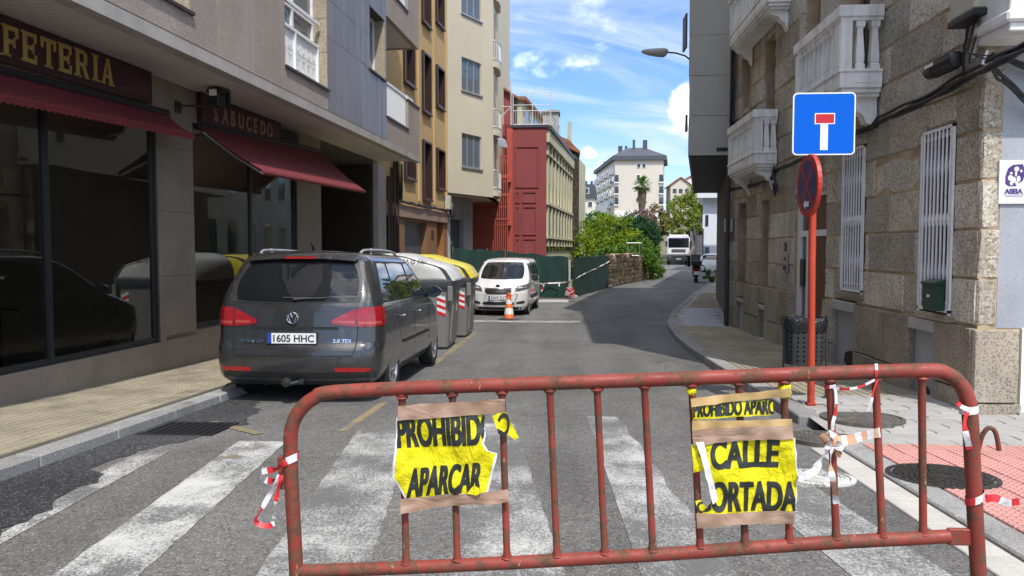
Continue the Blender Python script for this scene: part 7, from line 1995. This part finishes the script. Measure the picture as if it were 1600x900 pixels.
for (pa, pb) in (((-2.35, 36.3), (-.72, 36.3)), ((-.72, 36.3), (-.72 + 5 * dx, 36.3 + 5 * dy))):
    for z in (7.15, 7.78): b.tube([(*pa, z), (*pb, z)], .018, 5)
    for k in range(15): f = k / 14; b.tube([(pa[0] + (pb[0] - pa[0]) * f, pa[1] + (pb[1] - pa[1]) * f, 7.05), (pa[0] + (pb[0] - pa[0]) * f, pa[1] + (pb[1] - pa[1]) * f, 7.78)], .008, 4, cap=False)
b.build('terrace_railing', M_railing, D)
b = MB()
for x in (-2.35, -1.45, -.60): b.tube([(x, 36.32, 7.0), (x, 36.32, 8.62)], .022, 5)
for z in (8.05, 8.62): b.tube([(-2.35, 36.32, z), (-.60, 36.32, z)], .016, 5)
b.tube([(-3.4, 36.4, 8.0), (-2.45, 36.4, 8.0), (-2.45, 36.4, 9.2)], .03, 5); b.tube([(-3.2, 36.4, 7.2), (-2.45, 36.4, 8.0)], .03, 5); b.tube([(-2.45, 36.4, 6.9), (-2.45, 36.4, 8.0)], .03, 5)
b.build('terrace_frame', M_railing, D)
H2 = thing('old_house', 'old stone-edged house with tiled roof and tall chimney past the cream building', 'house', (.2, 52, 0))
b = MB(); b.prism([(-2, 50), (.75, 50), (1.6, 57), (-2, 57)], -.9, 7.4, 'z'); b.build('wall', M_greencream, H2)
b = MB(); b.prism([(-2.2, 9.0), (-2.2, 9.2), (.3, 8.3), (1.05, 7.55), (1.05, 7.4)], 49.6, 56.5, 'y'); b.build('roof', M_tileroof, H2)
b = MB(); b.box(.25, .52, 50.6, 51.0, 7.6, 9.55); b.build('chimney', M_conc, H2)

# ------------------------------------------------------------------ site fence with green netting, in panels
def fence_panel(label, p0, p1, h0, h1, k):
    t = thing('site_fence', label, 'fence', ((p0[0] + p1[0]) / 2, (p0[1] + p1[1]) / 2, gz((p0[1] + p1[1]) / 2)), group='site fence panels')
    P0, P1_ = Vector((p0[0], p0[1], gz(p0[1]))), Vector((p1[0], p1[1], gz(p1[1])))
    d = (P1_ - P0); n = Vector((d.y, -d.x, 0)).normalized()
    def f(u, v):
        p = P0 + d * u; h = h0 + (h1 - h0) * u
        sag = .03 * math.sin(u * 7 + k) * (1 - v) + .012 * math.sin(u * 23 + v * 5 + k)
        q = p + n * sag; zz = p.z + .05 + (h - .05 + .03 * math.sin(u * 14 + k)) * v
        return (q.x, q.y, zz)
    b = MB(); b.sheet(f, 26, 8, .012, tuple(n)); b.build('netting', M_mesh, t, True)
    for u in (.0, .34, .67, 1.0):
        b = MB(); p = P0 + d * u - n * .10; h = h0 + (h1 - h0) * u; b.tube([tuple(p), (p.x, p.y, p.z + h + .08)], .022, 6); b.build('post', M_galv, t, True)
    for u in (.0, 1.0):
        b = MB(); p = P0 + d * u - n * .10; b.box(p.x - .3, p.x + .3, p.y - .1, p.y + .1, p.z, p.z + .12, .02); b.build('concrete_foot', M_conc, t)
    return t
fence_panel('dark green netted fence panel left of the white van, in front of the red stairs', (-4.35, 30.5), (-2.36, 31.2), 2.02, 1.92, 0)
fence_panel('broad green netted fence panel between the white van and the gap in the fence', (-2.26, 31.25), (.20, 31.35), 1.88, 1.66, 1.7)
fence_panel('green netted fence panel right of the gap, leading to the rubble wall', (.38, 31.4), (2.25, 38.6), 1.64, 1.62, 3.1)
t = thing('gap_post', 'pale post with tangled red and white tape standing in the fence gap', 'post', (.28, 31.2, gz(31)))
b = MB(); b.box(.18, .34, 31.15, 31.3, gz(31), gz(31) + .45, .01); b.box(.22, .30, 31.18, 31.26, gz(31) + .45, gz(31) + 1.55, .01); b.build('post', M_conc, t)
b = MB()
for k in range(9):
    b.tube([(.28 + rand(-.2, .2), 31.08 + rand(-.06, .06), gz(31) + rand(.05, .45)) for q in range(4)], .014, 4)
b.build('tape_tangle', M_tred, t)
b = MB()
for k in range(6):
    b.tube([(.28 + rand(-.2, .2), 31.05 + rand(-.06, .06), gz(31) + rand(.1, .45)) for q in range(3)], .013, 4)
b.build('tape_tangle', M_twhite, t)
t = thing('barrier_tape', 'pale sagging tape strung from the traffic cone along the green fence to the rubble wall', 'tape', (0, 31, .3))
ribbon(t, [(-1.47, 21.66, .06), (-1.2, 25, .03), (-.9, 29, .04), (-.75, 31.0, .0), (-.2, 31.1, .02), (.26, 31.1, .10), (1.2, 34.5, .40), (2.2, 38.3, .72), (2.3, 39, .8)], .05, M_twhite, M_tape, step=.8)
ribbon(t, [(-.78, 30.9, .0), (-.80, 30.9, -.15), (-.88, 30.9, -.32)], .07, M_twhite, M_tred, step=.12)
ribbon(t, [(-.15, 31.0, .02), (-.16, 31.0, -.12)], .06, M_twhite, M_tred, step=.2)

# ------------------------------------------------------------------ rubble wall of stones
RW = thing('rubble_wall', 'old rubble stone wall overgrown with ivy beyond the green fence', 'wall', (4, 44, gz(44)))
p0, p1 = Vector((2.30, 39.0)), Vector((5.75, 49.9)); d = p1 - p0; Lw = d.length; d.normalize(); nv = Vector((d.y, -d.x))
b = MB()
tfw = lambda u, v, w: (p0.x + d.x * u + nv.x * w, p0.y + d.y * u + nv.y * w, gz(p0.y + d.y * u) + v)
topw = lambda u: 1.62 - .05 * math.sin(u * 2) - (0 if u < 7.5 else (u - 7.5) * .22)
b.tf = tfw; b.grid(lambda u, v: (u * Lw, topw(u * Lw) * v - .1 * (1 - v), .0), 20, 4); b.grid(lambda u, v: (u * Lw, topw(u * Lw), -.45 * v), 20, 2); b.grid(lambda u, v: (0, topw(0) * v, -.45 * u), 2, 2)
b.build('mortar_core', M_mortar, RW)
z = .0; row = 0
while z < 1.55:
    h = rand(.17, .30); u = -.1
    while u < Lw:
        w_ = rand(.25, .55)
        if z + h * .7 < topw(u + w_ / 2) and u + w_ < Lw + .1:
            m = MB(tfw); c_ = .03; g0 = .012
            us = [u + g0, u + w_ * rand(.3, .45), u + w_ * rand(.6, .75), u + w_ - g0]; vs = [z + g0, z + h / 2, z + h - g0]
            G_ = [[m.P((a + rand(-.02, .02), v_ + rand(-.02, .02), (.035 if (i in (1, 2) or j == 1) else .012) + rand(0, .05))) for j, v_ in enumerate(vs)] for i, a in enumerate(us)]
            for i in range(3):
                for j in range(2): m.idx((G_[i][j], G_[i+1][j], G_[i+1][j+1], G_[i][j+1]))
            rim = [G_[i][0] for i in range(4)] + [G_[3][1]] + [G_[i][2] for i in (3, 2, 1, 0)] + [G_[0][1]]
            back = []
            for q in rim:
                back.append(len(m.v)); x, y, zz = m.v[q]; m.v.append((x - nv.x * .1, y - nv.y * .1, zz))
            for q in range(len(rim)): m.idx((rim[q], rim[(q+1) % len(rim)], back[(q+1) % len(rim)], back[q]))
            m.build('stone', M_rough_stone, RW)
        u += w_
    z += h

# ------------------------------------------------------------------ vegetation
def leaf_mat(name, c1, c2, c3):
    t = NT(name)
    base = t.mix(t.ramp(t.noise(1.1, 4, .6), .35, .65), c1, c2)
    base = t.mix(t.ramp(t.voro(3.2), .55, .9, 0, .8), base, c3)
    base = t.mix(1., base, t.ramp(t.noise(9, 3), .3, .7, .75, 1.25), 'MULTIPLY')
    t.set('Base Color', base); t.set('Roughness', .6); t.set('Specular IOR Level', .3)
    tr = t.n.new('ShaderNodeBsdfTranslucent'); t.l.new(base, tr.inputs['Color'])
    mx_ = t.n.new('ShaderNodeMixShader'); mx_.inputs[0].default_value = .3
    t.l.new(t.b.outputs[0], mx_.inputs[1]); t.l.new(tr.outputs[0], mx_.inputs[2]); t.l.new(mx_.outputs[0], t.n['Material Output'].inputs['Surface'])
    return t.m
ML_yel = leaf_mat('yellow_green_leaves', (0.200, 0.300, 0.018), (0.300, 0.350, 0.018), (0.090, 0.210, 0.022))
ML_grn = leaf_mat('mid_green_leaves', (0.070, 0.185, 0.026), (0.125, 0.245, 0.034), (0.038, 0.120, 0.022))
ML_drk = leaf_mat('dark_green_needles', (0.028, 0.093, 0.040), (0.050, 0.136, 0.053), (0.016, 0.056, 0.028))
ML_ivy = leaf_mat('ivy_leaves', (0.105, 0.225, 0.026), (0.160, 0.270, 0.034), (0.055, 0.145, 0.025))
ML_olv = leaf_mat('olive_green_leaves', (0.175, 0.240, 0.028), (0.265, 0.275, 0.034), (0.080, 0.145, 0.024))
ML_red = leaf_mat('reddish_brown_leaves', (0.232, 0.147, 0.116), (0.295, 0.209, 0.171), (0.155, 0.124, 0.078))
ML_brn = leaf_mat('brown_leaves', (0.186, 0.132, 0.062), (0.248, 0.171, 0.078), (0.109, 0.093, 0.046))
M_bark = mat('bark', (.10, .075, .055), .95, var=.3, vscale=4)
def crown(par, blobs, n, size, m_, droop=0., elong=1.):
    b = MB(); tot = sum(r[0] * r[1] * r[2] for _, r in blobs)
    for c_, r_ in blobs:
        k = int(n * (r_[0] * r_[1] * r_[2]) / tot)
        # clumps inside the blob
        cl = []
        for i in range(max(8, k // 45)):
            v = Vector((random.gauss(0, 1), random.gauss(0, 1), random.gauss(0, 1))).normalized() * rand(.55, 1.0) ** .6
            cl.append((v, rand(.16, .34)))
        for i in range(k):
            v, s_ = random.choice(cl)
            p = v + Vector((random.gauss(0, 1), random.gauss(0, 1), random.gauss(0, .8))) * s_ * .5
            p = Vector((c_[0] + p.x * r_[0], c_[1] + p.y * r_[1], c_[2] + p.z * r_[2]))
            nn = Vector((random.gauss(0, 1), random.gauss(0, 1), random.gauss(.5, 1))).normalized()
            a = nn.orthogonal().normalized(); a = Matrix.Rotation(rand(0, 6.28), 3, nn) @ a; c2 = nn.cross(a)
            s1 = size * rand(.6, 1.3); s2 = s1 * .5 / elong
            a = a * s1 * elong; a.z -= droop * s1; c2 = c2 * s2
            b.face([tuple(p - a), tuple(p + c2 * 1.0 - a * .1), tuple(p + a), tuple(p - c2 * 1.0 - a * .1)])
    return b.build('crown', m_, par)
def trunk(par, base, top, r0, limbs, nm='trunk'):
    b = MB(); A_, B_ = Vector(base), Vector(top)
    b.tube([tuple(A_), tuple(A_.lerp(B_, .4) + Vector((rand(-.1, .1), rand(-.1, .1), 0))), tuple(B_)], [r0, r0 * .75, r0 * .4], 8)
    for q in limbs:
        s_ = A_.lerp(B_, rand(.45, .85)); b.tube([tuple(s_), tuple(s_.lerp(Vector(q), .5) + Vector((0, 0, .15))), q], [r0 * .4, r0 * .28, r0 * .12], 5)
    return b.build(nm, M_bark, par, True)
def tree(name, label, base, blobs, n, size, m_, r0=.16, cat='tree', limbs=5, **k):
    t = thing(name, label, cat, base)
    zc2 = sum(c_[2] for c_, _ in blobs) / len(blobs); xc = sum(c_[0] for c_, _ in blobs) / len(blobs); yc = sum(c_[1] for c_, _ in blobs) / len(blobs)
    trunk(t, base, (xc, yc, zc2), r0, [(c_[0], c_[1], c_[2]) for c_, _ in random.sample(blobs, min(limbs, len(blobs)))])
    crown(t, blobs, n, size, m_, **k)
    return t
tree('bushy_tree', 'broad yellow-green bushy tree behind the fence gap', (2.0, 48, -.5), [((1.6, 49, 1.5), (1.5, 1.5, 1.3)), ((2.9, 49, 2.0), (1.6, 1.5, 1.5)), ((3.3, 47.5, .9), (1.5, 1.2, 1.3)), ((2.3, 50, 2.7), (1.2, 1.2, .9)), ((1.4, 48.0, .6), (1.0, 1.2, 1.0)), ((4.2, 50, 1.6), (1.1, 1.2, 1.2))], 11000, .085, ML_yel)
tree('round_tree', 'dark green tree at the left edge of the greenery beside the stone corner', (1.5, 58, -.5), [((1.6, 58, 2.6), (1.5, 1.5, 1.2)), ((2.6, 59, 3.2), (1.4, 1.4, 1.0)), ((1.3, 58, 1.2), (1.2, 1.2, 1.2))], 6000, .11, ML_grn)
tree('conifer', 'dense dark green feathery conifer hedge leaning over the rubble wall', (5.0, 54, -.4), [((3.9, 53, 2.5), (1.2, 1.3, .9)), ((4.7, 53, 2.6), (1.3, 1.4, 1.0)), ((5.4, 53, 1.9), (1.2, 1.4, 1.3)), ((5.7, 53.5, .9), (.9, 1.2, 1.3)), ((4.6, 52, 1.4), (1.1, 1.0, 1.2))], 12000, .13, ML_drk, droop=.5, elong=1.6)
tree('ivy_bush', 'bright green ivy heaped over the end of the rubble wall', (5.2, 47.8, -.5), [((4.6, 46.6, 1.0), (.7, .7, .5)), ((5.0, 47.6, .5), (.8, .8, .8)), ((5.6, 49, .1), (.75, .9, .75)), ((6.0, 50.3, -.1), (.5, .8, .5)), ((4.2, 47.3, 1.5), (.8, .7, .5)), ((5.3, 48.6, 1.1), (.7, .8, .7))], 8000, .075, ML_ivy, .07, 'bush')
tree('shrub', 'mid green shrub filling the gap behind the rubble wall and the frame', (3.8, 46, -.5), [((3.6, 45.8, .9), (1.0, .8, .7)), ((4.6, 49.5, 1.5), (1.0, .9, .8)), ((2.6, 44.5, .9), (.8, .8, .6))], 5000, .08, ML_grn, .07, 'bush')
tree('shrub', 'reddish bare-looking shrub at the foot of the palm', (9.2, 100, 0), [((9.9, 100, 4.6), (2.0, 1.6, 1.6)), ((8.8, 100, 4.0), (1.4, 1.4, 1.3))], 2600, .17, ML_red, .1, 'bush')
tree('shrub', 'brown bushy shrub right under the palm tree', (11.5, 102, 0), [((11.6, 102, 4.9), (1.7, 1.5, 2.0)), ((12.9, 102, 4.2), (1.4, 1.4, 1.3))], 3000, .19, ML_brn, .1, 'bush')
tree('street_tree', 'tall olive-green broadleaf tree above the white lorry', (16.0, 98, -.2), [((15.2, 98, 6.2), (2.0, 1.8, 2.0)), ((17.0, 98, 7.0), (2.1, 2.0, 2.2)), ((18.4, 98.5, 5.6), (1.6, 1.5, 1.6)), ((14.3, 97, 4.2), (1.4, 1.3, 1.3)), ((16.6, 96, 4.5), (1.6, 1.4, 1.3)), ((15.0, 96, 3.0), (.9, .9, .8)), ((17.8, 99, 4.0), (1.2, 1.2, 1.2))], 9000, .17, ML_olv, .2)
tree('sparse_tree', 'thin leafless-looking olive tree between palm and tall street tree', (13.2, 96, -.2), [((13.2, 96, 5.2), (1.3, 1.2, 1.6)), ((12.6, 96, 3.2), (.9, .9, .9)), ((14.0, 97, 6.6), (.9, .9, .8))], 1500, .15, ML_olv, .12)
tree('conifer', 'tall dark conifer rising beside the grey clad oriel far behind', (28.5, 150, 3), [((28.3, 150, 15.2), (1.5, 1.5, 1.6)), ((28.3, 150, 12.5), (2.2, 2, 2.2)), ((28.4, 150, 9.5), (2.4, 2.2, 2.2))], 3500, .28, ML_drk, .2, elong=1.3)
t = tree('shrub', 'low green weeds by the wall behind the scooter', (8.4, 45, -.5), [((8.4, 45, -.15), (.35, .5, .35))], 700, .06, ML_ivy, .03, 'plant')
b = MB(); t = thing('weeds', 'tuft of weeds in the joint under the right kerb', 'weeds', (2.24, 10.6, gz(10.6)))
for k in range(60):
    x, y = 2.24 + rand(-.05, .02), 10.4 + rand(-.25, .5); h = rand(.02, .07); a = rand(0, 6.28)
    b.face([(x - .006, y, gz(y)), (x + .006, y, gz(y)), (x + .02 * math.cos(a), y + .02 * math.sin(a), gz(y) + h)])
b.build('blades', ML_ivy, t)
# palm
t = thing('palm_tree', 'fan palm with a shaggy trunk in front of the pale apartment block', 'palm', (11.95, 120, 2))
b = MB(); b.tube([(11.95, 120, 1.5), (11.95, 120, 6), (12.0, 120, 8.6), (12.0, 120, 10.6)], [.34, .36, .60, .66], 10); b.build('trunk', M_bark, t, True)
b = MB()
for k in range(110):
    a = rand(0, 6.28); e = rand(-.6, 1.4); c_ = Vector((12.0, 120, 11.0)); dirv = Vector((math.cos(a) * math.cos(e), math.sin(a) * math.cos(e), math.sin(e)))
    L = rand(.7, 1.25); q = c_ + dirv * L; side = dirv.cross(Vector((0, 0, 1))).normalized()
    for i in range(-4, 5):
        tip = q + (dirv * (1 - abs(i) * .12) + side * i * .2) * .75; tip.z -= .12 * abs(i) * .3 + .15
        b.face([tuple(q + side * (.05 * i - .06)), tuple(q + side * (.05 * i + .06)), tuple(tip)])
    b.face([tuple(c_), tuple(c_ + side * .04), tuple(q + side * .04), tuple(q)])
b.build('crown', ML_grn, t)
b = MB()
for k in range(60):
    a = rand(0, 6.28); c_ = Vector((12.0 + .5 * math.cos(a), 120 + .5 * math.sin(a), rand(8.6, 10.9)))
    q = c_ + Vector((math.cos(a) * rand(.2, .7), math.sin(a) * .4, -rand(.5, 1.1))); s_ = Vector((-math.sin(a), math.cos(a), 0)) * .12
    b.face([tuple(c_ - s_), tuple(c_ + s_), tuple(q)])
b.build('dead_fronds', ML_brn, t)
# metal goal-like frame over the rubble wall
t = thing('metal_frame', 'pale grey open metal frame standing over the rubble wall among the leaves', 'frame', (3.85, 44.0, 1.0))
b = MB()
for x in (3.60, 4.25): b.tube([(x, 43.6, .6), (x, 43.6, 1.75)], .024, 6)
b.tube([(3.5, 43.6, 1.70), (4.35, 43.6, 1.70)], .024, 6); b.tube([(3.6, 43.6, 1.0), (4.25, 43.6, 1.0)], .02, 6)
b.build('tubes', M_galv, t, True)

# ------------------------------------------------------------------ far buildings
def quadwin(par, pts, m_=M_glass, nm='window'):
    b = MB(); b.face(pts); return b.build(nm, m_, par)
AB = thing('apartment_block', 'pale stone-clad apartment block with grey slate hip roof beyond the palm', 'building', (19, 205, 8))
# frontal wall X 13.1..25.3 at Y=200; side wall recedes to the left
x0, x1, zb_, zt = 13.1, 25.3, 5.0, 23.8
b = MB(); side = [(x0, 200), (x1, 200), (x1 + 3, 216), (x0 - 7.6, 236), (x0 - 7.2, 232)]
b.prism([(x0, 200), (x1, 200), (x1 + 2, 214), (x0 + 4, 236), (9.9, 236)], zb_, zt, 'z'); b.build('wall', M_block, AB)
b = MB(); b.prism([(x0 - .03, 199.95), (x1 + .03, 199.95), (x1 + 1, 206), (x0 - .2, 201)], zb_, 11.0, 'z'); b.build('base_storey', M_blockw, AB)
b = MB(); e = .7
ring0 = [(x0 - e, 199.2), (x1 + e, 199.2), (x1 + 3, 214.5), (x0 + 4, 237), (9.1, 237)]
b.prism(ring0, zt, zt + 1.05, 'z')
lo = [b.P((x, y, zt + 1.05)) for x, y in ring0]; hi = [b.P(p) for p in ((16.8, 207, 27.8), (21.2, 207, 27.8), (21.5, 211, 27.8), (14.8, 228, 27.6), (14.0, 228, 27.6))]
for k in range(5): b.idx((lo[k], lo[(k+1) % 5], hi[(k+1) % 5], hi[k]))
b.idx(hi); b.build('roof', M_slate, AB)
for (x, y, s_, h) in ((21.3, 206, .55, 2.3), (18.4, 206, .3, 2.4), (16.6, 209, .3, 1.2), (15.3, 212, .55, 1.6), (13.3, 219, .4, 1.1), (12.0, 226, .5, 1.4)):
    b = MB(); b.box(x - s_, x + s_, y, y + 1, 26.4 if x > 14 else 24.6, 27.4 + h if x > 14 else 25.0 + h); b.build('chimney', M_slate, AB)
for (x, z, w_, h) in ((19.1, 22.4, .38, 1.0), (20.4, 22.4, .38, 1.0), (19.0, 19.5, .38, 1.1), (19.0, 16.7, .38, 1.1), (18.9, 13.8, .38, 1.1)):
    b = MB(); b.box(x - w_ - .12, x + w_ + .12, 199.9, 199.97, z - h / 2 - .12, z + h / 2 + .12); w = b.build('window', M_blockw, AB); quadwin(w, [(x - w_, 199.88, z - h / 2), (x + w_, 199.88, z - h / 2), (x + w_, 199.88, z + h / 2), (x - w_, 199.88, z + h / 2)], M_glass, 'pane')
sd_ = Vector((9.9 - x0, 36, 0)).normalized(); sn = Vector((-sd_.y, sd_.x, 0))
def SW(u, z, w): p = Vector((x0, 200, 0)) + sd_ * u + sn * w; return (p.x, p.y, z)
for fl, z in enumerate((13.2, 16.0, 18.9, 21.6)):
    b = MB()
    b.box(x0 - .25, x0 + 1.0, 199.6, 199.96, z - .9, z - .6); b.box(x1 - 1.1, x1 + .25, 199.6, 199.96, z - .9, z - .6)
    if fl < 3: b.build('balcony_slab', M_blockw, AB)
    if fl < 3:
        for (xa, xb) in ((x0 - .02, x0 + .9), (x1 - 1.0, x1 + .02)):
            quadwin(AB, [(xa, 199.93, z - .6), (xb, 199.93, z - .6), (xb, 199.93, z + 1.2), (xa, 199.93, z + 1.2)], M_glass, 'corner_window')
            b = MB(); b.box(xa, xb, 199.58, 199.64, z - .6, z + .2); b.build('balcony_railing', M_darkrail, AB)
    for k in range(7):
        u = 2 + k * 4.9
        b = MB(); p = [SW(u, z - .7, .06), SW(u + 2.6, z - .7, .06), SW(u + 2.6, z + 1.1, .06), SW(u, z + 1.1, .06)]; b.face(p); b.build('window', M_glass, AB)
        if (k + fl) % 2:
            b = MB(); c8 = [SW(u - .3, z - 1.2, 0), SW(u + 3.4, z - 1.2, 0), SW(u + 3.4, z - 1.2, 1.0), SW(u - .3, z - 1.2, 1.0)]; t8 = [(x, y, zz + 1.3) for x, y, zz in c8]
            i8 = [b.P(q) for q in c8 + t8]
            for q in ((0, 1, 2, 3), (7, 6, 5, 4), (0, 4, 5, 1), (1, 5, 6, 2), (2, 6, 7, 3), (3, 7, 4, 0)): b.idx([i8[j] for j in q])
            b.build('balcony', M_blockw, AB)
        else:
            b = MB(); b.face([SW(u - .2, z - .7, .5), SW(u + 3, z - .7, .5), SW(u + 3, z + .3, .5), SW(u - .2, z + .3, .5)]); b.build('balcony_railing', M_darkrail, AB)
    b = MB(); b.face([SW(0, z - 1.0, .08), SW(36, z - 1.0, .08), SW(36, z - .75, .08), SW(0, z - .75, .08)]); b.build('string_course', M_blockw, AB)
for k in range(6):
    b = MB(); u = 1.5 + k * 6; b.face([SW(u, 7, .07), SW(u + 2.2, 7, .07), SW(u + 2.2, 10.6, .07), SW(u, 10.6, .07)]); b.build('ground_opening', M_brownframe, AB)
LB = thing('slate_roofed_house', 'low cream apartment house with slate mansard roof far left of the palm', 'building', (3, 170, 8))
b = MB(); b.box(-2, 6.9, 170, 182, 3, 12.3); b.build('wall', mat('pale_cream_render', (.62, .58, .48), .9, var=.05, vscale=.2), LB)
b = MB(); b.prism([(-2.4, 12.3), (7.3, 12.3), (7.0, 14.9), (6.4, 15.3), (3.2, 15.3), (3.0, 14.2), (-2.2, 14.4)], 169.5, 182, 'y'); b.build('roof', M_slate, LB)
for (x, z) in ((.8, 10.9), (2.2, 10.9), (4.2, 10.9), (5.8, 10.9), (2.2, 8.2), (4.2, 8.2), (5.8, 8.2), (.8, 8.2), (1.8, 13.4), (5.0, 13.8)):
    b = MB(); b.box(x - .55, x + .55, 169.35 if z > 13 else 169.9, 169.98 if z < 13 else 170.2, z - .6, z + .7); w = b.build('window', M_blockw, LB); f_ = 169.33 if z > 13 else 169.88; quadwin(w, [(x - .42, f_, z - .5), (x + .42, f_, z - .5), (x + .42, f_, z + .6), (x - .42, f_, z + .6)], M_glass, 'pane')
for x in (3.8, 5.0, 6.2):
    b = MB(); b.box(x - .25, x + .25, 172, 173, 15, 16.2); b.build('chimney', M_slate, LB)
b = MB(); b.tube([(2.9, 171, 14.0), (2.9, 171, 18.2)], .05, 4); b.tube([(2.2, 171, 17.7), (3.6, 171, 17.7)], .03, 4); b.build('aerial', M_darkrail, LB)
AX = thing('annex', 'grey-roofed white annex tucked against the foot of the apartment block', 'building', (8, 185, 6))
b = MB(); b.box(6.6, 10.2, 184, 190, 4, 8.6); b.build('wall', M_blockw, AX)
b = MB(); b.prism([(6.4, 8.6), (10.4, 8.6), (10.0, 11.4), (7.6, 11.4)], 183.7, 190, 'y'); b.build('roof', M_galv, AX)
def gable(name, label, x0, x1, y, z0, z1, zr, mw):
    t = thing(name, label, 'house', ((x0 + x1) / 2, y, z0))
    b = MB(); b.prism([(x0, z0), (x1, z0), (x1, z1), ((x0 + x1) / 2, zr), (x0, z1)], y, y + 9, 'y'); b.build('wall', mw, t)
    b = MB(); m_ = (x0 + x1) / 2
    for (xa, s_) in ((x0, -1), (x1, 1)): b.prism([(xa + s_ * .5, z1 - .25), (m_, zr + .12), (m_, zr + .45), (xa + s_ * .5, z1 + .1)], y - .4, y + 9, 'y')
    b.build('roof', M_tileroof, t)
    for k in range(3):
        for zz in (z1 - 1.4, z1 - 4.0):
            xx = x0 + (x1 - x0) * (.2 + .3 * k); quadwin(t, [(xx - .5, y - .03, zz - .6), (xx + .5, y - .03, zz - .6), (xx + .5, y - .03, zz + .6), (xx - .5, y - .03, zz + .6)])
    return t
gable('village_house', 'white gabled house with red roof edge highest on the far slope', 37.2, 43.6, 225, 8, 21.4, 23.9, M_blockw)
gable('village_house', 'white house with a low red tiled roof in front of the gabled one', 32.0, 38.6, 218, 8, 19.4, 21.2, M_blockw)
gable('village_house', 'pale house with windows and red roof next to the apartment block', 28.8, 34.2, 212, 8, 18.2, 20.2, M_block)
WB = thing('white_house', 'bluish white rendered house with a balcony slab beyond the grey clad block', 'house', (12, 64, 0))
b = MB(); b.prism([(11.30, 64), (19, 64), (20, 74), (13.4, 74)], -.8, 5.6, 'z'); b.build('wall', M_whitebld, WB)
b = MB(); b.prism([(10.7, 63.2), (19, 63.2), (20, 74), (12.9, 74)], 5.45, 5.95, 'z'); bl = b.build('balcony_slab', M_whitebld, WB)
b = MB()
for k in range(14): b.tube([(10.8 + k * .12, 63.3, 5.95), (10.8 + k * .12, 63.3, 6.9)], .02, 4, cap=False)
b.tube([(10.75, 63.3, 6.9), (12.5, 63.3, 6.9)], .03, 5); b.build('balcony_railing', M_railing, bl)
quadwin(WB, [(11.5, 63.97, 3.2), (11.75, 63.97, 3.2), (11.75, 63.97, 4.1), (11.5, 63.97, 4.1)])
quadwin(WB, [(11.5, 63.97, -.6), (11.85, 63.97, -.6), (11.85, 63.97, 1.5), (11.5, 63.97, 1.5)], M_glass_sky, 'door')
b = MB(); b.tube([(11.33, 63.9, -.6), (11.33, 63.9, 3.0)], .05, 6); b.build('drainpipe', M_darkrail, WB)
# ramp street climbing behind the lorry, with railing
b = MB()
pr = None
for (y, xa, xb, z) in ((74, 12.4, 15.2, -.1), (84, 14.2, 17.6, 1.0), (96, 15.9, 20.4, 3.2), (106, 17.3, 22.6, 4.9), (125, 20.5, 27, 6.5)):
    r_ = [b.P((xa + (xb - xa) * k / 4, y, z)) for k in range(5)]
    if pr:
        for k in range(4): b.idx((pr[k], pr[k+1], r_[k+1], r_[k]))
    pr = r_
o = b.build('side_road', M_asph2); o['kind'] = 'structure'
M_brick_pave = mat('reddish_paving', (.27, .17, .135), .9, var=.15, vscale=2)
b = MB(); pr = None
for (y, xa, xb, z) in ((74, 13.3, 15.3, -.08), (84, 15.8, 17.7, 1.03), (96, 18.4, 20.5, 3.23), (106, 20.2, 22.7, 4.93)):
    r_ = [b.P((xa, y, z)), b.P((xb, y, z))]
    if pr: b.idx((pr[0], pr[1], r_[1], r_[0]))
    pr = r_
o = b.build('side_pavement', M_brick_pave); o['kind'] = 'structure'
b = MB(); pr = None
for (y, x, z) in ((78, 12.6, .2), (84, 14.0, 1.0), (96, 15.7, 3.2), (106, 17.1, 4.9)):
    r_ = [b.P((x, y, -.8)), b.P((x, y, z + .5)), b.P((x - .3, y, z + .5)), b.P((x - .3, y, -.8))]
    if pr:
        for k in range(3): b.idx((pr[k], pr[k+1], r_[k+1], r_[k]))
    pr = r_
t = thing('retaining_wall', 'low concrete retaining wall along the ramp behind the lorry', 'wall', (15, 90, 0), world=False)
o = b.build('wall', M_darkwall, t, loc=(15, 90, 0)); 
t = thing('ramp_railing', 'dark metal railing along the top of the ramp behind the lorry', 'railing', (18, 105, 4))
b = MB()
P_ = [(14.2, 84, 1.5), (15.8, 96, 3.7), (17.2, 106, 5.4), (21.8, 107, 5.6)]
for z in (0, .55, 1.1): b.tube([(x, y, zz + z) for x, y, zz in P_], .028, 5)
for (a, c_) in zip(P_, P_[1:]):
    for k in range(16):
        q = Vector(a).lerp(Vector(c_), k / 16); b.tube([tuple(q), (q.x, q.y, q.z + 1.1)], .02, 4, cap=False)
b.build('bars', M_darkrail, t)
